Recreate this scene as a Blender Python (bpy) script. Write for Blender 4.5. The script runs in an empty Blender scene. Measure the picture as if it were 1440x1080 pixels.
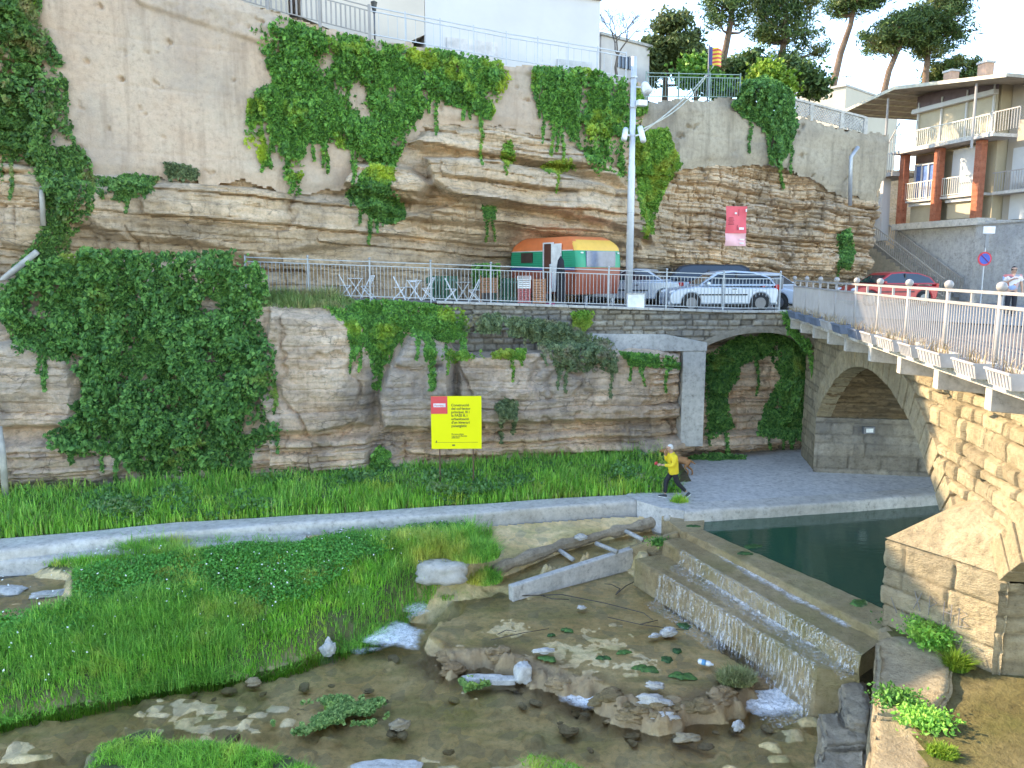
import bpy, bmesh, math, random
import numpy as np
from math import sin, cos, pi, radians, sqrt, atan2
from mathutils import Vector, Matrix
C = bpy.context.scene.collection
sc = bpy.context.scene
random.seed(7); RNG = np.random.default_rng(11)

# ------------------------------------------------------------------ camera, sky, sun, exposure
CAMH, PITCH, FPX = 8.0, radians(8.3), 1080.0
cam = bpy.data.objects.new('camera', bpy.data.cameras.new('camera')); C.objects.link(cam)
cam.location = (0, 0, CAMH); cam.rotation_euler = (radians(90) - PITCH, 0, 0)
cam.data.sensor_width = 36; cam.data.lens = 27; cam.data.clip_start = .1; cam.data.clip_end = 3000
sc.camera = cam
SUN_EL = radians(28); SUN_AZ = atan2(-.94, .34)
w = bpy.data.worlds.new('World'); sc.world = w; w.use_nodes = True
nt = w.node_tree; bg = nt.nodes['Background']
sky = nt.nodes.new('ShaderNodeTexSky'); sky.sky_type = 'NISHITA'; sky.sun_disc = False
sky.sun_elevation = SUN_EL; sky.sun_rotation = SUN_AZ; sky.altitude = 1500; sky.air_density = 1.; sky.dust_density = .1; sky.ozone_density = 2.
nt.links.new(sky.outputs[0], bg.inputs[0]); bg.inputs[1].default_value = .15
sl = bpy.data.lights.new('sun', 'SUN'); sl.energy = 2.0; sl.angle = radians(.5); sl.color = (1, .86, .66)
so = bpy.data.objects.new('sun', sl); C.objects.link(so)
so.rotation_euler = Vector((sin(SUN_AZ)*cos(SUN_EL), cos(SUN_AZ)*cos(SUN_EL), sin(SUN_EL))).to_track_quat('Z', 'Y').to_euler()
vs = sc.view_settings; vs.view_transform = 'Standard'; vs.look = 'None'; vs.gamma = 1; vs.use_curve_mapping = False
vs.use_white_balance = True; vs.white_balance_temperature = 7450; vs.white_balance_tint = 10
vs.exposure = 2.65
sc.cycles.max_bounces = 8; sc.cycles.transparent_max_bounces = 12
sc.cycles.use_denoising = True

# ------------------------------------------------------------------ pixel -> place helpers (photo pixels, real depths)
def ray(x, y):
    u = (np.asarray(x, float)-720)/FPX; v = -(np.asarray(y, float)-540)/FPX
    return u, cos(PITCH)+v*sin(PITCH), -sin(PITCH)+v*cos(PITCH)
def PZ(x, y, z):
    r = ray(x, y); t = (z-CAMH)/r[2]; return Vector((float(r[0]*t), float(r[1]*t), z))
def PY(x, y, Y):
    r = ray(x, y); t = Y/r[1]; return Vector((float(r[0]*t), Y, float(CAMH+r[2]*t)))
def PV(x, y, a, b):
    r = ray(x, y); t = a/(r[1]-b*r[0]); return Vector((float(r[0]*t), float(r[1]*t), float(CAMH+r[2]*t)))
def PX(x, y, x0, k):
    r = ray(x, y); t = x0/(r[0]-k*r[1]); return Vector((float(r[0]*t), float(r[1]*t), float(CAMH+r[2]*t)))
def onto(x, y, surf, off=0., n=7):
    """pixel arrays -> points on the surface Y = surf(X, z) (pulled towards the river by off)"""
    u, v, ww = ray(x, y); t = 27./v
    for _ in range(n):
        Y = surf(u*t, CAMH+ww*t) - off
        t = .35*t + .65*np.clip(Y/v, 8, 80)
    return np.stack([u*t, v*t, CAMH+ww*t], 1)

# ------------------------------------------------------------------ noise
def hsh(ix, iy, s=0):
    n = (ix.astype(np.int64)*374761393 + iy.astype(np.int64)*668265263 + s*144269504) & 0xffffffff
    n = ((n ^ (n >> 13))*1274126177) & 0xffffffff
    return ((n ^ (n >> 16)) & 0xffff)/65535.
def vn(x, y, s=0):
    x = np.asarray(x, float); y = np.asarray(y, float)+0*x
    ix = np.floor(x); iy = np.floor(y); fx = x-ix; fy = y-iy
    fx = fx*fx*(3-2*fx); fy = fy*fy*(3-2*fy)
    a = hsh(ix, iy, s); b = hsh(ix+1, iy, s); c = hsh(ix, iy+1, s); d = hsh(ix+1, iy+1, s)
    return a+(b-a)*fx+(c-a)*fy+(a-b-c+d)*fx*fy
def fbm(x, y, s=0, o=4):
    r = 0; amp = .5
    for k in range(o):
        r = r+amp*vn(x, y, s+k*17); x = x*2.03+5.1; y = y*2.03+1.7; amp *= .5
    return r/(1-.5**o)
def cells(t, row, s, jit=.6):
    """jittered 1-D cells: id and distance to the nearest border (in cells)"""
    t = t+hsh(np.floor(row), np.floor(row)*0, s+5)*37
    k = np.floor(t)
    def B(q): return q+jit*(hsh(q, row, s)-.5)
    k = np.where(t < B(k), k-1, k); k = np.where(t >= B(k+1), k+1, k)
    return k, np.minimum(t-B(k), B(k+1)-t), (t-B(k))/(B(k+1)-B(k))
def sstep(a, b, x):
    t = np.clip((x-a)/(b-a), 0, 1); return t*t*(3-2*t)
def sdpoly(px, py, poly):
    """signed distance to a polygon, positive inside"""
    px = np.asarray(px, float); py = np.asarray(py, float)
    d = np.full(px.shape, 1e9); ins = np.zeros(px.shape, bool); n = len(poly)
    for i in range(n):
        ax, ay = poly[i][:2]; bx, by = poly[(i+1) % n][:2]
        ex, ey = bx-ax, by-ay; l2 = ex*ex+ey*ey+1e-12
        t = np.clip(((px-ax)*ex+(py-ay)*ey)/l2, 0, 1)
        d = np.minimum(d, np.hypot(px-ax-t*ex, py-ay-t*ey))
        if ey != 0:
            c = ((ay > py) != (by > py)) & (px < ex*(py-ay)/ey+ax); ins ^= c
    return np.where(ins, d, -d)
def sdline(px, py, pts):
    d = np.full(np.shape(px), 1e9)
    for (ax, ay), (bx, by) in zip(pts[:-1], pts[1:]):
        ex, ey = bx-ax, by-ay; t = np.clip(((px-ax)*ex+(py-ay)*ey)/(ex*ex+ey*ey+1e-12), 0, 1)
        d = np.minimum(d, np.hypot(px-ax-t*ex, py-ay-t*ey))
    return d

# ------------------------------------------------------------------ mesh building
def tag(o, label=None, cat=None, group=None, kind=None):
    if label: o['label'] = label
    if cat: o['category'] = cat
    if group: o['group'] = group
    if kind: o['kind'] = kind
    return o
def thing(name, label, cat, loc=(0, 0, 0), rz=0., group=None):
    o = bpy.data.objects.new(name, None); C.objects.link(o); o.empty_display_size = .2
    o.location = loc; o.rotation_euler = (0, 0, rz)
    return tag(o, label, cat, group)
def mesh_np(name, V, F, mat, parent=None, smooth=True, tone=None):
    V = np.asarray(V, np.float32); F = np.asarray(F, np.int32); k = F.shape[1]
    me = bpy.data.meshes.new(name); me.vertices.add(len(V)); me.vertices.foreach_set('co', V.ravel())
    me.loops.add(F.size); me.loops.foreach_set('vertex_index', F.ravel())
    me.polygons.add(len(F)); me.polygons.foreach_set('loop_start', np.arange(0, F.size, k, dtype=np.int32))
    me.update(calc_edges=True)
    if tone is not None: at_ = me.attributes.new('tone', 'FLOAT', 'POINT'); at_.data.foreach_set('value', np.asarray(tone, np.float32).ravel())
    me.validate()
    me.polygons.foreach_set('use_smooth', np.full(len(me.polygons), smooth))
    me.materials.append(mat); o = bpy.data.objects.new(name, me); C.objects.link(o)
    if parent: o.parent = parent
    return o
def gridfaces(nu, nv, keep=None):
    i = np.arange(nu*nv).reshape(nu, nv)
    F = np.stack([i[:-1, :-1], i[1:, :-1], i[1:, 1:], i[:-1, 1:]], -1).reshape(-1, 4)
    if keep is not None: F = F[keep.ravel()[F].all(1)]
    return F
class MB:
    def __init__(s): s.v = []; s.f = []; s.M = None
    def add(s, vs, fs):
        n = len(s.v)
        s.v += [tuple(s.M @ Vector(p)) if s.M else tuple(p) for p in vs]
        s.f += [tuple(i+n for i in f) for f in fs]; return s
    def box(s, c, d, rz=0., ch=0.):
        x, y, z = d[0]/2, d[1]/2, d[2]/2; R = Matrix.Rotation(rz, 3, 'Z'); c = Vector(c)
        vs = [c+R@Vector((a*x, b*y, e*z)) for e in (-1, 1) for a, b in ((-1, -1), (1, -1), (1, 1), (-1, 1))]
        return s.add(vs, [(3, 2, 1, 0), (4, 5, 6, 7), (0, 1, 5, 4), (1, 2, 6, 5), (2, 3, 7, 6), (3, 0, 4, 7)])
    def bar(s, p, q, wd, h, up=(0, 0, 1)):
        p, q = Vector(p), Vector(q); d = (q-p).normalized(); a = d.cross(Vector(up))
        a = a.normalized() if a.length > 1e-5 else Vector((1, 0, 0)); b = a.cross(d)
        vs = [e+a*(i*wd/2)+b*(j*h/2) for e in (p, q) for i, j in ((-1, -1), (1, -1), (1, 1), (-1, 1))]
        return s.add(vs, [(0, 1, 2, 3), (7, 6, 5, 4), (0, 4, 5, 1), (1, 5, 6, 2), (2, 6, 7, 3), (3, 7, 4, 0)])
    def tube(s, pts, r, n=8, cap=True):
        pts = [Vector(p) for p in pts]; rs = r if hasattr(r, '__len__') else [r]*len(pts); vs = []; fs = []
        a = None
        for i, p in enumerate(pts):
            d = (pts[min(i+1, len(pts)-1)]-pts[max(i-1, 0)]).normalized()
            if a is None: a = d.orthogonal().normalized()
            a = (a-d*a.dot(d)); a = a.normalized() if a.length > 1e-6 else d.orthogonal().normalized(); b = d.cross(a)
            vs += [p+(a*cos(2*pi*k/n)+b*sin(2*pi*k/n))*rs[i] for k in range(n)]
        for i in range(len(pts)-1):
            fs += [(i*n+k, i*n+(k+1) % n, (i+1)*n+(k+1) % n, (i+1)*n+k) for k in range(n)]
        if cap: fs += [tuple(range(n))[::-1], tuple((len(pts)-1)*n+k for k in range(n))]
        return s.add(vs, fs)
    def prism(s, poly, vec):
        n = len(poly); vec = Vector(vec); vs = [Vector(p) for p in poly]+[Vector(p)+vec for p in poly]
        return s.add(vs, [tuple(range(n))[::-1], tuple(range(n, 2*n))]+[(i, (i+1) % n, n+(i+1) % n, n+i) for i in range(n)])
    def ball(s, c, r, nu=10, nv=7, jit=0., seed=0):
        c = Vector(c); r = Vector(r) if hasattr(r, '__len__') else Vector((r, r, r)); rd = random.Random(seed); vs = []; fs = []
        for j in range(1, nv):
            th = pi*j/nv
            for i in range(nu):
                k = 1+jit*(rd.random()-.5)*2; ph = 2*pi*i/nu
                vs.append(c+Vector((r.x*sin(th)*cos(ph)*k, r.y*sin(th)*sin(ph)*k, r.z*cos(th)*k)))
        vs += [c+Vector((0, 0, r.z)), c-Vector((0, 0, r.z))]; t, b = len(vs)-2, len(vs)-1
        for j in range(nv-2):
            fs += [(j*nu+i, (j+1)*nu+i, (j+1)*nu+(i+1) % nu, j*nu+(i+1) % nu) for i in range(nu)]
        fs += [(t, i, (i+1) % nu) for i in range(nu)]+[(b, (nv-2)*nu+(i+1) % nu, (nv-2)*nu+i) for i in range(nu)]
        return s.add(vs, fs)
    def build(s, name, mat, parent=None, smooth=False, bevel=0., sub=0):
        me = bpy.data.meshes.new(name); me.from_pydata(s.v, [], s.f); me.update()
        bm = bmesh.new(); bm.from_mesh(me); bmesh.ops.recalc_face_normals(bm, faces=bm.faces[:])
        if sub:
            bmesh.ops.triangulate(bm, faces=[f for f in bm.faces if len(f.verts) > 4])
            bmesh.ops.subdivide_edges(bm, edges=bm.edges[:], cuts=sub, use_grid_fill=True)
        bm.to_mesh(me); bm.free()
        if smooth: me.polygons.foreach_set('use_smooth', [True]*len(me.polygons))
        me.materials.append(mat); o = bpy.data.objects.new(name, me); C.objects.link(o)
        if parent: o.parent = parent
        if bevel:
            m = o.modifiers.new('bevel', 'BEVEL'); m.width = bevel; m.segments = 2; m.limit_method = 'ANGLE'; m.angle_limit = radians(35)
        return o
def copy_tree(o, parent=None):
    c = o.copy(); C.objects.link(c); c.parent = parent
    for ch in list(o.children): copy_tree(ch, c)
    return c

# ------------------------------------------------------------------ materials
def new_mat(name):
    m = bpy.data.materials.new(name); m.use_nodes = True; n = m.node_tree; p = n.nodes['Principled BSDF']; return m, n, p
def nd(n, t, **k):
    x = n.nodes.new(t)
    for a, b in k.items(): setattr(x, a, b)
    return x
def coords(n, scale=(1, 1, 1)):
    tc = nd(n, 'ShaderNodeTexCoord'); mp = nd(n, 'ShaderNodeMapping'); mp.inputs['Scale'].default_value = scale
    n.links.new(tc.outputs['Object'], mp.inputs[0]); return mp.outputs[0]
def noise(n, co, scale, detail=5, rough=.6, dist=0.):
    x = nd(n, 'ShaderNodeTexNoise'); x.inputs['Scale'].default_value = scale; x.inputs['Detail'].default_value = detail
    x.inputs['Roughness'].default_value = rough; x.inputs['Distortion'].default_value = dist
    n.links.new(co, x.inputs['Vector']); return x.outputs['Fac']
def ramp(n, f, stops):
    r = nd(n, 'ShaderNodeValToRGB'); e = r.color_ramp.elements
    while len(e) < len(stops): e.new(.5)
    for q, (p, c) in zip(e, stops): q.position = p; q.color = (*c, 1) if len(c) == 3 else c
    n.links.new(f, r.inputs[0]); return r.outputs[0]
def mixc(n, f, a, b, mode='MIX'):
    m = nd(n, 'ShaderNodeMix', data_type='RGBA', blend_type=mode)
    if isinstance(f, (int, float)): m.inputs[0].default_value = f
    else: n.links.new(f, m.inputs[0])
    for s, k in ((a, 6), (b, 7)):
        if isinstance(s, tuple): m.inputs[k].default_value = (*s, 1)
        else: n.links.new(s, m.inputs[k])
    return m.outputs[2]
def bump(n, p, h, strength=.5, dist=.05):
    b = nd(n, 'ShaderNodeBump'); b.inputs['Strength'].default_value = strength; b.inputs['Distance'].default_value = dist
    n.links.new(h, b.inputs['Height']); n.links.new(b.outputs[0], p.inputs['Normal']); return b
def mat(name, col, rough=.6, metal=0., var=.12, scale=3., bs=0., bscale=30., spec=.4):
    m, n, p = new_mat(name); co = coords(n)
    d = tuple(max(0, c*(1-var*2)) for c in col); l = tuple(min(1, c*(1+var)) for c in col)
    n.links.new(ramp(n, noise(n, co, scale), [(.3, d), (.65, l)]), p.inputs['Base Color'])
    p.inputs['Roughness'].default_value = rough; p.inputs['Metallic'].default_value = metal; p.inputs['Specular IOR Level'].default_value = spec
    if bs: bump(n, p, noise(n, co, bscale), bs, .02)
    return m
def rock_mat(name, cols, stain=(.16, .15, .14), stain_amt=.55, zs=5., bs=.6, moss=None, grain=.75, streak=.35, crack=0.):
    m, n, p = new_mat(name); co = coords(n); cs = coords(n, (.5, .5, zs)); cv = coords(n, (2.2, 2.2, .25))
    a = ramp(n, noise(n, cs, .8, 6, .65, .3), [(.28, cols[0]), (.5, cols[1]), (.72, cols[2])])
    big = noise(n, co, .35, 5, .6)
    g = ramp(n, big, [(.45, (0, 0, 0)), (.62, (1, 1, 1))])
    fine = noise(n, co, 6., 8, .75)
    c = mixc(n, grain, a, ramp(n, fine, [(.33, (.36, .34, .32)), (.45, (.86, .84, .81)), (.6, (1.15, 1.13, 1.1))]), 'MULTIPLY')
    sm = nd(n, 'ShaderNodeMath', operation='MULTIPLY'); n.links.new(g, sm.inputs[0]); n.links.new(noise(n, co, 2.5, 8, .8), sm.inputs[1])
    s2 = nd(n, 'ShaderNodeMath', operation='MULTIPLY', use_clamp=True); n.links.new(sm.outputs[0], s2.inputs[0]); s2.inputs[1].default_value = stain_amt*2
    c = mixc(n, s2.outputs[0], c, stain)
    v = ramp(n, noise(n, cv, 1.2, 4, .6), [(.5, (0, 0, 0)), (.7, (streak, streak, streak))])
    c = mixc(n, v, c, tuple(q*.55 for q in cols[0]))
    if crack:
        wv = nd(n, 'ShaderNodeVectorMath', operation='MULTIPLY_ADD'); nz_ = nd(n, 'ShaderNodeTexNoise'); nz_.inputs['Scale'].default_value = 1.6; nz_.inputs['Detail'].default_value = 5; n.links.new(co, nz_.inputs['Vector']); n.links.new(nz_.outputs['Color'], wv.inputs[0]); wv.inputs[1].default_value = (.9, .9, .35); n.links.new(coords(n, (.55, .55, 2.6)), wv.inputs[2])
        vo = nd(n, 'ShaderNodeTexVoronoi', feature='DISTANCE_TO_EDGE'); vo.inputs['Scale'].default_value = 1.15; n.links.new(wv.outputs[0], vo.inputs['Vector'])
        ck = ramp(n, vo.outputs['Distance'], [(.0, (1, 1, 1)), (.03, (0, 0, 0))]); mk = ramp(n, noise(n, co, .9, 4, .6), [(.45, (0, 0, 0)), (.58, (crack, crack, crack))]); ck = mixc(n, 1., ck, mk, 'MULTIPLY'); c = mixc(n, ck, c, (.09, .075, .06))
    if moss: c = mixc(n, ramp(n, noise(n, co, 1.1, 6, .7), [(.55, (0, 0, 0)), (.66, (.8, .8, .8))]), c, moss)
    at_ = nd(n, 'ShaderNodeAttribute', attribute_name='tone'); ad_ = nd(n, 'ShaderNodeMath', operation='ADD'); n.links.new(at_.outputs['Fac'], ad_.inputs[0]); ad_.inputs[1].default_value = 1.
    c = mixc(n, 1., c, ad_.outputs[0], 'MULTIPLY')
    n.links.new(c, p.inputs['Base Color']); p.inputs['Roughness'].default_value = .9; p.inputs['Specular IOR Level'].default_value = .2
    h = nd(n, 'ShaderNodeMath', operation='ADD'); n.links.new(fine, h.inputs[0]); n.links.new(noise(n, coords(n, (1, 1, 3)), 14, 8, .7), h.inputs[1])
    bump(n, p, h.outputs[0], min(1, bs*1.5), .09); return m
def leaf_mat(name, dark, mid, light, accent=None, acc_scale=.6, acc_lo=.52, trans=.25):
    m, n, p = new_mat(name); g = nd(n, 'ShaderNodeNewGeometry')
    c = ramp(n, g.outputs['Random Per Island'], [(0, dark), (.45, mid), (1, light)])
    co = coords(n)
    if accent:
        f = ramp(n, noise(n, co, acc_scale, 4, .6), [(acc_lo, (0, 0, 0)), (acc_lo+.12, (.85, .85, .85))]); c = mixc(n, f, c, accent)
    c = mixc(n, .5, c, ramp(n, noise(n, co, 2.2, 3, .6), [(.3, (.5, .5, .5)), (.7, (1.2, 1.2, 1.2))]), 'MULTIPLY')
    n.links.new(c, p.inputs['Base Color']); p.inputs['Roughness'].default_value = .5; p.inputs['Specular IOR Level'].default_value = .25
    if trans:
        t = nd(n, 'ShaderNodeBsdfTranslucent'); n.links.new(c, t.inputs[0]); mx = nd(n, 'ShaderNodeMixShader'); mx.inputs[0].default_value = trans
        n.links.new(p.outputs[0], mx.inputs[1]); n.links.new(t.outputs[0], mx.inputs[2])
        n.links.new(mx.outputs[0], n.nodes['Material Output'].inputs[0])
    return m
def norm(v): return v/(np.linalg.norm(v, axis=1, keepdims=True)+1e-9)
def leaf_quads(P, size, bias, spread=.8, down=.5, asp=.75, rng=RNG):
    """one bent diamond per point"""
    N = len(P); nr = norm(np.asarray(bias, float)+spread*rng.normal(size=(N, 3)))
    t = rng.normal(size=(N, 3)); t[:, 2] -= down*2; t = norm(t-nr*(t*nr).sum(1, keepdims=True)); b = np.cross(nr, t)
    s = (size*(.6+.8*rng.random(N)))[:, None] if np.isscalar(size) else size[:, None]
    V = np.stack([P-t*s*.5, P+b*s*.5*asp-nr*s*.12, P+t*s*.5, P-b*s*.5*asp-nr*s*.12], 1).reshape(-1, 3)
    return V, np.arange(4*N).reshape(N, 4)
def blade_quads(P, h, wd, lean=.35, rng=RNG, bend=.5, wind=(0, 0)):
    N = len(P); a = rng.random(N)*2*pi; d = np.stack([np.cos(a), np.sin(a), np.zeros(N)], 1); q = np.stack([-np.sin(a), np.cos(a), np.zeros(N)], 1)
    h = h*(.55+.75*rng.random(N)); L = (lean*rng.random(N))[:, None]*d+np.array([wind[0], wind[1], 0]); up = np.array([0, 0, 1.])
    hh = h[:, None]; ww = wd*(.7+.6*rng.random(N))[:, None]
    p1 = P+hh*.55*(up+L*.6); p2 = P+hh*(up*(1-.25*bend*np.linalg.norm(L, axis=1, keepdims=True))+L*(1+bend))
    V = np.stack([P-q*ww*.5, P+q*ww*.5, p1+q*ww*.42, p1-q*ww*.42, p2+q*ww*.08, p2-q*ww*.08], 1).reshape(-1, 3)
    i = np.arange(N)[:, None]*6; F = np.concatenate([i+np.array([[0, 1, 2, 3]]), i+np.array([[3, 2, 4, 5]])], 0)
    return V, F
def sample_poly(poly, n, rng=RNG):
    a = np.array([p[:2] for p in poly], float); lo, hi = a.min(0), a.max(0); out = np.zeros((0, 2))
    while len(out) < n:
        q = lo+(hi-lo)*rng.random((n*2, 2)); out = np.concatenate([out, q[sdpoly(q[:, 0], q[:, 1], poly) > 0]])
    return out[:n]

# ================================================================== MATERIALS OF THE SETTING
ROCK = rock_mat('cliff_rock', [(.58, .39, .22), (.69, .51, .34), (.74, .59, .44)], stain=(.32, .27, .23), stain_amt=.45, zs=3., crack=.6)
ROCK_LOW = rock_mat('lower_rock', [(.66, .45, .29), (.74, .54, .38), (.78, .61, .46)], stain=(.32, .28, .25), stain_amt=.65, zs=2., crack=.6)
RENDER_PINK = rock_mat('stained_render', [(.52, .36, .25), (.56, .42, .31), (.54, .44, .34)], stain=(.36, .3, .25), stain_amt=.5, zs=.6, bs=.25, grain=.4, streak=.5)
RENDER_BEIGE = rock_mat('beige_render', [(.36, .3, .22), (.42, .35, .26), (.45, .39, .3)], stain=(.22, .19, .16), stain_amt=.6, zs=.5, bs=.3, grain=.5, streak=.7)
SAND = rock_mat('sandstone', [(.4, .315, .19), (.45, .365, .235), (.49, .41, .28)], stain=(.28, .23, .16), stain_amt=.35, zs=1, bs=.55)
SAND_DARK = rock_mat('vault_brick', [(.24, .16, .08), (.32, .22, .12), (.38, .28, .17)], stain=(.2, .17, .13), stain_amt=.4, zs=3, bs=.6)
RUBBLE = rock_mat('rubble', [(.36, .3, .22), (.42, .36, .28), (.46, .41, .34)], stain=(.22, .21, .2), stain_amt=.6, zs=1.5, bs=.6)
CONC = rock_mat('concrete', [(.42, .4, .37), (.48, .46, .43), (.52, .5, .47)], stain=(.28, .27, .25), stain_amt=.3, zs=.6, bs=.25)
CONC_WHITE = rock_mat('pale_concrete', [(.5, .45, .39), (.57, .53, .48), (.61, .58, .54)], stain=(.38, .35, .31), stain_amt=.35, zs=.6, bs=.25)
PATH = rock_mat('path_concrete', [(.5, .47, .44), (.56, .53, .5), (.6, .57, .54)], stain=(.42, .4, .37), stain_amt=.3, zs=1, bs=.15)
WET = rock_mat('wet_stone', [(.34, .24, .12), (.43, .32, .18), (.5, .39, .24)], stain=(.24, .21, .07), stain_amt=.6, zs=1, bs=.5)
for q in (WET,): q.node_tree.nodes['Principled BSDF'].inputs['Roughness'].default_value = .32
TUFA = rock_mat('tufa', [(.34, .21, .11), (.48, .33, .18), (.56, .41, .25)], stain=(.16, .13, .05), stain_amt=.6, zs=2, bs=.9)
PAVE = rock_mat('terrace_paving', [(.26, .24, .23), (.3, .28, .27), (.33, .31, .3)], stain=(.27, .26, .25), stain_amt=.3, zs=1, bs=.15)
SOIL = rock_mat('soil', [(.11, .08, .05), (.16, .12, .07), (.2, .15, .09)], stain=(.07, .08, .03), stain_amt=.6, zs=1, bs=.6)
WALLP = mat('white_render_paint', (.6, .57, .55), .85, var=.04, scale=.4)
WALLB = mat('beige_paint', (.52, .44, .35), .85, var=.06, scale=.6)

# ================================================================== CLIFFS
def UB(X): return 30+.4*X
def LB(X): return 25.9+.25*X+sstep(4.6, 7.5, X)*.9
def TZ(X): return 6.58+.035*np.maximum(0, 8-np.asarray(X, float))
def TY(X): return 26.9+.08*X
def plane_poly(pts, a, b): return [(PV(x, y, a, b).x, PV(x, y, a, b).z) for x, y in pts]
def pk(pts): return plane_poly(pts, 30, .4)
def beds(X, zz, s, th, wd, amp, ja, gr, gw):
    row, dz, fz = cells(zz/th, 0*zz, s); col, dx, fx = cells(X/wd, row, s+1)
    return amp*2*(hsh(row, row*0, s+2)-.5)+ja*2*(hsh(row, col, s+3)-.5)+amp*.5*(fz-.5)-gr*np.exp(-(dz*th/gw)**2)-gr*.55*np.exp(-(dx*wd/gw)**2)
WALL1 = pk([(30, -80), (180, -60), (330, -6), (400, 24), (520, 54), (620, 72), (720, 90), (846, 108), (900, 118), (900, 190), (870, 238), (780, 200), (690, 178), (600, 178), (560, 215), (500, 232), (480, 270), (440, 276), (330, 258), (150, 252), (58, 235), (52, 100)])
WALL2 = pk([(905, 60), (1260, 60), (1235, 285), (1190, 283), (1165, 272), (1130, 248), (1090, 238), (1000, 232), (940, 247), (905, 245)])
UP_OVER = [(pk(p), h, s) for p, h, s in [
    ([(575, 205), (600, 182), (700, 180), (800, 202), (870, 238), (880, 262), (800, 242), (700, 227), (590, 214)], .75, .3),
    ([(595, 222), (700, 226), (800, 248), (900, 275), (915, 340), (880, 330), (780, 305), (640, 285), (610, 262)], 1.25, .25),
    ([(498, 228), (580, 238), (612, 262), (590, 288), (520, 277), (480, 262)], .95, .2),
    ([(90, 258), (300, 260), (460, 278), (600, 296), (590, 330), (370, 368), (250, 342), (180, 338), (105, 318)], .55, .3),
    ([(640, 285), (780, 307), (900, 335), (900, 350), (700, 318), (560, 310)], .55, .15),
    ([(0, 225), (60, 235), (110, 320), (60, 360), (0, 350)], .5, .3)]]
def ledge(X, zz, s, th, amp, wd):
    row, dz, fz = cells((zz+.25*(fbm(X*.5, zz*.3, s+9)-.5))/th, 0*zz, s); col, dx, fx = cells((X+.5*(fbm(X*.8, zz, s+8)-.5))/wd, row, s+1)
    on = sstep(.35, .6, hsh(row, col, s+2))
    return amp*on*(sstep(0, .12, fz)*(1-.75*fz)-.4)
def up_prot(X, z):
    X = np.asarray(X, float); z = np.asarray(z, float)
    zz = z+.075*X+.22*(fbm(X*.35, z*.2, 3)-.5)
    right = sstep(5.2, 7.2, X); calm = 1-.55*sstep(9.9, 9.2, z)*sstep(-8, -7, X)*sstep(5, 3.5, X)
    p = 1.3*(fbm(X*.16, zz*.4, 1)-.5)
    msk = .25+.95*sstep(.38, .62, fbm(X*.33, z*.8, 77)); zz = zz+.35*(fbm(X*.22, z*.15, 5)-.5)
    p = p+calm*msk*(beds(X, zz, 20, 1.05, 3.2, .2, .12, .2, .06)*(1-.4*right)+beds(X+.3*fbm(X, z, 8), zz, 30, .34, 1.3, .075, .05, .09, .035))
    p = p+right*(beds(X+.25*fbm(X*1.5, z*1.5, 12), zz*1.0+.3*fbm(X*.7, z, 9), 40, .46, .9, .12, .17, .2, .06)+beds(X, zz, 46, .19, .5, .05, .1, .1, .03)+.5*(fbm(X*.5, z*.5, 44)-.5))
    p = p+.2*(fbm(X*1.3, z*1.9, 50)-.5)+.13*(fbm(X*3.5, z*6, 60, 4)-.5)-.22*sstep(.06, 0, abs(fbm(X*.45, z*.5, 64)-.5))*sstep(.45, .55, fbm(X*.3, z*.3, 65))
    p = p+(1-.7*right)*(ledge(X, zz, 80, .75, .42, 4.2)+ledge(X, zz, 85, .27, .2, 1.7)*sstep(.35, .55, fbm(X*.3, z*.6, 88)))
    for poly, h, s in UP_OVER: p = p+h*sstep(-.1, s, sdpoly(X, z, poly)+.12*(fbm(X*2, z*2, 70)-.5))
    p = p-.5*sstep(8.4, 7.6, z)*sstep(-9, -7, X)-1.3*sstep(9.7, 8.9, z)*sstep(-3.2, -1.6, X)*sstep(4.6, 3, X)
    wl = np.maximum(sdpoly(X, z, WALL1), sdpoly(X, z, WALL2)); k = sstep(-.15, .25, wl)
    return p*(1-k)+k*(-.12+.25*np.minimum(0, p))
def UY(X, z): return UB(X)-up_prot(X, z)
def rock_tone(X, z, right, s=20):
    zz = z+.075*X+.22*(fbm(X*.35, z*.2, 3)-.5); r1, d1, _ = cells(zz/.34, 0*zz, 30); c1, e1, _ = cells(X/1.3, r1, 31); r2, d2, _ = cells(zz/1.05, 0*zz, 20)
    return .22*(hsh(r1, c1, 7)-.5)+.28*(hsh(r2, r2*0, 8)-.5)-.3*np.exp(-(d1*.34/.035)**2)*sstep(.4, .6, fbm(X*.7, z*2, 91))-.25*sstep(.56, .72, fbm(X*.8, z*.5, 92))
CUTX = [p.x for p in (PV(x, y, 30, .4) for x, y in ((330, -8), (520, 52), (720, 88), (846, 106), (900, 118), (904, 139), (1040, 140), (1130, 166), (1215, 184), (1230, 186)))]; CUTZ = [p.z for p in (PV(x, y, 30, .4) for x, y in ((330, -8), (520, 52), (720, 88), (846, 106), (900, 118), (904, 139), (1040, 140), (1130, 166), (1215, 184), (1230, 186)))]
def CUT(X): return np.interp(X, CUTX, CUTZ)
def lk(pts): return plane_poly(pts, 25.9, .25)
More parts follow.
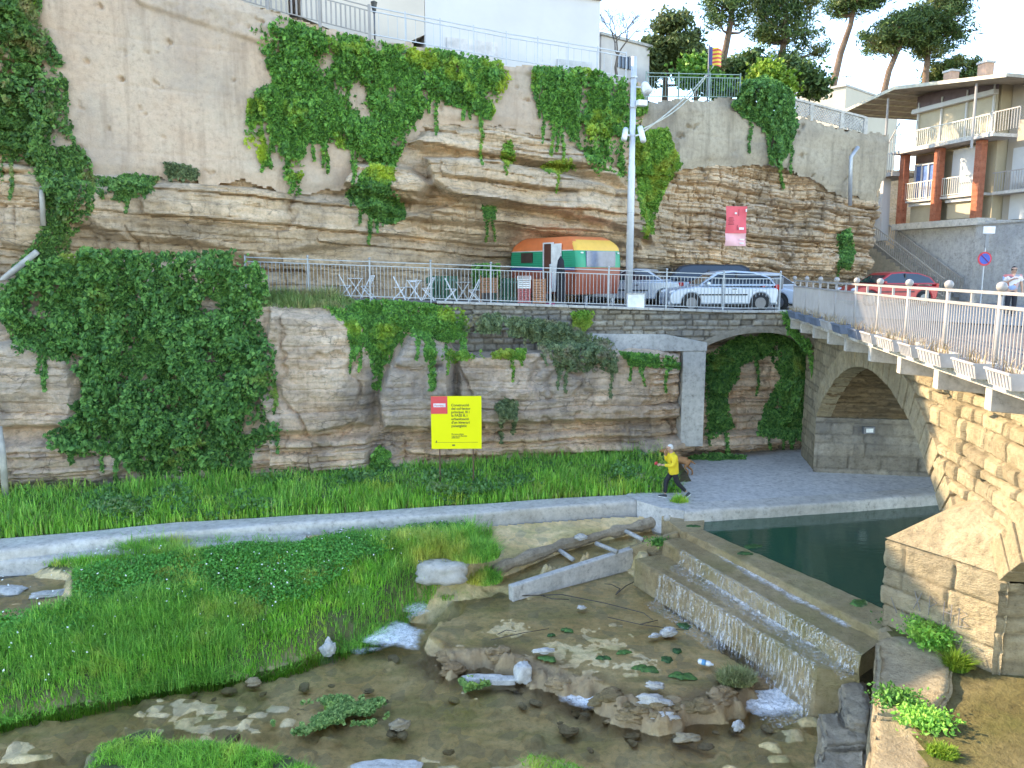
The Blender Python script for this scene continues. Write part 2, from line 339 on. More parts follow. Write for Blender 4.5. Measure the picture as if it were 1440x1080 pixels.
LOW_OVER = [(lk(p), h, s) for p, h, s in [
    ([(375, 432), (522, 446), (527, 520), (520, 602), (455, 610), (385, 612), (360, 560)], .6, .28),
    ([(580, 462), (605, 470), (642, 500), (640, 600), (600, 608), (536, 606), (526, 560), (545, 510)], .85, .3),
    ([(640, 488), (800, 480), (960, 495), (962, 590), (850, 592), (740, 594), (645, 600)], .6, .22),
    ([(380, 616), (520, 612), (520, 665), (380, 672)], .45, .15),
    ([(545, 612), (640, 618), (900, 600), (965, 604), (965, 632), (760, 640), (560, 640)], .35, .12),
    ([(540, 642), (760, 640), (900, 640), (930, 665), (560, 690)], .4, .2),
    ([(-40, 470), (60, 480), (118, 510), (120, 605), (-40, 606)], .6, .25),
    ([(-40, 616), (150, 618), (200, 660), (130, 680), (-40, 686)], .55, .2),
    ([(900, 620), (1040, 612), (1140, 612), (1140, 630), (1040, 640), (900, 640)], .55, .1)]]
def low_prot(X, z):
    X = np.asarray(X, float); z = np.asarray(z, float)
    zz = z+.03*X+.2*(fbm(X*.4, z*.3, 103)-.5); st = sstep(3.1, 2.7, z)+sstep(4.6, 5.4, X)*.9
    p = .8*(fbm(X*.25, z*.3, 101)-.5)+(.35+.65*np.minimum(1, st))*beds(X, zz, 120, .8, 2.6, .14, .1, .16, .05)
    p = p+(.25+.75*np.minimum(1, st))*beds(X, zz, 130, .26, 1.1, .07, .05, .09, .035)
    p = p+.24*(fbm(X*1.1, z*1.1, 150)-.5)+.15*(fbm(X*3.5, z*4.5, 160, 4)-.5)-.16*sstep(.05, 0, abs(fbm(X*.5, z*.5, 164)-.5))
    p = p+np.minimum(1, .12+st)*(ledge(X, zz, 180, .5, .3, 3.)+ledge(X, zz, 185, .2, .13, 1.4))
    for poly, h, s in LOW_OVER: p = p+h*sstep(-.06, s, sdpoly(X, z, poly)+.12*(fbm(X*2, z*2, 170)-.5))
    return p-.25
def LY(X, z): return LB(X)-low_prot(X, z)
def ZTOP(X): return 6.85-1.6*sstep(-2.9, -1.9, X)+.9*sstep(-8, -10, X)+.25*(fbm(X*.9, X*0, 190)-.5)
def cliff_mesh(name, xs, zs, surf, m, tone=None):
    X, Z = np.meshgrid(xs, zs, indexing='ij'); V = np.stack([X, surf(X, Z), Z], -1).reshape(-1, 3)
    o = mesh_np(name, V, gridfaces(len(xs), len(zs), (Z < CUT(X)-.12) | (X < -9)), m, None, False, tone(X, Z)); return o
o = cliff_mesh('cliff_face', np.arange(-24, 17.2, .05), np.arange(5.6, 17.2, .045), UY, ROCK, lambda X, z: rock_tone(X, z, 0)); o['kind'] = 'structure'
# lower cliff: the face, then its top running back to the terrace
xs = np.arange(-19, 13.2, .05); nv = 160; nl = 20
X, T = np.meshgrid(xs, np.linspace(0, 1, nv), indexing='ij'); Z = .3+(ZTOP(X)-.3)*T; Y = LY(X, Z)
Xl, Tl = np.meshgrid(xs, np.linspace(0, 1, nl+1)[1:], indexing='ij')
Yt = np.maximum(TY(Xl), Y[:, -1:])+.6; Yl = Y[:, -1:]+(Yt-Y[:, -1:])*Tl
Zl = ZTOP(Xl)+.16*(fbm(Xl*2, Yl*2, 195)-.5)*np.minimum(1, 4*Tl)+sstep(-2.2, -3, Xl)*Tl*(TZ(Xl)-.05-ZTOP(Xl))
V = np.concatenate([np.stack([X, Y, Z], -1), np.stack([Xl, Yl, Zl], -1)], 1)
o = mesh_np('rock_bank', V.reshape(-1, 3), gridfaces(len(xs), nv+nl), ROCK_LOW, None, False, np.concatenate([rock_tone(X, Z, 0)*.8, 0*Xl], 1)); o['kind'] = 'structure'

def sheet_wall(name, poly, label, m, seed, off, xr, zr, band=None):
    xs = np.arange(*xr, .055); zs = np.arange(*zr, .055); X, Z = np.meshgrid(xs, zs, indexing='ij')
    pr = off+.1*(fbm(X*.3, Z*.3, seed)-.5)+.05*(fbm(X*1.4, Z*1.4, seed+9)-.5)+.025*(fbm(X*6, Z*6, seed+19)-.5)
    row, dz, _ = cells(Z/1.5+.02*X, 0*Z, seed+2); pr = pr-.02*np.exp(-(dz*1.5/.04)**2)
    hole = np.maximum(0, fbm(X*2.3, Z*2.3, seed+31)-.74)*2; pr = pr-np.minimum(.3, hole)
    if band is not None:
        bt = sstep(-.1, .1, Z-np.interp(X, band[0], band[1])); pr = pr+bt*(.12+.2*(fbm(X*2.5, Z*2.5, seed+40)-.5))
    k = sdpoly(X, Z, poly)+.5*(fbm(X*1.2, Z*1.6, seed+50)-.5)+.25*(fbm(X*5, Z*5, seed+51)-.5) > .02; pr = pr-.12*sstep(.5, .0, sdpoly(X, Z, poly))
    V = np.stack([X, UB(X)-pr, Z], -1).reshape(-1, 3); o = mesh_np(name, V, gridfaces(len(xs), len(zs), k), m)
    return tag(o, label, 'wall')
bx = [PV(x, y, 30, .4) for x, y in ((150, -60), (200, 8), (370, 62), (520, 80), (700, 100), (900, 120))]
sheet_wall('rendered_wall', WALL1, 'tall stained pink rendered wall on the cliff, left of and behind the ivy curtain', RENDER_PINK, 300, .04, (-15.2, 6), (9.5, 19.3), ([p.x for p in bx], [p.z for p in bx]))
W2T = [PV(x, y, 30, .4) for x, y in ((900, 139), (1040, 139), (1070, 148), (1130, 166), (1215, 183), (1260, 190))]
def W2top(X): return np.interp(X, [p.x for p in W2T], [p.z for p in W2T])
wp = [p for p in WALL2 if p[1] < W2top(p[0])]
wp = [(p.x, p.z) for p in W2T]+plane_poly([(1235, 285), (1190, 283), (1165, 272), (1130, 248), (1090, 238), (1000, 232), (940, 247), (900, 245)], 30, .4)
sheet_wall('rendered_wall', wp, 'beige rendered retaining wall above the blocky rock, under the green railing', RENDER_BEIGE, 360, .06, (4.8, 17.6), (10.5, 15.6))

# ground far away, plateau on top of the cliff, terrace
def sheet(name, pts, m, kind='structure'):
    o = MB().add(pts, [tuple(range(len(pts)))]).build(name, m); o['kind'] = kind
    if o.data.polygons[0].normal.z < 0: o.data.flip_normals()
    return o
sheet('ground', [(-600, -600, -1.7), (600, -600, -1.7), (600, 900, -1.7), (-600, 900, -1.7)], SOIL)
xs = np.linspace(-60, 120, 91); dd = np.array([0, 3, 8, 20, 60, 300.]); X, D = np.meshgrid(xs, dd, indexing='ij')
yl = UB(np.minimum(X, 22))+.1; ZP = np.interp(X, [-60, -15, 3.5, 5.2, 12, 16.5, 17.3, 120], [15.4, 15.75, 15.3, 14.75, 14.6, 14.3, 14.2, 14.2])
keep_y = np.where(X > 16.3, 52+D, yl+D)
o = mesh_np('plateau_ground', np.stack([X, keep_y, ZP+0*D], -1).reshape(-1, 3), gridfaces(len(xs), len(dd)), SOIL, smooth=False); o['kind'] = 'structure'
xs = np.linspace(-10.5, 12, 60); tt = np.linspace(0, 1, 12); X, T = np.meshgrid(xs, tt, indexing='ij')
o = mesh_np('terrace', np.stack([X, TY(X)+T*(UB(X)+1-TY(X)), TZ(X)+0*T], -1).reshape(-1, 3), gridfaces(60, 12), PAVE, smooth=False); o['kind'] = 'structure'
sheet('street', [(8.9, 27.2, 6.555), (12, 27.84, 6.555), (12, 37, 6.555), (40, 37, 6.555), (40, 20, 6.555), (15.2, 20, 6.5), (10, 27.3, 6.555)], PAVE)

# terrace wall: rubble band with a flat arch, concrete beam and pillar
def stone_prot(s, z, seed, th, wd, ja, gr, gw):
    row, dz, fz = cells((z+.06*(fbm(s*1.2, z*1.2, seed+4)-.5))/th, 0*z, seed, .45); col, dx, fx = cells((s+.05*(fbm(s*2, z*2, seed+5)-.5))/wd, row, seed+1, .75)
    d = np.minimum(dz*th, dx*wd); rnd = hsh(row, col, seed+3)
    return ja*(rnd-.3)+.06*(fbm(s*5, z*7, seed+6)-.5)+.4*ja*((fx-.5)*(hsh(row, col, seed+8)-.5)+(fz-.5)*(hsh(row, col, seed+9)-.5))-gr*np.exp(-(d/gw)**2)
def stone_tone(s, z, seed, th, wd, gw=.03, k=.5):
    row, dz, fz = cells((z+.06*(fbm(s*1.2, z*1.2, seed+4)-.5))/th, 0*z, seed, .45); col, dx, fx = cells((s+.05*(fbm(s*2, z*2, seed+5)-.5))/wd, row, seed+1, .75)
    return k*(hsh(row, col, seed+12)-.5)-.25*np.exp(-(np.minimum(dz*th, dx*wd)/gw)**2)
tw = thing('terrace_wall', 'rubble stone wall under the terrace fence, with shallow arch and concrete frame', 'wall')
xs = np.arange(-2.6, 11.6, .035); zs = np.arange(4.7, 6.9, .03); X, Z = np.meshgrid(xs, zs, indexing='ij')
ac, ar = 8.95, 4.35
arch = 5.87-ar+np.sqrt(np.maximum(.01, ar**2-np.minimum(ar, abs(X-ac))**2))
lowb = np.where((X > 6.85) & (X < 11.1), arch, np.where(X > 3, 5.5, 4.7)); k = (Z > lowb-.03) & (Z < TZ(X)-.02)
Y = TY(X)-stone_prot(X, Z, 400, .2, .42, .1, .08, .03)
mesh_np('rubble_face', np.stack([X, Y, Z], -1).reshape(-1, 3), gridfaces(len(xs), len(zs), k), RUBBLE, tw, True, stone_tone(X, Z, 400, .2, .42))
m = MB(); aa = np.linspace(-.52, .52, 15)
for a0, a1 in zip(aa[:-1], aa[1:]):
    q = []
    for r in (ar-.02, ar+.2):
        for a in ((a0, a1) if r < ar else (a1, a0)): xx = ac+r*sin(a); q.append((xx, TY(xx)-.06, 5.87-ar+r*cos(a)))
    m.prism(q, (0, 2.2, 0))
m.build('arch_ring', RUBBLE, tw)
MB().prism([(2.6, TY(2.6)-.1, 5.85), (3.1, TY(3.1)-.1, 5.2), (6.98, TY(6.98)-.1, 5.2), (6.98, TY(6.98)-.1, 5.5), (5.5, TY(5.5)-.1, 5.8)], (0, .7, 0)).build('beam', CONC, tw, bevel=.02)
MB().box((6.52, TY(6.5)+.25, 3.45), (.84, .62, 3.5), .08).build('pillar', CONC, tw, bevel=.03)
m = MB()
for i in range(25):
    x0, x1 = -2.6+i*.57, -2.6+(i+1)*.57-.012; m.bar((x0, TY(x0)+.05, float(TZ(x0))+.02), (x1, TY(x1)+.05, float(TZ(x1))+.02), .36, .09)
m.build('coping', CONC, tw, bevel=.015)

# ================================================================== RIVER BED
def zp(pts, z): return [tuple(PZ(x, y, z)[:2]) for x, y in pts]
WALKF = zp([(-200, 812), (0, 786), (250, 757), (500, 740), (680, 728), (860, 716), (965, 712)], .95)
ISL = zp([(-60, 798), (60, 792), (270, 772), (400, 768), (560, 752), (640, 744), (688, 750)], .5)+zp([(690, 800), (640, 832), (560, 862), (520, 890), (440, 905), (400, 920), (330, 935), (270, 942), (150, 964), (-60, 1007)], -.7)
ISL2 = zp([(100, 1110), (130, 1050), (200, 1022), (270, 1040), (330, 1045), (400, 1058), (470, 1090), (470, 1130), (100, 1130)], -.8)
ISL3 = zp([(680, 1110), (700, 1078), (745, 1056), (810, 1064), (860, 1090), (860, 1130), (680, 1130)], -.8)
BASIN = zp([(598, 885), (640, 845), (700, 822), (730, 828), (880, 785), (925, 830), (1058, 930), (1075, 965), (1010, 990), (930, 1000), (880, 990), (830, 962), (760, 938), (690, 918), (625, 922)], -.5)
def pts3(L): return [PZ(*q) for q in L]
def planefit(P): A = np.array([[1, p.x, p.y] for p in P]); return np.linalg.lstsq(A, np.array([p.z for p in P]), rcond=None)[0]
PL3 = pts3([(400, 748, .74), (560, 735, .74), (700, 722, .76), (860, 708, .8), (945, 706, .8), (940, 724, .66), (918, 733, .5), (850, 750, .26), (790, 765, .12), (715, 792, 0), (690, 800, -.02), (655, 778, .1), (560, 752, .5)])
CH3 = pts3([(670, 815, -.33), (700, 798, -.3), (790, 766, -.1), (850, 751, .06), (935, 729, .42), (966, 742, .42), (892, 770, -.08), (720, 822, -.33)])
PLAT = [(p.x, p.y) for p in PL3]; CHAN = [(p.x, p.y) for p in CH3]; PLF = planefit(PL3); CHF = planefit(CH3)
POND = zp([(-80, 812), (40, 803), (98, 812), (96, 848), (40, 860), (-80, 870)], .4)
POOL = [tuple(PZ(x, y, .75)[:2]) for x, y in ((985, 747), (1263, 869))]
xs = np.arange(-18, 9.3, .055); ys = np.arange(8.5, 24.2, .055); X, Y = np.meshgrid(xs, ys, indexing='ij')
rk, dr, _ = cells((Y+.1*fbm(X*2, Y*2, 500))/.34, 0*Y, 501); ck, dc, _ = cells(X/.42, rk, 502)
peb = np.maximum(0, hsh(rk, ck, 503)-.62)*.32*sstep(0, .35, np.minimum(dr*.34, dc*.42)/.3)
nz = fbm(X*.8, Y*.8, 510)-.5
G = -1.12+.22*nz+peb+.05*(fbm(X*5, Y*5, 511)-.5)+.16*(sstep(.55, .6, fbm(X*.5+.3*Y, Y*.9, 515)))*1.0
def setz(poly, z, wd, jag=.3):
    global G
    k = sstep(-wd/2, wd/2, sdpoly(X, Y, poly)+jag*(fbm(X*2.2, Y*2.2, 520)-.5)); G = G+(z-G)*k
wf = -sdpoly(X, Y, [(-40, 40), (WALKF[0][0], WALKF[0][1])]+WALKF[1:]+[(12, WALKF[-1][1]), (40, 40)])  # distance from the walkway
G = G+(.66+.06*nz-G)*sstep(2.6, 1.2, wf)*sstep(4.5, 3.5, X)
setz(ISL, -.7+.15*sstep(0, .8, sdpoly(X, Y, ISL))+1.15*sstep(5.2, .9, wf)+.12*nz, .4)
setz(ISL2, -.75+.1*nz, .5); setz(ISL3, -.8+.1*nz, .4)
setz(BASIN, -.585+.07*nz+.03*(fbm(X*7, Y*7, 530)-.5), .5, .8)
RIM = zp([(598, 905), (640, 918), (700, 914), (760, 934), (830, 962), (890, 988), (960, 990), (1030, 968), (1068, 945)], -.5)
RIML = RIM; dR = sdline(X, Y, RIM); G = G+sstep(.62, .1, dR+.25*(fbm(X*1.6, Y*1.6, 535)-.5))*(-.03+.5*np.maximum(0, fbm(X*2.4, Y*4, 536)-.5)+.18*(fbm(X*8, Y*9, 537)-.5))
G = G-.05*sstep(.5, .1, dR)*(cells((G+.05*nz)/.09, 0*G, 539)[1] < .16)
setz(CHAN, CHF[0]+CHF[1]*X+CHF[2]*Y-.1+.04*nz, .15, .1)
setz(PLAT, PLF[0]+PLF[1]*X+PLF[2]*Y+.05*nz, .14, .1)
kx = (sdpoly(X, Y, zp([(868, 785), (888, 745), (915, 736), (965, 738), (985, 745), (900, 800)], .1)) > -.05) & (wf > .5); G = np.where(kx, np.minimum(G, CHF[0]+CHF[1]*X+CHF[2]*Y-.12), G)
G = np.where((sdpoly(X, Y, zp([(600, 790), (660, 765), (705, 790), (715, 835), (640, 850)], -.2)) > 0) & (wf > 2.2), np.minimum(G, -.25), G)
setz(POND, .3+.05*nz+.12*(fbm(X*3, Y*3, 545)-.5), .4)
G = G-2.5*sstep(-.25, .05, (X-POOL[0][0])*.898+(Y-POOL[0][1])*.437-.05)*(Y < 21.6)
k = (wf > -.35)
RIMT = sstep(.75, .15, dR+.3*(fbm(X*2, Y*2, 541)-.5))-sstep(-.25, .1, sdpoly(X, Y, ISL))*(sdpoly(X, Y, POND) < -.05)-sstep(-.2, .1, sdpoly(X, Y, ISL2))
o = mesh_np('river_bed', np.stack([X, Y, G], -1).reshape(-1, 3), gridfaces(len(xs), len(ys), k), SOIL, None, True, RIMT); o['kind'] = 'structure'
def bed_material():
    m, n, p = new_mat('river_bed_silt'); co = coords(n)
    a = ramp(n, noise(n, co, .7, 6, .65, .6), [(.3, (.58, .38, .16)), (.5, (.72, .51, .25)), (.7, (.82, .63, .36))])
    al = ramp(n, noise(n, coords(n, (1, 2.2, 1)), .5, 5, .6, .8), [(.48, (0, 0, 0)), (.64, (.75, .75, .75))])
    a = mixc(n, al, a, (.36, .31, .12))
    f = noise(n, co, 7, 8, .75); a = mixc(n, .8, a, ramp(n, f, [(.32, (.6, .58, .55)), (.5, (1.05, 1.04, 1.02)), (.7, (1.3, 1.28, 1.25))]), 'MULTIPLY')
    st = nd(n, 'ShaderNodeTexVoronoi'); st.inputs['Scale'].default_value = 3.4; st.distance = 'EUCLIDEAN'; n.links.new(co, st.inputs['Vector'])
    hs = nd(n, 'ShaderNodeSeparateColor'); n.links.new(st.outputs['Color'], hs.inputs[0])
    a = mixc(n, ramp(n, hs.outputs[0], [(.72, (0, 0, 0)), (.8, (.4, .4, .4))]), a, (.3, .25, .17))
    at_ = nd(n, 'ShaderNodeAttribute', attribute_name='tone'); a = mixc(n, at_.outputs['Fac'], a, mixc(n, f, (.2, .12, .055), (.5, .35, .19)))
    ng_ = nd(n, 'ShaderNodeMath', operation='MULTIPLY', use_clamp=True); n.links.new(at_.outputs['Fac'], ng_.inputs[0]); ng_.inputs[1].default_value = -1; a = mixc(n, ng_.outputs[0], a, mixc(n, f, (.05, .055, .02), (.13, .15, .05)))
    n.links.new(a, p.inputs['Base Color']); p.inputs['Roughness'].default_value = .55
    bump(n, p, f, .8, .08); return m
o.data.materials[0] = bed_material()
RB = o
def GZ(x, y):
    i = np.clip(((np.asarray(x)-xs[0])/.055), 0, len(xs)-1.001); j = np.clip(((np.asarray(y)-ys[0])/.055), 0, len(ys)-1.001)
    return G[i.astype(int), j.astype(int)]
def on_bed(x, y):
    """photo pixel -> point on the bed"""
    z = -.8
    for _ in range(12): p = PZ(x, y, z); z = .5*z+.5*float(GZ(p.x, p.y))
    return PZ(x, y, z)
# ------------------------------------------------------------------ water
def water_mat(name, tint, rough=.04, scale=5., strength=.12, streak=(1, 1, 1)):
    m, n, p = new_mat(name); n.nodes.remove(p); out = n.nodes['Material Output']
    t = nd(n, 'ShaderNodeBsdfTransparent'); t.inputs[0].default_value = (*tint, 1); g = nd(n, 'ShaderNodeBsdfGlossy'); g.inputs['Roughness'].default_value = rough
    f = nd(n, 'ShaderNodeFresnel'); f.inputs[0].default_value = 1.33; mx = nd(n, 'ShaderNodeMixShader')
    b = nd(n, 'ShaderNodeBump'); b.inputs['Strength'].default_value = strength; b.inputs['Distance'].default_value = .1
    n.links.new(noise(n, coords(n, streak), scale, 4, .6, .5), b.inputs['Height'])
    for q in (g, f): n.links.new(b.outputs[0], q.inputs['Normal'])
    n.links.new(f.outputs[0], mx.inputs[0]); n.links.new(t.outputs[0], mx.inputs[1]); n.links.new(g.outputs[0], mx.inputs[2]); n.links.new(mx.outputs[0], out.inputs[0])
    return m
STREAM = water_mat('stream_water', (.95, .92, .82), .06, 4., .12, (1, 2, 1))
SHALLOW = water_mat('shallow_water', (.96, .93, .84), .08, 6., .14, (1, 1.6, 1))
m, n, p = new_mat('deep_water'); p.inputs['Base Color'].default_value = (.03, .085, .05, 1); p.inputs['Roughness'].default_value = .06; p.inputs['Specular IOR Level'].default_value = .5
bump(n, p, noise(n, coords(n, (1, 2.5, 1)), 2.2, 4, .6, .4), .05, .08); DEEP = m
sheet('stream_water', [(-18, 8.5, -.93), (7, 8.5, -.93), (7, 17.5, -.93), (-18, 20.5, -.93)], STREAM)
sheet('basin_water', [(x, y, -.57) for x, y in zp([(596, 890), (640, 842), (700, 815), (890, 775), (925, 826), (1060, 930), (1068, 955), (1000, 980), (900, 985), (830, 955), (760, 930), (690, 910), (620, 912)], -.57)], SHALLOW)
sheet('channel_water', [(x, y, CHF[0]+CHF[1]*x+CHF[2]*y-.02) for x, y in CHAN], SHALLOW)
sheet('pond_water', [(x, y, .34) for x, y in POND], SHALLOW)
a, b = POOL
sheet('pool_water', [(a[0]-.1, a[1], .71), (b[0]-.1, b[1], .71), (9.5, 12, .71), (30, 14, .71), (30, 23.9, .71), (4.8, 23.2, .71)], DEEP)

# ------------------------------------------------------------------ walkway along the river
def strip_block(name, front, back, ztop, zbot, m, kind='structure'):
    n = len(front); mb = MB()
    vs = [(x, y, ztop) for x, y in front]+[(x, y, ztop) for x, y in back]+[(x, y, zbot) for x, y in front]
    fs = [(i, i+1, n+i+1, n+i) for i in range(n-1)]+[(2*n+i, 2*n+i+1, i+1, i) for i in range(n-1)]
    o = mb.add(vs, fs).build(name, m); o['kind'] = kind; return o
wfr = zp([(-200, 800), (0, 774), (250, 748), (500, 731), (680, 720), (800, 711), (905, 703)], 1.0)
wbk = zp([(-200, 785), (0, 758), (250, 735), (500, 720), (680, 708), (800, 700), (905, 695)], 1.0)
def jag_strip(name, front, back, ztop, zbot, m, seed):
    f = np.array(front); bk = np.array(back); t = np.linspace(0, len(f)-1, 340); i = np.clip(t.astype(int), 0, len(f)-2); u = (t-i)[:, None]
    F = f[i]*(1-u)+f[i+1]*u; B = bk[i]*(1-u)+bk[i+1]*u; rows = []
    for kk, (w_, z_) in enumerate([(-.02, zbot), (0, ztop-.12), (.02, ztop-.03), (.1, ztop), (.4, ztop), (.7, ztop), (1, ztop)]):
        P = F*(1-w_)+B*w_; jj = (fbm(t*1.3, t*0+kk*.3, seed)-.5); P = P+np.stack([jj*0, jj*.22*(w_ < .5)], 1)
        rows.append(np.column_stack([P, np.full(len(t), z_)+.05*(fbm(t*2, t*0+kk, seed+5)-.5)*(kk > 0)]))
    V = np.stack(rows, 1); o = mesh_np(name, V.reshape(-1, 3), gridfaces(len(t), len(rows)), m); o['kind'] = 'structure'; return o
jag_strip('footpath_kerb', wfr, wbk, 1.0, .1, CONC_WHITE, 600)
jag_strip('footpath_kerb', zp([(-200, 812), (0, 790), (140, 781), (300, 768), (430, 757)], .74), zp([(-200, 795), (0, 775), (140, 766), (300, 756), (430, 750)], .74), .74, .2, CONC_WHITE, 640)
fr = zp([(896, 704), (930, 714), (962, 718), (1020, 711), (1100, 706), (1200, 700), (1320, 690), (1420, 684)], 1.02)
bkp = zp([(880, 696), (905, 680), (935, 640), (1000, 634), (1150, 632), (1300, 630), (1370, 629), (1440, 628)], 1.02)
strip_block('footpath', fr, bkp, 1.02, .0, PATH)
jag_strip('footpath_kerb', zp([(962, 719), (1020, 716), (1100, 711), (1200, 705), (1320, 695), (1420, 688)], 1.06), zp([(968, 706), (1020, 704), (1100, 699), (1200, 693), (1320, 684), (1420, 678)], 1.06), 1.05, .2, CONC_WHITE, 660)
# grass bank ground between path and cliff
xs2 = np.arange(-19, 6.2, .15); tt = np.linspace(0, 1, 16); X2, T2 = np.meshgrid(xs2, tt, indexing='ij')
wb = np.interp(X2, [p[0] for p in wbk]+[7], [p[1] for p in wbk]+[24.5]); Y2 = wb-.12+T2*(LB(X2)+.4-wb)
def BANKZ(X, Y):
    wb = np.interp(X, [p[0] for p in wbk]+[7], [p[1] for p in wbk]+[24.5]); return .93+np.clip((Y-wb)/3.2, 0, 1)*.35+.2*(fbm(X, Y, 610)-.5)
o = mesh_np('bank_soil', np.stack([X2, Y2, BANKZ(X2, Y2)], -1).reshape(-1, 3), gridfaces(len(xs2), 16), SOIL); o['kind'] = 'structure'

# ================================================================== BRIDGE
BK = .18356
bridge = thing('stone_bridge', 'yellow sandstone arch bridge with concrete deck at the right', 'bridge')
def BP(Y, z, off=0.):
    Y = np.asarray(Y, float); return np.stack([5.83+BK*Y-.9836*off, Y+.1805*off, np.asarray(z, float)+0*Y], -1)
A1 = (20.35, -3.17, 8.6); A2 = (5.95, -3.17, 8.6); SPR = 2.95
def in_arch(Y, z, gap=0.):
    k = np.zeros(Y.shape, bool)
    for c, cz, R in (A1, A2):
        k |= np.where(z > SPR, np.hypot(Y-c, z-cz) < R+gap, abs(Y-c) < sqrt(R*R-(SPR-cz)**2)+gap)
    return k
ys_ = np.arange(6.5, 28.9, .038); zs_ = np.arange(-1.3, 6.36, .036); Yg, Zg = np.meshgrid(ys_, zs_, indexing='ij')
rough = sstep(17.6, 16.2, Yg)*sstep(2.2, 3.4, Zg)*.8+.25
pr = stone_prot(Yg, Zg, 700, .3, .56, .12, .1, .03)*rough+.06*(fbm(Yg*.7, Zg*.7, 705)-.5)
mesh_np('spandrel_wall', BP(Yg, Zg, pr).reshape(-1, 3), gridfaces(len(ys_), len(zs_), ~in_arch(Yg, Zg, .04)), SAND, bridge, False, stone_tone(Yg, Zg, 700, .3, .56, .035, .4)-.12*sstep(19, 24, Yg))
# voussoirs
rd = random.Random(4)
for c, cz, R in (A1, A2):
    m = MB(); th = math.asin(6.0/R); n_ = 30
    for i in range(n_):
        a0, a1 = -th+2*th*i/n_+.003, -th+2*th*(i+1)/n_-.003; o1 = .045+.03*rd.random(); r1 = R+.62+.1*rd.random(); q = []
        for r, aa in ((R, (a0, a1)), (r1, (a1, a0))):
            for a in aa: q.append(BP(c+r*sin(a), cz+r*cos(a), o1))
        m.prism(q, tuple(BP(c, 0, -.5)-BP(c, 0, 0)))
    m.build('voussoir_ring', SAND, bridge, bevel=.012)
# vault soffit with courses, jambs
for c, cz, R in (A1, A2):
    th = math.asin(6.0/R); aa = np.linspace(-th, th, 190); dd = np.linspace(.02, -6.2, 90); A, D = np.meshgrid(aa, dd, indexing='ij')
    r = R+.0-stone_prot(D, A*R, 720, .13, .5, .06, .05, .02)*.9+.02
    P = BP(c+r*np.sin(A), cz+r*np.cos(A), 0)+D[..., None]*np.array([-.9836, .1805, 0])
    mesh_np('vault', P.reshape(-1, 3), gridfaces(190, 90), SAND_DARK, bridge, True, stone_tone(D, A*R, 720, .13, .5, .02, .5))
for Yj, sg in ((26.38, -1), (14.33, 1), (11.95, -1)):
    dd = np.linspace(.05, -6.5, 110); zz = np.arange(-1.4, 3.02, .06); D, Z = np.meshgrid(dd, zz, indexing='ij')
    pj = stone_prot(D, Z, 740, .42, .9, .05, .05, .025)
    P = BP(Yj+sg*pj, Z, 0)+D[..., None]*np.array([-.9836, .1805, 0]); mesh_np('jamb', P.reshape(-1, 3), gridfaces(110, len(zz)), RUBBLE if Yj > 20 else SAND, bridge, True, stone_tone(D, Z, 740, .42, .9, .03, .35)-.25*sstep(2.0, 1.2, Z)*fbm(D*1.5, Z, 4))
# far side of the bridge
m = MB(); c, cz, R = A1
for Ya, Yb in zip(np.linspace(5.5, 28.8, 120)[:-1], np.linspace(5.5, 28.8, 120)[1:]):
    ym = (Ya+Yb)/2; zb = -1.4
    for c, cz, R in (A1, A2):
        if abs(ym-c) < 6: zb = cz+sqrt(R*R-(ym-c)**2)
    pa, pb = BP(Ya, zb, -6.2), BP(Yb, zb, -6.2); m.add([pa, pb, (pb[0], pb[1], 6.35), (pa[0], pa[1], 6.35)], [(0, 1, 2, 3)])
m.build('far_spandrel', SAND, bridge)
# cutwater
N_, A_, B_ = Vector((7.0, 13.8, 0)), Vector((8.1, 11.9, 0)), Vector((8.6, 14.5, 0))
t = np.linspace(0, 1, 160); pts = np.array([(A_.lerp(N_, x*2) if x < .5 else N_.lerp(B_, x*2-1))[:2] for x in t])
tn = np.gradient(pts, axis=0); nn = np.stack([-tn[:, 1], tn[:, 0]], 1); nn /= np.linalg.norm(nn, axis=1, keepdims=True)
if (nn[30]@np.array([-.7, -.7])) < 0: nn = -nn
zz = np.append(np.arange(-1.4, 3.06, .035), 3.08); S, Z = np.meshgrid(t*3.8, zz, indexing='ij')
pc = stone_prot(S, Z, 760, .42, 1.0, .05, .05, .022)+.05*(fbm(S*2, Z*2, 765)-.5)
P = np.stack([pts[:, None, 0]+nn[:, None, 0]*pc, pts[:, None, 1]+nn[:, None, 1]*pc, Z], -1)
mesh_np('cutwater', P.reshape(-1, 3), gridfaces(160, len(zz)), SAND, bridge, True, stone_tone(S, Z, 760, .42, 1.0, .025, .25))
top = [P[0, -1], P[40, -1], P[79, -1], P[120, -1], P[-1, -1]]; ap = [np.array((8.3, 12.3, 3.75)), np.array((8.45, 13.1, 4.1)), np.array((8.6, 14.1, 3.75))]
mid = [(a*.45+q*.55)+np.array((0, 0, .06)) for a, q in zip(top, (ap[0], ap[0], ap[1], ap[2], ap[2]))]
m = MB(); vs = [Vector(q) for q in top+mid+ap]
m.add(vs, [(0, 1, 6, 5), (1, 2, 7, 6), (2, 3, 8, 7), (3, 4, 9, 8), (5, 6, 10), (6, 7, 11, 10), (7, 8, 12, 11), (8, 9, 12)]).build('cutwater_cap', SAND, bridge, bevel=.03)
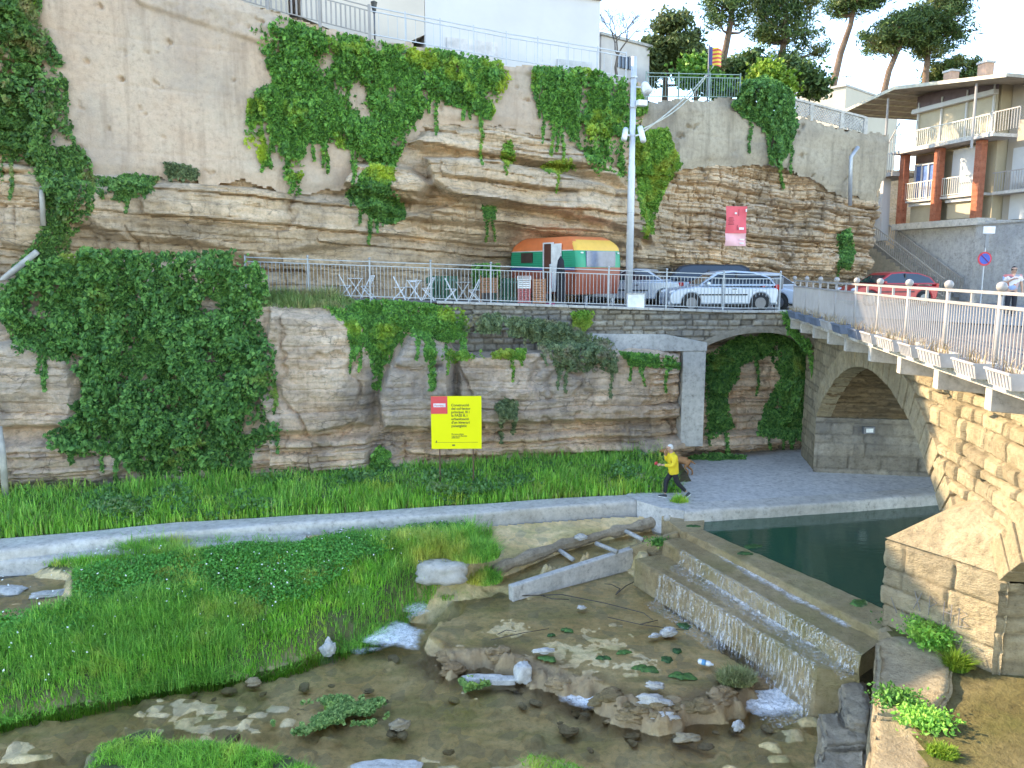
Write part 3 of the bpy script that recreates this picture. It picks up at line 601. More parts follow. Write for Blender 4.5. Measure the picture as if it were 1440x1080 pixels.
# scratched graffiti on the cutwater
INK = mat('grey_spray_paint', (.22, .2, .19), .8)
def on_cut(u, z): return Vector(A_.lerp(N_, u)[:2]+(0,)) + Vector((nn[30][0], nn[30][1], 0))*.055 + Vector((0, 0, z))
m = MB()
for st in [[(.3, 2.3), (.36, 1.95)], [(.36, 2.3), (.3, 1.95)], [(.43, 1.95), (.43, 2.3), (.49, 2.22), (.43, 2.1)], [(.55, 2.3), (.55, 1.95)], [(.55, 2.12), (.61, 2.12)], [(.61, 2.3), (.61, 1.95)], [(.67, 1.95), (.67, 2.28), (.73, 2.22), (.67, 2.12), (.75, 2.02), (.67, 1.95)], [(.2, 1.85), (.28, 1.6), (.33, 1.85)], [(.1, 2.0), (.16, 1.75)], [(.5, 1.8), (.56, 1.62), (.7, 1.7)]]:
    m.tube([on_cut(1-u, z) for u, z in st], .008, 5)
m.build('graffiti', INK, bridge)
# deck, brackets
def DP(Y, z, off=0.): q = BP(Y, z, off); return Vector((float(q[0]), float(q[1]), float(q[2])))
m = MB(); m.add([DP(5, 6.33, .93), DP(28.0, 6.33, .93), DP(28.6, 6.33, -7.1), DP(5, 6.33, -7.1), DP(5, 6.47, .93), DP(28.0, 6.47, .93), DP(28.6, 6.47, -7.1), DP(5, 6.47, -7.1)],
    [(3, 2, 1, 0), (4, 5, 6, 7), (0, 1, 5, 4), (1, 2, 6, 5), (2, 3, 7, 6), (3, 0, 4, 7)])
m.build('deck_slab', CONC_WHITE, bridge, bevel=.015)
for Yb in (27.3, 25.39, 23.35, 21.35, 19.4, 17.14, 15.04, 13.01, 10.9, 8.9):
    m = MB(); q = [DP(Yb-.11, 6.328, .9), DP(Yb-.11, 6.0, .9), DP(Yb-.11, 5.93, .0), DP(Yb-.11, 6.328, .0)]
    m.prism(q, DP(Yb+.11, 0)-DP(Yb-.11, 0)).build('bracket', CONC_WHITE, bridge, bevel=.012)
m = MB(); m.add([DP(5, 6.476, .7), DP(27.6, 6.476, .7), DP(28.2, 6.476, -6.6), DP(5, 6.476, -6.6)], [(0, 1, 2, 3)]).build('deck_paving', rock_mat('deck_asphalt', [(.15, .12, .11), (.18, .145, .135), (.2, .17, .16)], stain=(.13, .11, .1), zs=1, bs=.2), bridge)
# ------------------------------------------------------------------ bridge railing
RAILW = mat('white_railing_paint', (.33, .3, .28), .45, .0, .06)
RAILG = mat('grey_railing_paint', (.5, .51, .53), .45, .2, .08)
rail = thing('bridge_railing', 'white metal bridge railing with ball topped posts', 'railing')
posts = [27.3, 25.1, 23.03, 20.95, 18.87, 16.89, 14.94, 12.91, 10.92, 8.9, 6.9]
for i, Yp in enumerate(posts):
    m = MB(); m.tube([DP(Yp, 6.47, .84), DP(Yp, 7.74, .84)], .035, 8); m.ball(DP(Yp, 7.79, .84), .075); m.build('post', RAILW, rail, True)
m = MB()
for z in (7.70, 7.5): m.bar(DP(6.5, z, .84), DP(27.4, z, .84), .05, .045)
for a, b in zip(posts[:-1], posts[1:]): m.bar(DP((a+b)/2, 7.5, .84), DP((a+b)/2, 7.7, .84), .04, .04, (1, 0, 0))
m.bar(DP(6.5, 6.56, .84), DP(27.4, 6.56, .84), .04, .03); m.build('rail', RAILW, rail)
for a, b in zip(posts[:-1], posts[1:]):
    m = MB(); k = int(abs(a-b)/.105)
    for i in range(1, k): y = b+(a-b)*i/k; m.bar(DP(y, 6.56, .84), DP(y, 7.5, .84), .017, .017, (1, 0, 0))
    m.build('bar_panel', RAILW, rail)
# ------------------------------------------------------------------ planters on the ledge
PW = mat('white_plastic', (.4, .38, .37), .5); PD = mat('blue_grey_plastic', (.13, .16, .22), .5); PSOIL = mat('potting_soil', (.09, .06, .04), .9)
DRY = leaf_mat('dry_stalks', (.25, .17, .09), (.38, .28, .16), (.48, .38, .22), trans=.1)
def planter(Ya, Yb, m_, label):
    yc = (Ya+Yb)/2; L = abs(Yb-Ya)*.86; c = DP(yc, 6.473, .99+.06)
    t_ = thing('planter_box', label, 'planter', c, -math.atan(BK), 'planter boxes on the bridge ledge')
    w0, w1, h = .1, .15, .23; mb = MB()
    out = [(-w0, -L/2+.04), (w0, -L/2+.04), (w0, L/2-.04), (-w0, L/2-.04)]; up = [(-w1, -L/2), (w1, -L/2), (w1, L/2), (-w1, L/2)]
    inn = [(x*.82, y*.95) for x, y in up]
    vs = [(x, y, 0) for x, y in out]+[(x, y, h) for x, y in up]+[(x, y, h) for x, y in inn]+[(x, y, h-.06) for x, y in inn]
    fs = [(3, 2, 1, 0)]+[(a+i, a+(i+1) % 4, a+4+(i+1) % 4, a+4+i) for a in (0, 4, 8) for i in range(4)]; mb.add(vs, fs)
    for i in range(7):
        yy = -L/2+.1+i*(L-.2)/6
        for sx in (-1, 1): mb.bar((sx*(w0+.006), yy, .02), (sx*(w1-.002), yy, h-.04), .02, .02, (0, 1, 0))
    for sx in (-1, 1): mb.bar((sx*w1, -L/2, h-.012), (sx*w1, L/2, h-.012), .03, .03)
    mb.build('box', m_, t_)
    MB().add([(x*.99, y*.99, h-.05) for x, y in inn], [(0, 1, 2, 3)]).build('soil', PSOIL, t_)
    rg = np.random.default_rng(int(Ya*100)); n_ = int(90*L); P = np.stack([(rg.random(n_)-.5)*w1*1.5, (rg.random(n_)-.5)*L*.9, np.full(n_, h-.06)], 1)
    P = P[::2]; V, F = blade_quads(P, .26, .012, 1.1, rg); mesh_np('dry_plant', V, F, DRY, t_, False)
ORD = ['nearest the camera', 'second from the near end of the ledge', 'third from the near end of the ledge', 'fourth from the near end of the ledge', 'fifth from the near end of the ledge', 'sixth from the near end of the ledge']
for i, (a, b) in enumerate([(9.5, 10.42), (10.62, 11.62), (11.95, 13.25), (13.4, 14.25), (14.4, 15.8), (15.95, 16.95)]):
    planter(a, b, PW, 'white ribbed planter box with dried stalks, '+ORD[i])
planter(17.1, 18.2, PD, 'dark planter box with dry stalks, just beyond the white ones on the bridge ledge')
planter(18.7, 19.8, PD, 'dark grey planter with the bushiest dry plant above the arch crown')
planter(20.0, 21.2, PW, 'single pale planter box between dark ones on the bridge ledge')
planter(21.5, 22.8, PD, 'dark blue planter, third from the far end of the bridge ledge')
planter(23.1, 24.5, PD, 'dark blue planter, second from the far end of the bridge ledge')
planter(24.8, 26.4, PD, 'dark blue planter at the far end of the bridge ledge, beside the terrace')

# ================================================================== WEIR
weir = thing('stepped_weir', 'stepped stone weir with water spilling over two long steps', 'weir')
def WP(p0, p1, z): return PZ(*p0, z), PZ(*p1, z)
def slab(name, e0, e1, f0, f1, zt, zb, m, par, dz=0., seed=1, n1=70, n2=10):
    """a rough block: edges e0-e1 (back) and f0-f1 (front), top zt, front face down to zb"""
    e0, e1, f0, f1 = [np.array(q[:2]) for q in (e0, e1, f0, f1)]; u = np.linspace(0, 1, n1)[:, None]; E = e0+(e1-e0)*u; F = f0+(f1-f0)*u; rows = []
    nrm_ = np.array([-(f1-f0)[1], (f1-f0)[0]]); nrm_ = nrm_/np.linalg.norm(nrm_)
    if (F.mean(0)-E.mean(0))@nrm_ < 0: nrm_ = -nrm_
    for t_ in np.linspace(0, 1, n2): rows.append(np.column_stack([E+(F-E)*t_, np.full(n1, zt)]))
    for t_ in np.linspace(.12, 1, 7): rows.append(np.column_stack([F+nrm_*.03*t_, np.full(n1, zt+(zb-zt)*t_)]))
    V = np.stack(rows, 1); d = .05*(fbm(V[..., 0]*3, V[..., 1]*3+V[..., 2]*3, seed)-.5); d2 = .07*(fbm(V[..., 0]*6, V[..., 2]*7, seed+3)-.5)
    V[..., 2] += d*(np.arange(V.shape[1]) < n2)[None]; V[:, n2-1:, :2] += (d2[:, n2-1:, None]*nrm_)
    for i_ in (0, -1): mb_ = MB(); mb_.add([tuple(E[i_])+(zt-.01,), tuple(F[i_])+(zt-.01,), tuple(F[i_]+nrm_*.03)+(zb,), tuple(E[i_])+(zb,)], [(0, 1, 2, 3)]); mb_.build(name+'_end', m, par)
    return mesh_np(name, V.reshape(-1, 3), gridfaces(n1, V.shape[1]), m, par)
wz = dict(c=.76, t1=.58, t2=.18, f=-.55)
P0, P1 = PZ(985, 747, .76), PZ(1263, 869, .76)
c0, c1 = WP((960, 746), (1240, 891), wz['c']); 
a0, a1 = WP((933, 760), (1211, 922), wz['t1']); b0, b1 = WP((893, 786), (1150, 938), wz['t2'])
P1 = P1+(P1-P0)*.08
MB().prism([PZ(x, y, .77) for x, y in ((926, 722), (960, 748), (988, 750), (992, 722), (965, 714))], (0, 0, -1.2)).build('crest_end', WET, weir, bevel=.03, sub=2)

slab('crest', P0+Vector((.12, .06, 0)), P1+Vector((.12, .06, 0)), c0, c1, wz['c'], wz['t1']-.05, WET, weir, 1)
slab('upper_step', c0, c1, a0, a1, wz['t1'], wz['t2']-.05, WET, weir, 2)
slab('lower_step', a0, a1, b0, b1, wz['t2'], -1.1, WET, weir, 3)
# white water on the weir
def foam_mat(name, lo, hi, scale=(9, 9, 1.2), col=(.92, .91, .9), fade=True):
    m, n, p = new_mat(name); p.inputs['Base Color'].default_value = (*col, 1); p.inputs['Roughness'].default_value = .6; p.inputs['Specular IOR Level'].default_value = .2
    f = ramp(n, noise(n, coords(n, scale), 1.5, 6, .7, .6), [(lo, (0, 0, 0)), (hi, (1, 1, 1))])
    t_ = nd(n, 'ShaderNodeBsdfTransparent'); mx = nd(n, 'ShaderNodeMixShader')
    if fade: at_ = nd(n, 'ShaderNodeAttribute', attribute_name='tone'); f = mixc(n, 1., f, at_.outputs['Fac'], 'MULTIPLY')
    n.links.new(f, mx.inputs[0]); n.links.new(t_.outputs[0], mx.inputs[1]); n.links.new(p.outputs[0], mx.inputs[2])
    n.links.new(mx.outputs[0], n.nodes['Material Output'].inputs[0]); return m
FALL = foam_mat('falling_water', .49, .82, (15, 15, 1.2), fade=False); FOAM = foam_mat('foam', .2, .56, (10, 10, 10)); FOAMB = foam_mat('loose_foam', .32, .62, (10, 10, 10))
def fall_sheet(name, l0, l1, zt, zb, out, spread, seed, label=None, w0=.0):
    n1 = 140; l0, l1 = np.array(l0[:2]), np.array(l1[:2]); u = np.linspace(0, 1, n1)[:, None]; L = l0+(l1-l0)*u; d = np.array([-.9, -.437]); rows = []
    prof = [(-.03, zt+.02), (.02, zt+.0), (.07, zt-.06)]+[(.05+out*t_**1.5, zt-.06+(zb-zt+.06)*t_) for t_ in (.3, .6, 1)]+[(.05+out+spread*t_, zb+.02-.02*t_) for t_ in (.4, 1)]
    for k_, (q, z) in enumerate(prof):
        jj = (fbm(u[:, 0]*30, u[:, 0]*0+k_*.4, seed)-.5)*.12*(k_ > 2)
        rows.append(np.column_stack([L+d*(q+jj[:, None]*(1+2*(k_ > 6))), np.full(n1, z)+jj*.3]))
    V = np.stack(rows, 1); o = mesh_np(name, V.reshape(-1, 3), gridfaces(n1, len(rows)), FALL); o['kind'] = 'structure'; return o
fall_sheet('water_fall', a0.lerp(a1, .12), a1, .6, .2, .08, .3, 810)
fall_sheet('water_fall', b0.lerp(b1, .18), b0.lerp(b1, .62), .2, -.54, .12, .35, 820)
fall_sheet('water_fall', b0.lerp(b1, .55), b1, .2, -.88, .18, .8, 830)
def foam_patch(px, z, seed, lump=.1, m_=None, n1=60):
    poly = zp(px, z); a = np.array(poly); lo, hi = a.min(0)-.1, a.max(0)+.1; gx = np.linspace(lo[0], hi[0], n1); gy = np.linspace(lo[1], hi[1], n1); Xg, Yg_ = np.meshgrid(gx, gy, indexing='ij')
    sd = sdpoly(Xg, Yg_, poly)+.3*(fbm(Xg*4, Yg_*4, seed)-.5); Zf = z+.015+lump*np.clip(sd*3, 0, 1)*(.25*fbm(Xg*3, Yg_*3, seed+3, 3)+.25*fbm(Xg*14, Yg_*14, seed+4, 2))
    o = mesh_np('white_water', np.stack([Xg, Yg_, Zf], -1).reshape(-1, 3), gridfaces(n1, n1, sd > 0), m_ or FOAM, None, True, np.clip(sstep(0, .32, sd+.14*(fbm(Xg*9, Yg_*9, seed+8)-.5))*(.55+.8*fbm(Xg*3.5, Yg_*3.5, seed+9)), 0, 1)); o['kind'] = 'structure'; return o
foam_patch([(1080, 930), (1130, 950), (1160, 968), (1140, 1000), (1090, 1015), (1040, 1000), (1030, 985), (1060, 965)], -.9, 850, .22)
foam_patch([(780, 975), (830, 965), (862, 985), (855, 1005), (800, 995)], -.92, 860, .14)
foam_patch([(510, 885), (560, 872), (600, 885), (592, 918), (545, 912), (505, 905)], -.75, 870, .18)
foam_patch([(470, 895), (505, 905), (545, 912), (500, 925)], -.92, 880, .05, FOAMB)
foam_patch([(560, 850), (600, 840), (610, 860), (575, 875)], -.5, 885, .05, FOAMB)
foam_patch([(917, 825), (935, 830), (1000, 870), (1060, 915), (1085, 940), (1050, 925), (980, 880)], -.55, 890, .1)
foam_patch([(905, 733), (935, 728), (952, 738), (925, 743)], .42, 893, .04, FOAMB)
foam_patch([(944, 787), (965, 793), (1080, 862), (1212, 937), (1205, 946), (1140, 913), (1060, 868), (985, 818)], .21, 896, .1, FOAMB, 110)
foam_patch([(985, 765), (1030, 780), (1120, 835), (1200, 878), (1190, 885), (1110, 845), (1030, 800)], .6, 897, .04, FOAMB, 90)
# low channel wall, ladder struts
TWIG = mat('wet_twig', (.08, .06, .04), .5)
def twig(label, px, z, r=.018):
    m = MB()
    for ch in px: m.tube([PZ(x, y, z+.015) for x, y in ch], [r*(1-.6*i/len(ch)) for i in range(len(ch))], 5)
    tag(m.build('fallen_twig', TWIG, None, True), label, 'twig')
twig('long dark branching twig lying across the upper part of the basin', [[(730, 838), (790, 836), (850, 848), (905, 862), (918, 872)], [(760, 837), (776, 842), (800, 843)], [(866, 836), (880, 824), (892, 818)], [(866, 836), (872, 828), (860, 822), (850, 821)]], -.5)
twig('thin dark twig curving near the left rim of the basin', [[(690, 900), (735, 890), (772, 884)], [(700, 892), (712, 886), (726, 888)]], -.5, .012)
twig('short dark twig in the basin beside the pale green algae', [[(855, 868), (900, 878), (960, 886)], [(900, 878), (925, 872)]], -.5, .014)
lw = thing('channel_wall', 'low pale concrete wall beside the weir, its inner end brown and wet', 'wall')
def beamblock(p0, p1, wd, z0, z1, name, m_, par, bev=.03): 
    p0, p1 = Vector(p0), Vector(p1); d = (p1-p0); L = d.length; ang = atan2(d.y, d.x); mb = MB(); nseg = 10
    for i in range(nseg):
        pass
    mb.box(((p0.x+p1.x)/2, (p0.y+p1.y)/2, (z0+z1)/2), (L, wd, z1-z0), ang); return mb.build(name, m_, par, bevel=bev)
MB().bar(PZ(718, 823, -.16)-Vector((0, 0, .35)), PZ(890, 769, .06)-Vector((0, 0, .35)), .22, .7).build('pale_wall', CONC_WHITE, lw, bevel=.03)
MB().bar(PZ(890.5, 769, .06)-Vector((0, 0, .38)), PZ(962, 746, .74)-Vector((0, 0, .38)), .28, .76).build('wet_end', WET, lw, bevel=.05, sub=3)
zst = (0., .12, .32)
for i, (p, q, lb) in enumerate([((784, 772), (806, 787), 'short pale concrete strut across the channel, leftmost of three'), ((838, 764), (868, 776), 'short concrete strut in the middle of the channel, leaning and mossy'), ((880, 747), (904, 759), 'short pale strut across the channel nearest the walking man')]):
    o = MB().tube([PZ(*p, zst[i]), PZ(*q, zst[i]-.04)], .065, 8).build('channel_strut', CONC, None, True); tag(o, lb, 'strut', 'struts across the channel')
# edge of the sloping platform beside the channel
BLOCKK = rock_mat('kerb_stone', [(.4, .3, .2), (.5, .4, .29), (.56, .46, .35)], stain=(.26, .2, .12), zs=1, bs=.9)
kp = [PZ(692, 801, -.04), PZ(740, 783, .04), PZ(790, 765, .1), PZ(850, 750, .24), PZ(900, 738, .42), PZ(934, 727, .62)]; kq = [kp[k_].lerp(kp[k_+1], t_) for k_ in range(5) for t_ in np.linspace(0, 1, 8, endpoint=False)]+[kp[-1]]
m = MB(); m.tube([p+Vector((0, 0, .07*float(fbm(np.array(k_*.33), np.array(0.), 5)-.5)-.03)) for k_, p in enumerate(kq)], [.09+.09*float(vn(np.array(k_*.37), np.array(2.), 6))+.05*float(vn(np.array(k_*1.3), np.array(7.), 9)) for k_ in range(len(kq))], 9)
o = m.build('channel_kerb', BLOCKK, None); tag(o, 'rough brown stone kerb on the far side of the channel', 'kerb')
# big blocks at lower right
def rockmesh(name, c, r, seed, m_, label=None, cat='rock', group=None, flat=.0, ang=0., par=None, box=0.):
    nu, nv = 36, 22; th = np.linspace(.02, pi-.02, nv); ph = np.linspace(0, 2*pi, nu, endpoint=False); PH, TH = np.meshgrid(ph, th, indexing='ij')
    d = np.stack([np.sin(TH)*np.cos(PH), np.sin(TH)*np.sin(PH), np.cos(TH)], -1)
    if box: d = d/(np.abs(d)**(1/box*2)).sum(-1, keepdims=True)**(box/2)
    k_ = .82+.75*(fbm(d[..., 0]*1.6+seed, d[..., 1]*1.6+d[..., 2]*2.1, seed)-.5)*(1-.6*(box > 0))+.26*(fbm(d[..., 0]*4+seed, d[..., 1]*5+d[..., 2]*6, seed+1)-.5)
    V = d*k_[..., None]*np.array(r); ca, sa = cos(ang), sin(ang)
    V = np.stack([V[..., 0]*ca-V[..., 1]*sa+c[0], V[..., 0]*sa+V[..., 1]*ca+c[1], V[..., 2]+c[2]], -1)
    i = np.arange(nu*nv).reshape(nu, nv); j = np.roll(i, -1, 0); F = np.stack([i[:, :-1], i[:, 1:], j[:, 1:], j[:, :-1]], -1).reshape(-1, 4)
    o = mesh_np(name, V.reshape(-1, 3), F, m_, par)
    if label: tag(o, label, cat, group)
    return o
def bigblock(px, zt, zb, m_, label, name='stone_block', seed=1, h=.06):
    q = [PZ(x, y, zt) for x, y in px]; cx = sum((p for p in q), Vector())/len(q); bm = bmesh.new()
    bot = [bm.verts.new((p.x+(p.x-cx.x)*.04, p.y+(p.y-cx.y)*.04, zb)) for p in q]; tp = [bm.verts.new(p) for p in q]; n_ = len(q)
    bm.faces.new(tp); bm.faces.new(bot[::-1]); [bm.faces.new((bot[i], bot[(i+1) % n_], tp[(i+1) % n_], tp[i])) for i in range(n_)]
    bmesh.ops.recalc_face_normals(bm, faces=bm.faces[:]); bmesh.ops.bevel(bm, geom=bm.edges[:], offset=.06, segments=2, affect='EDGES')
    bmesh.ops.triangulate(bm, faces=bm.faces[:])
    for _ in range(5):
        ed = [e for e in bm.edges if e.calc_length() > .14]
        if not ed: break
        bmesh.ops.subdivide_edges(bm, edges=ed, cuts=1); bmesh.ops.triangulate(bm, faces=[f for f in bm.faces if len(f.verts) > 3])
    bm.normal_update(); co_ = np.array([v.co[:] for v in bm.verts]); nn_ = np.array([v.normal[:] for v in bm.verts])
    dsp = h*2*(fbm(co_[:, 0]*1.5+co_[:, 2], co_[:, 1]*1.5+co_[:, 2]*1.3, seed)-.5)+h*.7*(fbm(co_[:, 0]*6+co_[:, 2]*4, co_[:, 1]*6-co_[:, 2]*5, seed+2)-.5)
    for v, d_ in zip(bm.verts, nn_*dsp[:, None]): v.co += Vector(d_)
    me = bpy.data.meshes.new(name); bm.to_mesh(me); bm.free(); me.polygons.foreach_set('use_smooth', [True]*len(me.polygons)); me.materials.append(m_)
    o = bpy.data.objects.new(name, me); C.objects.link(o); return tag(o, label, 'block', 'stone blocks at the foot of the pier')
BLOCKM = rock_mat('river_block', [(.46, .36, .25), (.55, .44, .32), (.6, .5, .38)], stain=(.22, .2, .15), zs=1)
bigblock([(1231, 897), (1296, 893), (1340, 925), (1336, 975), (1310, 1010), (1228, 1003)], 1.45, -1.2, SAND, 'large pale flat topped block before the bridge pier, grass along its right side', seed=20)
bigblock([(1227, 1006), (1285, 1006), (1312, 1040), (1325, 1110), (1215, 1110)], 1.35, -1.2, SAND, 'pale flat block at the bottom edge, in front of the large pier block', seed=30)
bigblock([(1180, 962), (1218, 955), (1226, 1000), (1222, 1022), (1190, 1018), (1182, 990)], .0, -1.2, BLOCKM, 'small grey brown block wedged between weir end and large pale block', seed=40, h=.1)
bigblock([(1150, 1003), (1182, 992), (1190, 1022), (1222, 1028), (1222, 1045), (1160, 1050)], -.15, -1.2, BLOCKM, 'rounded grey block beside the foaming water below the weir', seed=50, h=.1)
bigblock([(1152, 1052), (1222, 1048), (1218, 1110), (1140, 1110)], -.1, -1.2, BLOCKM, 'grey flat block at the bottom edge beside the stream', seed=60, h=.1)
# mossy ground right of the pier
xs3 = np.arange(5.4, 16, .12); ys3 = np.arange(6.5, 13.9, .12); X3, Y3 = np.meshgrid(xs3, ys3, indexing='ij')
lim = 5.5+(X3*0)+np.clip((Y3-9.5)*.36, -1, 1.5)
o = mesh_np('mossy_ground', np.stack([X3, Y3, 1.38+.12*(fbm(X3, Y3, 905)-.5)], -1).reshape(-1, 3), gridfaces(len(xs3), len(ys3), X3 > lim), rock_mat('moss_ground', [(.16, .13, .05), (.2, .17, .07), (.26, .21, .11)], stain=(.1, .12, .02), stain_amt=.8, zs=1)); o['kind'] = 'structure'

# ================================================================== VEGETATION
IVY = leaf_mat('ivy_leaves', (0.054, 0.143, 0.034), (0.108, 0.286, 0.054), (0.229, 0.484, 0.085), (0.457, 0.550, 0.051), .55, .56)
IVYD = leaf_mat('dark_ivy_leaves', (0.043, 0.122, 0.034), (0.093, 0.234, 0.056), (0.202, 0.410, 0.094), (0.368, 0.438, 0.075), .5, .6)
IVYY = leaf_mat('bright_ivy_leaves', (0.072, 0.189, 0.029), (0.145, 0.319, 0.043), (0.29, 0.478, 0.072), (0.377, 0.435, 0.058), .7, .52)
IVYB = leaf_mat('tangled_ivy_leaves', (0.058, 0.127, 0.042), (0.103, 0.233, 0.059), (0.208, 0.380, 0.092), (0.368, 0.275, 0.118), .8, .56)
SCRUB = leaf_mat('scrub_leaves', (0.084, 0.126, 0.056), (0.154, 0.21, 0.098), (0.252, 0.308, 0.14), (0.308, 0.252, 0.154), 1.2, .52)
GRASS = leaf_mat('grass_blades', (0.124, 0.322, 0.041), (0.233, 0.563, 0.061), (0.436, 0.800, 0.104), (0.715, 0.800, 0.126), .6, .53, .3)
LUSH = leaf_mat('lush_blades', (0.133, 0.343, 0.064), (0.244, 0.572, 0.081), (0.445, 0.736, 0.131), (0.800, 0.736, 0.163), .35, .55, .3)
DRYG = leaf_mat('dry_grass', (.2, .24, .08), (.32, .34, .13), (.46, .42, .2), None, trans=.2)
PINE = leaf_mat('pine_needles', (0.030, 0.065, 0.022), (0.068, 0.122, 0.034), (0.134, 0.200, 0.053), (0.223, 0.229, 0.066), .35, .52, .15)
LEAFB = leaf_mat('bright_leaves', (.1, .2, .02), (.2, .33, .03), (.33, .45, .06), None, trans=.35)
OLIVE = leaf_mat('olive_leaves', (0.048, 0.072, 0.024), (0.096, 0.132, 0.042), (0.18, 0.216, 0.072), (0.24, 0.216, 0.096), .3, .5, .15)
BARK = rock_mat('bark', [(.16, .1, .07), (.24, .16, .11), (.3, .21, .15)], stain=(.12, .09, .07), zs=.6, bs=.7)
STEM = mat('ivy_stems', (.14, .1, .06), .9)

def SU(X, z):
    k = np.maximum(sdpoly(X, z, WALL1), sdpoly(X, z, WALL2)) > 0
    return np.where(k, np.minimum(UY(X, z), UB(X)-.12), UY(X, z))
def ivy(label, poly, surf, n, thick=.4, size=.15, m=IVY, holes=(), rag=14, seed=0, name='ivy', cat='ivy', kind=None, bias=(-.25, -.9, .35), drop=.5, freq=.02):
    rg = np.random.default_rng(seed+50); q = sample_poly(poly, int(n*1.5), rg)
    sd = sdpoly(q[:, 0], q[:, 1], poly)
    for h in holes: sd = np.minimum(sd, -sdpoly(q[:, 0], q[:, 1], h))
    ed = sd+rag*(fbm(q[:, 0]*.05, q[:, 1]*.035, seed)-.5)*2+rag*.7*(fbm(q[:, 0]*.2, q[:, 1]*.12, seed+1)-.5)*2
    gap = sstep(.3, .37, fbm(q[:, 0]*.045, q[:, 1]*.03, seed+3))*.92+.08
    k = (rg.random(len(ed)) < sstep(-rag*.6, rag*1.5, ed)*gap); q = q[k][:n]; ed = ed[k][:n]
    ns_ = max(3, int(n/450)); s0 = q[rg.choice(len(q), ns_)]; Q2 = []
    for sx, sy_ in s0:
        ln = rg.uniform(12, 30+rag*3.2); t__ = np.arange(0, ln, .75); Q2.append(np.stack([sx+rg.normal(0, 3)*(t__/ln)+np.sin(t__*.12+sx)*1.5+rg.normal(0, 1.3, len(t__))*(1-t__/ln*.6), sy_+t__+rg.normal(0, .8, len(t__))], 1))
    q = np.concatenate([q]+Q2); ed = np.concatenate([ed]+[np.full(len(z_), 3.) for z_ in Q2])
    base = onto(q[:, 0], q[:, 1], surf)
    # lumpy cushion on the rock: leaves through its whole depth, most near its skin
    lump = .15+.95*sstep(.33, .67, fbm(base[:, 0]*1.5+base[:, 1], base[:, 2]*1.0, seed+7))+.8*(fbm(base[:, 0]*4.5, base[:, 2]*3., seed+8)-.5)
    lump = np.maximum(.05, lump)
    dep = thick*lump*sstep(0, 26, ed)*(1-.75*rg.random(len(q))**2.2)+.03
    P = base+np.stack([-.3*dep, -dep, .15*dep], 1)
    V, F = leaf_quads(P, size, np.tile(np.array(bias), (len(P), 1)), .75, drop, .8, rg)
    o = mesh_np(name, V, F, m, None, False)
    return tag(o, label, cat, None, kind)
ivy('tall tangled ivy curtain on the cliff at the left picture edge, beside the pink wall', [(-70, -80), (62, -80), (60, 30), (90, 85), (106, 190), (142, 250), (130, 300), (100, 345), (86, 410), (20, 400), (40, 350), (62, 310), (58, 255), (0, 215), (-70, 210)], SU, 21000, .6, .15, IVYB, seed=1)
ivy('huge dark green ivy mass hanging over the lower cliff, left of the yellow sign', [(20, 390), (60, 365), (130, 350), (230, 355), (340, 350), (372, 375), (380, 420), (365, 450), (388, 490), (390, 540), (378, 590), (410, 602), (362, 640), (352, 668), (200, 672), (190, 645), (95, 640), (88, 610), (118, 560), (112, 512), (20, 500), (10, 440)], LY, 40000, .8, .15, IVYD, seed=2)
ivy('broad ivy curtain hanging from the railing over the pink wall', [(352, 40), (400, 25), (470, 45), (560, 62), (640, 72), (705, 85), (722, 112), (705, 140), (690, 170), (650, 152), (610, 140), (578, 180), (562, 225), (548, 262), (520, 270), (500, 262), (515, 230), (502, 212), (450, 205), (432, 200), (424, 275), (405, 275), (394, 215), (366, 170), (358, 130), (384, 112)], SU, 30000, .5, .145, IVY, [[(504, 112), (514, 125), (526, 165), (512, 160), (500, 140)], [(455, 90), (465, 90), (460, 130), (452, 125)]], seed=3)
ivy('narrow wisp of ivy on the pink wall, just left of the broad ivy curtain', [(350, 140), (362, 140), (370, 180), (382, 232), (370, 235), (360, 210), (344, 208), (346, 175)], SU, 1500, .2, .14, IVY, rag=6, seed=4)
ivy('dark round ivy bush hanging below the broad ivy curtain', [(520, 250), (548, 255), (566, 280), (572, 306), (545, 318), (520, 305), (485, 275), (495, 262)], SU, 5000, .7, .14, IVYD, rag=8, seed=5)
ivy('ivy curtain with yellowish tips, left of the tall lamp post', [(748, 97), (800, 92), (870, 105), (884, 112), (884, 255), (858, 240), (838, 245), (812, 205), (788, 172), (768, 168), (748, 130)], SU, 12000, .45, .145, IVY, seed=6)
ivy('bright green ivy trailing down right behind the lamp post', [(888, 105), (912, 150), (906, 185), (940, 178), (946, 200), (960, 230), (936, 265), (922, 300), (920, 336), (904, 336), (900, 290), (886, 245)], SU, 8000, .4, .145, IVYY, rag=9, seed=7)
ivy('thick dark ivy clump overhanging the beige wall under the yellow green tree', [(1028, 150), (1045, 118), (1080, 106), (1112, 125), (1127, 165), (1112, 205), (1098, 240), (1082, 230), (1076, 182), (1040, 162)], SU, 9000, 1.1, .15, IVYD, rag=9, seed=8)
ivy('ivy hanging from the terrace edge over the crack in the lower rock', [(455, 432), (520, 420), (580, 425), (645, 432), (668, 455), (640, 482), (612, 478), (614, 550), (604, 550), (600, 482), (572, 470), (546, 500), (534, 548), (524, 548), (520, 505), (496, 512), (490, 462)], LY, 12000, .4, .13, IVY, rag=9, seed=9)
ivy('dark ivy filling the shaded right side behind the stone arch', [(1070, 466), (1122, 476), (1143, 500), (1142, 600), (1132, 620), (1062, 614), (1075, 570), (1098, 530), (1080, 500)], LY, 13000, .5, .14, IVYD, rag=9, seed=10)
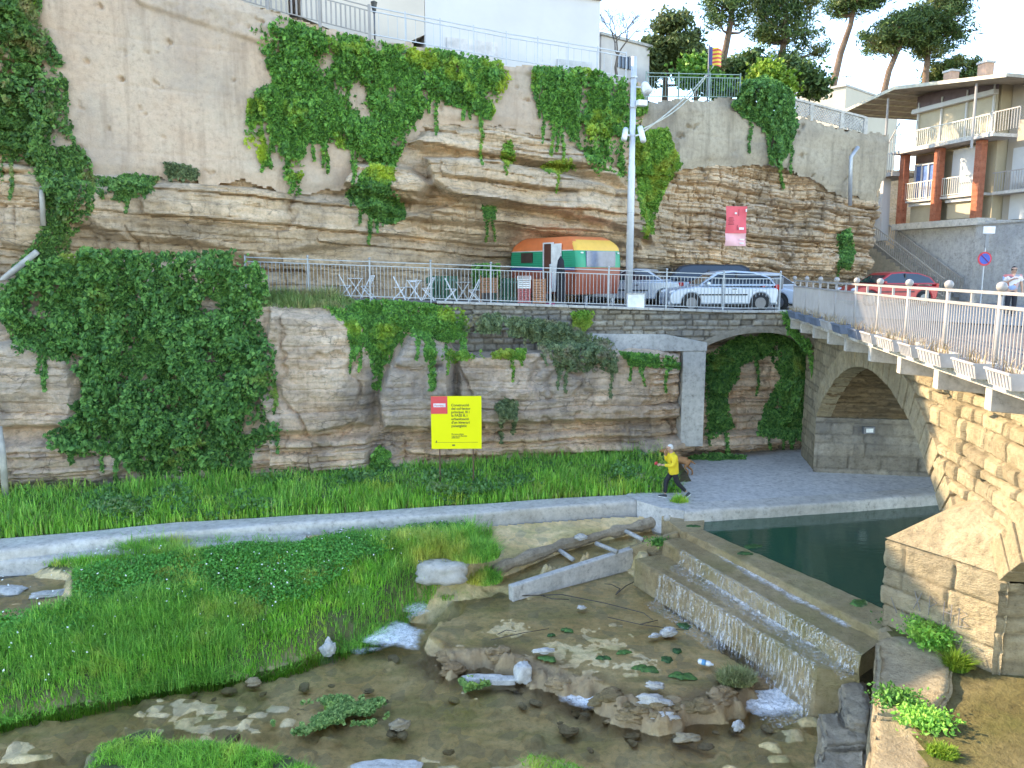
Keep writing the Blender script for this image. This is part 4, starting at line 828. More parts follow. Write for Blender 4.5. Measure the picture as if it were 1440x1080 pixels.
ivy('thin ivy strand beside the concrete pillar, under the left side of the arch', [(990, 500), (1040, 472), (1080, 470), (1085, 500), (1042, 512), (1022, 560), (1032, 600), (1002, 617), (990, 612), (996, 560)], LY, 5500, .3, .14, IVYD, rag=9, seed=11)
ivy('strip of ivy hanging just under the concrete beam', [(870, 495), (956, 500), (956, 520), (890, 514)], LY, 1700, .25, .13, IVY, rag=6, seed=12)
ivy('grey green scrub on the rock ledge below the rubble wall', [(740, 470), (800, 462), (870, 480), (868, 525), (800, 522), (760, 500)], LY, 2600, .4, .13, SCRUB, rag=14, seed=13, name='scrub', cat='shrub')
ivy('low scrub along the foot of the rubble wall, right of the terrace ivy', [(650, 444), (700, 440), (800, 455), (840, 478), (780, 482), (700, 470), (652, 466)], LY, 4200, .4, .13, SCRUB, rag=12, seed=14, name='scrub', cat='shrub')
ivy('small yellow green creeper on the grey rock above the yellow sign', [(612, 490), (680, 492), (742, 490), (738, 506), (690, 505), (640, 512), (612, 505)], LY, 1500, .2, .12, IVYY, rag=7, seed=15)
ivy('yellowish tuft hanging from the rubble wall under the caravan', [(800, 436), (836, 436), (834, 455), (820, 468), (806, 455)], lambda X, z: TY(X)-.06, 700, .25, .11, IVYY, rag=5, seed=16, name='creeper', cat='creeper')
ivy('green creeper at the corner where terrace wall meets the bridge', [(1094, 438), (1110, 436), (1114, 455), (1140, 480), (1150, 530), (1146, 560), (1136, 500), (1100, 455)], lambda X, z: np.minimum(TY(X)-.1, 40), 900, .2, .12, IVY, rag=5, seed=17, name='creeper', cat='creeper')
ivy('low shrubs on the ledge below the pink wall, right of the tall ivy', [(142, 250), (190, 245), (226, 248), (218, 270), (170, 282), (140, 278)], SU, 2600, .5, .13, IVYB, rag=8, seed=18, name='shrub', cat='shrub')
ivy('small olive tuft growing from the wall foot, beside the ledge shrubs', [(230, 228), (256, 228), (282, 240), (278, 254), (250, 252), (236, 246)], SU, 900, .4, .12, SCRUB, rag=5, seed=19, name='shrub', cat='shrub')
ivy('yellow green sprig growing on the layered rock, left of the lamp post', [(706, 200), (722, 195), (726, 225), (716, 238), (704, 222)], SU, 500, .35, .12, IVYY, rag=4, seed=20, name='sprig', cat='plant')
ivy('little dark fern tuft in the rock above the caravan', [(676, 288), (698, 288), (698, 308), (682, 308)], SU, 500, .3, .12, IVYD, rag=4, seed=21, name='fern', cat='plant')
ivy('green weeds along the ledge under the right ivy curtain', [(756, 230), (806, 222), (812, 240), (770, 244)], SU, 900, .25, .12, IVYY, rag=5, seed=22, name='weeds', cat='plant')
ivy('dark weeds growing in the damp crack near the house stairs', [(1176, 330), (1198, 318), (1204, 352), (1196, 380), (1178, 376)], SU, 1500, .3, .13, IVYD, rag=6, seed=23, name='weeds', cat='plant')
ivy('spiky agave like shrub on the rock right of the yellow sign', [(696, 570), (712, 560), (732, 566), (724, 588), (704, 590)], LY, 500, .5, .2, SCRUB, rag=4, seed=24, name='shrub', cat='shrub')
ivy('small dark shrub in the corner of the rock, behind the grass left of the sign', [(522, 640), (534, 626), (550, 636), (552, 664), (520, 668)], lambda X, z: LY(X, z)-.3, 1300, .5, .12, IVY, rag=5, seed=25, name='shrub', cat='shrub')
ivy('low green hedge of weeds at the cliff foot behind the walking man', [(965, 642), (1000, 636), (1050, 640), (1050, 656), (1000, 660), (968, 660)], lambda X, z: 28.2+0*X, 1500, .4, .11, IVYD, rag=5, seed=26, name='weeds', cat='plant')
ivy('round green bush at the foot of the abutment inside the bridge arch', [(1255, 640), (1275, 634), (1302, 640), (1308, 655), (1258, 655)], lambda X, z: 27.+0*X, 1200, .4, .11, IVY, rag=4, seed=27, name='bush', cat='bush')

def grass(label, pts, h, wd, m, lean=.4, name='grass', seed=1, kind='stuff'):
    rg = np.random.default_rng(seed); V, F = blade_quads(pts, h, wd, lean, rg); o = mesh_np(name, V, F, m, None, False); tag(o, label, 'grass' if kind != 'stuff' else None, None, kind); return o
# bank between path and cliff
def bank_pts(n, seed, lo=0., hi=1.):
    rg = np.random.default_rng(seed); Xq = rg.uniform(-18, 5.4, n); wb = np.interp(Xq, [p[0] for p in wbk], [p[1] for p in wbk]); t_ = lo+(hi-lo)*rg.random(n); dmax = np.where(Xq > 3.2, 3.6, LB(Xq)-.2-wb)
    Yq = wb+.05+t_*np.minimum(dmax, 3.6); return np.stack([Xq, Yq, BANKZ(Xq, Yq)], 1), t_
P, t_ = bank_pts(26000, 1); hn = .12+.55*fbm(P[:, 0]*.9, P[:, 1]*.9, 9)+.2*t_
grass('tall green grass on the bank', P, hn, .04, LUSH, .5, seed=2)
P, t_ = bank_pts(9000, 3, 0, .6); grass('yellowish grass along the path', P, .3+.3*fbm(P[:, 0], P[:, 1], 4), .03, GRASS, .6, seed=4)
P, t_ = bank_pts(22000, 5); k = fbm(P[:, 0]*.55, P[:, 1]*.7, 66)+.25*t_ > .56; P, t_ = P[k], t_[k]; V, F = leaf_quads(P+np.array([0, 0, .12])+np.stack([0*t_, 0*t_, .75*RNG.random(len(t_))*fbm(P[:, 0]*.8, P[:, 1]*.8, 9)], 1), .12, np.tile([0, -.4, .8], (len(P), 1)), .6, .2)
o = mesh_np('undergrowth', V, F, leaf_mat('weed_leaves', (.05, .13, .04), (.09, .23, .06), (.17, .34, .1), (.26, .32, .12), 1., .55), None, False); o['kind'] = 'stuff'
# island in the river
def isl_pts(poly, n, seed, dz=-.02):
    q = sample_poly(poly, n, np.random.default_rng(seed)); return np.stack([q[:, 0], q[:, 1], GZ(q[:, 0], q[:, 1])+dz], 1)
ISLG = ISL[:7]+zp([(694, 806), (645, 842), (565, 872), (525, 900), (445, 917), (400, 934), (330, 948), (270, 955), (150, 978), (-60, 1022)], -.75)
P = isl_pts(ISLG, 70000, 6); P = P[sdpoly(P[:, 0], P[:, 1], POND) < -.12]; sd = sdpoly(P[:, 0], P[:, 1], ISL); tall = fbm(P[:, 0]*.6, P[:, 1]*.9, 12); k = tall > .43
grass('lush grass on the river island', P[k], .1+.3*sstep(.4, .75, tall[k])+.12*fbm(P[k, 0]*2, P[k, 1]*2, 3)+.12*sstep(.5, .1, sd[k]), .02, LUSH, .85, seed=7)
grass('short yellow green grass on the river island', P[~k], .16+.1*RNG.random((~k).sum()), .022, GRASS, .7, seed=8)
P = isl_pts(ISL, 60000, 10); P = P[sdpoly(P[:, 0], P[:, 1], POND) < -.1]; cl = sdline(P[:, 0], P[:, 1], zp([(20, 900), (200, 860), (420, 840), (560, 790), (650, 765)], -.3))+.9*(fbm(P[:, 0]*.7, P[:, 1]*.9, 31)-.5); P = P[(cl < 1.15)]; P[:, 2] += .05+.25*RNG.random(len(P))
V, F = leaf_quads(P, .07, np.tile([0, -.3, .9], (len(P), 1)), .55, .1); o = mesh_np('clover', V, F, leaf_mat('clover_leaves', (0.054, 0.213, 0.035), (0.096, 0.338, 0.050), (0.180, 0.475, 0.090), None), None, False); o['kind'] = 'stuff'
P = isl_pts(ISL, 2000, 16); grass('dry stems among the island grass', P[sdpoly(P[:, 0], P[:, 1], POND) < -.1], .3, .014, DRYG, .9, seed=17)
P, t_ = bank_pts(3500, 18, 0, .9); grass('dry stems among the bank grass', P, .3+.35*fbm(P[:, 0]*.9, P[:, 1]*.9, 9), .02, DRYG, .8, seed=19)
P = isl_pts(ISL, 500, 15); P[:, 2] += .35; V, F = leaf_quads(P[:160], .045, np.tile([0, -.5, .8], (160, 1)), .3, 0); o = mesh_np('small_flowers', V, F, mat('white_petals', (.8, .8, .74), .7), None, False); o['kind'] = 'stuff'
for poly, s_, nn_ in ((ISL2, 21, 9000), (ISL3, 22, 2600)):
    P = isl_pts(poly, nn_, s_); P = P[fbm(P[:, 0]*1.7, P[:, 1]*1.7, s_) > .4]; grass('grass tussock at the bottom edge of the river', P, (.06+.24*fbm(P[:, 0]*1.5, P[:, 1]*1.5, 6))*sstep(-.1, .5, sdpoly(P[:, 0], P[:, 1], poly)), .014, GRASS, 1., seed=s_)
# grass on the ledge left of the chairs
rg = np.random.default_rng(30); Xq = rg.uniform(-9.2, -5.0, 5200); Yq = 24.6+(Xq+7)*.2+rg.random(5200)*1.9; grass('tall wild grass on the ledge in front of the left end of the fence', np.stack([Xq, Yq, 6.75+.0*Xq+.25*sstep(24.6, 26.4, Yq)], 1), (.14+.55*fbm(Xq*1.3, Yq*1.3, 5))*sstep(-5., -6.2, Xq), .022, leaf_mat('wild_grass', (.13, .25, .06), (.25, .38, .11), (.4, .46, .17), (.48, .42, .2), 1.2, .5), .9, seed=31)
# plants by the pier and blocks
def tuft(label, px, z, r, n, h, m, seed, leafy=0, name='grass_tuft', cat='grass'):
    c = on_bed(*px) if z is None else PZ(*px, z); z = c.z; rg = np.random.default_rng(seed); a = rg.random(n)*2*pi; rr = np.sqrt(rg.random(n))*r; P = np.stack([c.x+rr*np.cos(a), c.y+rr*np.sin(a)*.8, np.full(n, z-.03)], 1)
    V, F = blade_quads(P, h*(1.1-.6*rr/r), .02, .9, rg)
    if leafy:
        Q = P[rg.integers(0, n, leafy)]+np.stack([.15*rg.normal(size=leafy), .12*rg.normal(size=leafy), h*.9*rg.random(leafy)], 1); V2, F2 = leaf_quads(Q, .075, np.tile([0, -.5, .8], (leafy, 1)), .7, .2, .6, rg); F = np.concatenate([F, F2+len(V)]); V = np.concatenate([V, V2])
    o = mesh_np(name, V, F, m, None, False); return tag(o, label, cat)
tuft('leafy green bush at the foot of the bridge pier, behind the large pale block', (1318, 905), 1.45, .38, 900, .5, LUSH, 41, 2200, 'bush', 'bush')
tuft('bright yellow green grass tuft to the right of the large pale block', (1345, 938), 1.42, .2, 700, .3, LEAFB, 42)
tuft('dark straggly grass against the right side of the pier foot', (1378, 915), 1.42, .26, 500, .4, GRASS, 43)
tuft('small weeds at the near end of the weir crest', (1266, 884), .78, .25, 420, .25, IVY, 44, 300, 'weeds', 'plant')
tuft('weeds spreading over the middle of the large pale block', (1262, 985), 1.47, .2, 350, .18, IVY, 45, 500, 'weeds', 'plant')
tuft('green cushion of weeds between the two large pale blocks', (1302, 1015), 1.42, .22, 500, .2, LUSH, 46, 900, 'weeds', 'plant')
tuft('yellow moss tuft on the ground beside the lower pale block', (1325, 1058), 1.42, .2, 500, .14, LEAFB, 47)
tuft('grass tuft at the corner of the path by the walking man', (955, 706), 1.0, .28, 320, .3, GRASS, 48)
tuft('small green tuft hanging beside the far end of the weir steps', (926, 765), .4, .15, 300, .22, IVY, 49, 200, 'weeds', 'plant')
tuft('tall pale weed standing up on the grass island near its right end', (520, 815), -.3, .22, 160, 1.1, SCRUB, 50, 300, 'weed', 'plant')
tuft('green weed growing on the terrace edge before the silver hatchback', (963, 432), 6.6, .35, 500, .35, GRASS, 51, 400, 'weed', 'plant')
tuft('grass hump at the corner of the island behind the white slab', (664, 780), None, .75, 2600, .5, LUSH, 52)
tuft('yellowish grass in front of the pale slab at the right end of the island', (625, 832), None, .7, 1500, .35, GRASS, 54)
tuft('grass fringe drooping over the right end of the island beside the pale slab', (680, 815), None, .5, 1200, .35, LUSH, 55)
tuft('brown green moss fringe hanging at the outlet of the basin', (1035, 955), -.5, .4, 1500, .25, DRYG, 53, 0, 'moss', 'moss')
# watercress patch
def cress(label, px, n, seed, z=-.88):
    q = sample_poly(zp(px, z), n*2, np.random.default_rng(seed)); q = q[fbm(q[:, 0]*2.2, q[:, 1]*2.6, seed) > .44][:n]; P = np.column_stack([q, np.full(len(q), z)+.1*np.random.default_rng(seed).random(len(q))])
    V, F = leaf_quads(P, .075, np.tile([0, -.2, 1.], (len(P), 1)), .4, 0, 1.); o = mesh_np('watercress', V, F, leaf_mat('cress_leaves', (0.098, 0.189, 0.045), (0.196, 0.331, 0.081), (0.391, 0.520, 0.144), (0.313, 0.441, 0.045), 1., .55), None, False); return tag(o, label, 'water plant')
cress('large mat of watercress floating in the lower stream', [(375, 1010), (400, 995), (470, 982), (540, 985), (548, 1008), (520, 1022), (470, 1018), (430, 1035), (390, 1030)], 3600, 60)
cress('small clump of watercress under the long white slab', [(645, 958), (680, 954), (690, 964), (655, 974)], 350, 61)
ALGAE = mat('green_algae', (.035, .1, .02), .5, var=.3, scale=9, bs=.8, bscale=40); ALGB = mat('bright_algae', (.07, .16, .03), .5, var=.3, scale=9, bs=.8, bscale=40)
def algae(label, px, z, r, seed, m=None, asp=.6):
    z = z-.07 if z < -.4 else z; r = r*.8; c = PZ(*px, z); n_ = 26; vs = []; rd = random.Random(seed); mb = MB(); ph = rd.random()*6
    for j, (k_, h) in enumerate(((0, .03), (.5, .03), (.85, .02), (1, -.02))):
        for i in range(n_):
            a = 2*pi*i/n_; rr = r*k_*(1+.28*sin(2*a+ph)+.18*sin(5*a+ph*2)+.1*(rd.random()-.5)); vs.append((c.x+rr*cos(a), c.y+rr*sin(a)*asp*1.5, z+h+.02*(rd.random()-.5)))
    mb.add(vs, [(j*n_+i, (j+1)*n_+i, (j+1)*n_+(i+1) % n_, j*n_+(i+1) % n_) for j in range(3) for i in range(n_)])
    tag(mb.build('algae_pad', m or ALGAE, None, True), label, 'algae', 'green algae pads on the shallow water')
for i, (lb, px, z, r, mm) in enumerate([
    ('bright green algae pad lying on the weir crest near the pier', (1208, 848), .78, .27, ALGB), ('oval green algae pad on the far part of the weir crest', (1048, 778), .78, .2, ALGAE), ('dark algae pad floating in the pool beside the weir crest', (1058, 768), .73, .27, ALGAE),
    ('small green algae pad where crest, path and pool meet', (975, 740), .77, .22, ALGAE), ('small dark algae pad on the upper end of the lower weir step', (932, 797), .05, .16, ALGAE),
    ('large pale green algae pad below the white lump in the basin', (908, 940), -.48, .3, ALGB), ('bright algae pad in the basin nearest the plastic bottle, on its left', (960, 950), -.48, .3, ALGB), ('dark algae pad directly above and left of the bottle', (938, 927), -.48, .2, ALGAE),
    ('dark algae pad up and right, closest behind the bottle', (952, 915), -.48, .16, ALGAE), ('curled green algae ring in the middle of the basin', (877, 917), -.48, .18, ALGB), ('round dark algae pad left of the curled ring', (848, 925), -.48, .17, ALGAE),
    ('green algae pad right above the white foam slab in the basin', (798, 886), -.48, .17, ALGB), ('tiny dark algae pad left of the upper green one', (775, 893), -.48, .1, ALGAE), ('green algae clump at the basin rim beside the white slab', (770, 926), -.46, .22, ALGB), ('long dark algae blade beside the white plastic in the basin', (962, 880), -.48, .24, ALGAE)]):
    algae(lb, px, z, r, 70+i, mm, .45)

# ------------------------------------------------------------------ trees on the plateau
def tree(name, label, D, trunk, crowns, m, n, leaf=.3, asp=.3, r0=.22, cat='tree', group=None, base=None, branches=True, gap=.0, seed=1, clump=.55):
    rd = np.random.default_rng(seed); pts = [PY(x, y, D) for x, y in trunk]
    if D > 30: pts = [Vector((pts[0].x, pts[0].y, 14.2))]+pts
    root = thing(name, label, cat, pts[0], 0, group); loc = pts[0]
    rs = list(np.linspace(r0, r0*.45, len(pts))); mb = MB(); dense = []
    for a, b in zip(pts[:-1], pts[1:]): dense += [a.lerp(b, t_) for t_ in (0, .33, .66)]
    dense.append(pts[-1]); mb.tube([p-loc for p in dense], list(np.linspace(r0, r0*.45, len(dense))), 8)
    Vs = []; tot = sum(rx*ry for _, _, rx, ry in crowns)
    for cx, cy, rx, ry in crowns:
        c = PY(cx, cy, D); s_ = D/FPX; R = np.array([rx*s_, rx*s_*.9, ry*s_]); nc = max(5, int(16*R[0]*R[2]/clump**2*.35)); u = norm(rd.normal(size=(nc, 3)))*(rd.random((nc, 1))**.4); cc = np.array(c)+u*R
        k = int(n*rx*ry/tot/nc)+1
        for q in cc:
            L = rd.normal(size=(k, 3))*np.array([.5, .5, .3])*clump; Vs.append(np.column_stack([q+L]))
        if branches:
            for q in cc[::3]:
                att = min(dense, key=lambda p: (p-Vector(q)).length+max(0, p.z-q[2])*2); mid_ = att.lerp(Vector(q), .5)+Vector((0, 0, -.15)); mb.tube([att-loc, mid_-loc, Vector(q)-loc], [r0*.33, r0*.2, r0*.08], 5)
    mb.build('trunk', BARK, root, True); P = np.concatenate(Vs)
    V, F = leaf_quads(P, leaf, np.tile([-.2, -.2, .6], (len(P), 1)), 1., -.1, asp, rd); o = mesh_np('crown', V-np.array(loc), F, m, root, False)
    return root
PB = 14.4
tree('pine_tree', 'tall thin pine at the left of the pine row, behind the flag', 44, [(1012, 140), (1018, 80), (1028, 30), (1034, -30)], [(1025, 5, 34, 22), (1045, -25, 40, 25), (1010, 30, 18, 10), (1048, 30, 14, 10)], PINE, 5200, .3, .22, .26, group='umbrella pines on the plateau', seed=1)
tree('pine_tree', 'broad dark pine in the middle above the yellow green tree', 45, [(1098, 150), (1100, 80), (1105, 20), (1108, -20)], [(1085, 15, 36, 24), (1125, 5, 34, 24), (1110, 50, 36, 20), (1075, 45, 22, 14), (1140, 70, 22, 10), (1100, 85, 30, 12)], PINE, 9000, .3, .22, .26, group='umbrella pines on the plateau', seed=2)
tree('pine_tree', 'leaning pine with long bare trunk, crown cut by the top edge', 60, [(1165, 150), (1182, 75), (1196, 35), (1204, -5)], [(1205, 5, 38, 16), (1225, -10, 32, 20), (1188, 12, 16, 9)], PINE, 5200, .4, .22, .34, group='umbrella pines on the plateau', seed=3)
tree('pine_tree', 'leaning umbrella pine behind the flat roofed building', 60, [(1236, 160), (1250, 100), (1262, 72), (1272, 50)], [(1262, 40, 46, 24), (1240, 62, 30, 12), (1285, 55, 26, 14), (1290, 30, 22, 16)], PINE, 8500, .4, .22, .32, group='umbrella pines on the plateau', seed=4)
tree('pine_tree', 'rightmost large umbrella pine, above the house roof', 61, [(1300, 150), (1302, 100), (1306, 70), (1316, 45)], [(1312, 22, 46, 26), (1330, 50, 34, 20), (1298, 60, 26, 12), (1340, 5, 24, 22), (1310, 70, 24, 10)], PINE, 10000, .4, .22, .32, group='umbrella pines on the plateau', seed=5)
tree('pine_tree', 'small low pine top showing behind the house chimneys', 62, [(1340, 170), (1342, 110)], [(1340, 95, 28, 12), (1320, 105, 18, 9), (1355, 104, 18, 8)], PINE, 4500, .42, .22, .2, group='umbrella pines on the plateau', seed=6)
tree('evergreen_tree', 'rounded olive green tree right of the grey annexe', 40, [(935, 140), (936, 80)], [(940, 70, 32, 34), (965, 62, 24, 36), (918, 90, 18, 30), (985, 95, 22, 24), (945, 35, 16, 14)], OLIVE, 14000, .26, .5, .22, seed=7)
tree('broadleaf_tree', 'bright green bushy tree behind the green railing, beside the flag pole', 37, [(978, 135), (980, 110)], [(980, 108, 26, 16), (972, 95, 14, 12), (1000, 118, 14, 10)], leaf_mat('green_leaves', (.05, .15, .02), (.1, .25, .04), (.22, .4, .06)), 5000, .2, .8, .12, seed=8)
tree('broadleaf_tree', 'yellow green sunlit tree above the dark ivy clump', 37.5, [(1078, 160), (1080, 125)], [(1078, 112, 30, 14), (1062, 120, 16, 12), (1098, 122, 18, 12), (1082, 98, 16, 9)], LEAFB, 6000, .2, .8, .14, seed=9)
tree('broadleaf_tree', 'dark green tree mass between the pines and the green railing', 41, [(1045, 150), (1045, 100)], [(1040, 100, 22, 20), (1060, 85, 20, 14), (1130, 110, 26, 20), (1150, 118, 16, 14), (1020, 115, 16, 18), (1112, 100, 22, 16)], PINE, 9000, .24, .6, .16, seed=10)
tree('shrub', 'sunlit yellow shrub at the top left corner, above the tall ivy', 24.5, [(15, 90), (18, 40)], [(12, 25, 26, 20), (30, 5, 22, 16), (0, 0, 24, 24)], LEAFB, 4500, .17, .8, .06, 'shrub', seed=11, clump=.35)
# bare tree before the annexe
rd = random.Random(12); rt = thing('bare_tree', 'leafless grey tree in front of the pale annexe', 'tree', PY(868, 112, 35.5)); loc = PY(868, 112, 35.5); mb = MB()
def grow(p, d, L, r, k):
    q = p+d*L; mid_ = p.lerp(q, .5)+Vector((rd.gauss(0, .06), 0, rd.gauss(0, .05)))*L; mb.tube([p, mid_, q], [r, r*.85, r*.65], 5, False)
    if k:
        for _ in range(3): grow(q, (d+Vector((rd.gauss(0, .55), rd.gauss(0, .4), rd.gauss(.08, .35)))).normalized(), L*.72, r*.6, k-1)
grow(Vector((0, 0, 0)), Vector((0, 0, 1)), 1.0, .07, 5); mb.build('branches', mat('grey_bark', (.16, .13, .11), .9), rt)

# ================================================================== BUILDINGS
def local(o, rz): return Matrix.Translation(Vector(o)) @ Matrix.Rotation(rz, 4, 'Z')
def MBl(M): m = MB(); m.M = M; return m
GLASS = mat('dark_window_glass', (.05, .06, .08), .08, var=.05, spec=.6); IRON = mat('grey_iron', (.2, .2, .21), .5, .5, .06); GALV = mat('galvanised_steel', (.42, .43, .45), .45, .5, .08)
BRICK = rock_mat('red_brick', [(.34, .11, .06), (.4, .14, .08), (.44, .18, .11)], stain=(.3, .12, .08), stain_amt=.3, zs=6, bs=.3)
SHUT = mat('cream_shutter', (.42, .36, .25), .6, var=.04); SHUTW = mat('white_shutter', (.52, .52, .51), .6, var=.03); CREAM = mat('cream_wall', (.4, .33, .22), .85, var=.06, scale=.8)
CA = math.atan(.4)
# white block on the cliff top: local x along the cliff, y away from it
def cl(x, y, D_=None, back=2.4): return PV(x, y, 30+back*1.077, .4)
pr_, pl_ = cl(843, 60), cl(598, 40)
wb_ = thing('white_building', 'large blank white building on the cliff top above the ivy', 'building', (pl_.x, pl_.y, 15.3), CA); Lw = (pr_-pl_).xy.length
MB().box((Lw/2, 6, 2.6), (Lw, 12, 5.2)).build('wall', WALLP, wb_)
MB().box((Lw/2, 5.9, 3.9+.06), (Lw+.1, 12.1, .1)).build('cornice', mat('grey_band', (.42, .4, .4), .7), wb_)
m = MB(); m.box((1.9, -.02, 1.0), (2.1, .1, 1.5)); m.build('shutter', mat('faded_door', (.6, .55, .52), .7), wb_); MB().box((6.4, -.02, .8), (1.6, .1, 1.2)).build('shutter', mat('grey_door', (.48, .47, .46), .7), wb_)
# beige building with canopies to the left
bb = thing('beige_building', 'beige building with deep concrete balconies, left of the blank white block', 'building', (pl_.x, pl_.y, 15.3), CA)
MB().box((-10.5, 8, 2.35), (20.9, 8, 4.7)).build('wall', WALLB, bb)
MB().prism([(-4.6, 0, 1.85), (-1.6, 0, .95), (-.02, 0, 1.75), (-.02, 0, 4.6), (-4.6, 0, 4.6)], (0, 4, 0)).build('balcony_slab', mat('beige_concrete', (.6, .52, .44), .8, var=.05, scale=.5), bb)
MB().box((-2.95, .5, 1.2), (.75, .8, 2.4)).build('column', WALLB, bb); MB().box((-5.6, 1.4, 1.5), (.6, .6, 3.0)).build('column', WALLB, bb)
MB().box((-10.6, 1.9, 3.0), (11, 4, 3.4)).build('balcony_slab', WALLB, bb)
# grey annexe
a0_, a1_ = PY(846, 40, 37), PY(914, 50, 39)
an = thing('grey_annexe', 'small pale annexe with a flat roof and barred window, right of the white block', 'building', (a0_.x, a0_.y, 15.), atan2(a1_.y-a0_.y, a1_.x-a0_.x)); La = (a1_-a0_).xy.length
MB().box((La/2, 4, 1.85), (La, 8, 3.7)).build('wall', mat('grey_render', (.55, .5, .46), .85, var=.08, scale=1), an); MB().box((La/2, 4, 3.76), (La+.2, 8.2, .12)).build('roof', CONC, an)
wn = MB().box((La*.47, -.02, 2.75), (1.0, .08, .55)).build('window', GLASS, an); m = MB(); [m.box((La*.47-.5+.25*i, -.08, 2.75), (.04, .04, .6)) for i in range(5)]; m.build('frame', IRON, wn)
# flat roofed white building behind the house
f0, f1, f2 = PY(1120, 140, 55), PY(1190, 120, 52.5), PY(1264, 140, 58)
fb = thing('flat_roofed_building', 'low cream building with a flat roof behind the lattice wall', 'building', (0, 0, 0))
m = MB(); pb = [(f0.x, f0.y), (f1.x, f1.y), (f2.x, f2.y), (f0.x+f2.x-f1.x, f0.y+f2.y-f1.y)]
m.prism([(x, y, 14) for x, y in pb], (0, 0, 6.0)).build('wall', mat('cream_paint', (.46, .41, .33), .85, var=.04, scale=.5), fb)
cx_, cy_ = sum(p[0] for p in pb)/4, sum(p[1] for p in pb)/4
MB().prism([(cx_+(x-cx_)*1.03, cy_+(y-cy_)*1.03, 20.002) for x, y in pb], (0, 0, .14)).build('roof', CONC, fb)
m = MB(); q = PY(1200, 100, 53); m.tube([(q.x, q.y+1, 20.1), (q.x, q.y+1, 21.1)], .03); m.bar((q.x-.4, q.y+1, 21), (q.x+.4, q.y+1, 21), .03, .03); [m.bar((q.x-.35+.17*i, q.y+.8, 21), (q.x-.35+.17*i, q.y+1.2, 21), .02, .02) for i in range(5)]; m.build('aerial', IRON, fb)
# ---------------- brick columned house: local x runs away from us along the facade, y into the house
hx, hy = 22.5, 38.0; HZ = 6.55
house = thing('brick_columned_house', 'three storey house with brick columns, cream shutters and outside stairs at the right', 'house', (hx, hy, HZ), atan2(.96, -.276))
def HM(): return MB()
# facade runs along +x (0 near corner .. 4.6 far); +y is towards the river (left), -y into the house
L = 5.07
Z1, Z2, Z3 = 3.9, 5.2, 7.8      # base top, first slab, second slab (above street)
HM().box((L/2-.2, -3.4, 1.95), (L+1.6, 6, 3.9)).build('base_wall', rock_mat('house_base', [(.42, .41, .4), (.46, .45, .45), (.5, .49, .48)], stain=(.3, .3, .3), stain_amt=.4, zs=.6, bs=.2), house)
HM().box((L/2, -3.6, 7.2), (L, 5.4, 6.5)).build('wall', CREAM, house)
m = HM(); m.box((L/2+.1, -.5, Z1-.02), (L+.5, 1.1, .34)).build('sill_band', CONC_WHITE, house)
for x_ in (.15, L/2+.1, L-.1): HM().box((x_, -.12, (Z1+.15+Z3-.1)/2), (.36, .36, Z3-.1-Z1-.15)).build('brick_column', BRICK, house)
HM().box((L/2, -.55, Z2), (L-.1, .8, .12)).build('floor_slab', CONC_WHITE, house)
HM().box((L/2-.3, -.35, Z3), (L+1.2, 1.5, .16)).build('floor_slab', CONC_WHITE, house)
for x_, w_, m_ in ((1.3, 1.9, SHUT), (3.75, 1.9, SHUT)):
    s_ = HM().box((x_, -.5, Z1+.62), (w_, .06, .8 if x_ < 2 else 1.0)).build('roller_shutter', m_, house); HM().box((x_, -.4, Z1+1.12), (w_, .2, .16)).build('shutter_box', SHUTW, s_)
HM().box((1.3, -.6, Z2+1.22), (1.9, .06, 2.3)).build('roller_shutter', SHUTW, house)
wn = HM().box((3.75, -.62, Z2+1.0), (1.9, .05, 1.9)).build('window', mat('blue_curtain_glass', (.12, .2, .42), .2, var=.2, scale=4), house)
m = HM(); [m.box((2.85+.45*i, -.56, Z2+1.0), (.07, .08, 1.9)) for i in range(5)]; m.box((3.75, -.56, Z2+1.9), (1.9, .09, .08)); m.build('frame', SHUTW, wn)
HM().box((3.75, -.6, Z2+2.2), (1.9, .06, .4)).build('blind_box', mat('dark_wood', (.12, .07, .05), .7), house)
for x0, x1, z, y_ in ((.35, 2.35, Z2, -.12), (2.75, 4.8, Z2, -.12), (-.9, L+.2, Z3, .36)):
    m = HM(); m.bar((x0, y_, z+.95), (x1, y_, z+.95), .05, .05); m.bar((x0, y_, z+.12), (x1, y_, z+.12), .03, .03); k_ = int((x1-x0)/.13)
    for i in range(k_+1): xx = x0+(x1-x0)*i/k_; m.bar((xx, y_, z+.08), (xx, y_, z+.95), .022, .022, (1, 0, 0))
    m.build('balcony_railing', mat('cream_iron', (.58, .55, .47), .5, .1, .05), house)
# top storey glazed with cream blinds, white mullions
HM().box((L/2, -.75, Z3+1.2), (L-.1, .06, 2.2)).build('blind', SHUT, house)
m = HM(); [m.box((  .2+i*1.55, -.68, Z3+1.3), (.08, .1, 2.6)) for i in range(4)]; m.box((L/2, -.55, Z3+2.15), (L, .3, .22)); m.build('mullion', SHUTW, house)
HM().box((L/2, -.72, Z3+2.55), (L-.1, .06, .8)).build('gable_panel', mat('dark_gable', (.14, .1, .11), .7), house)
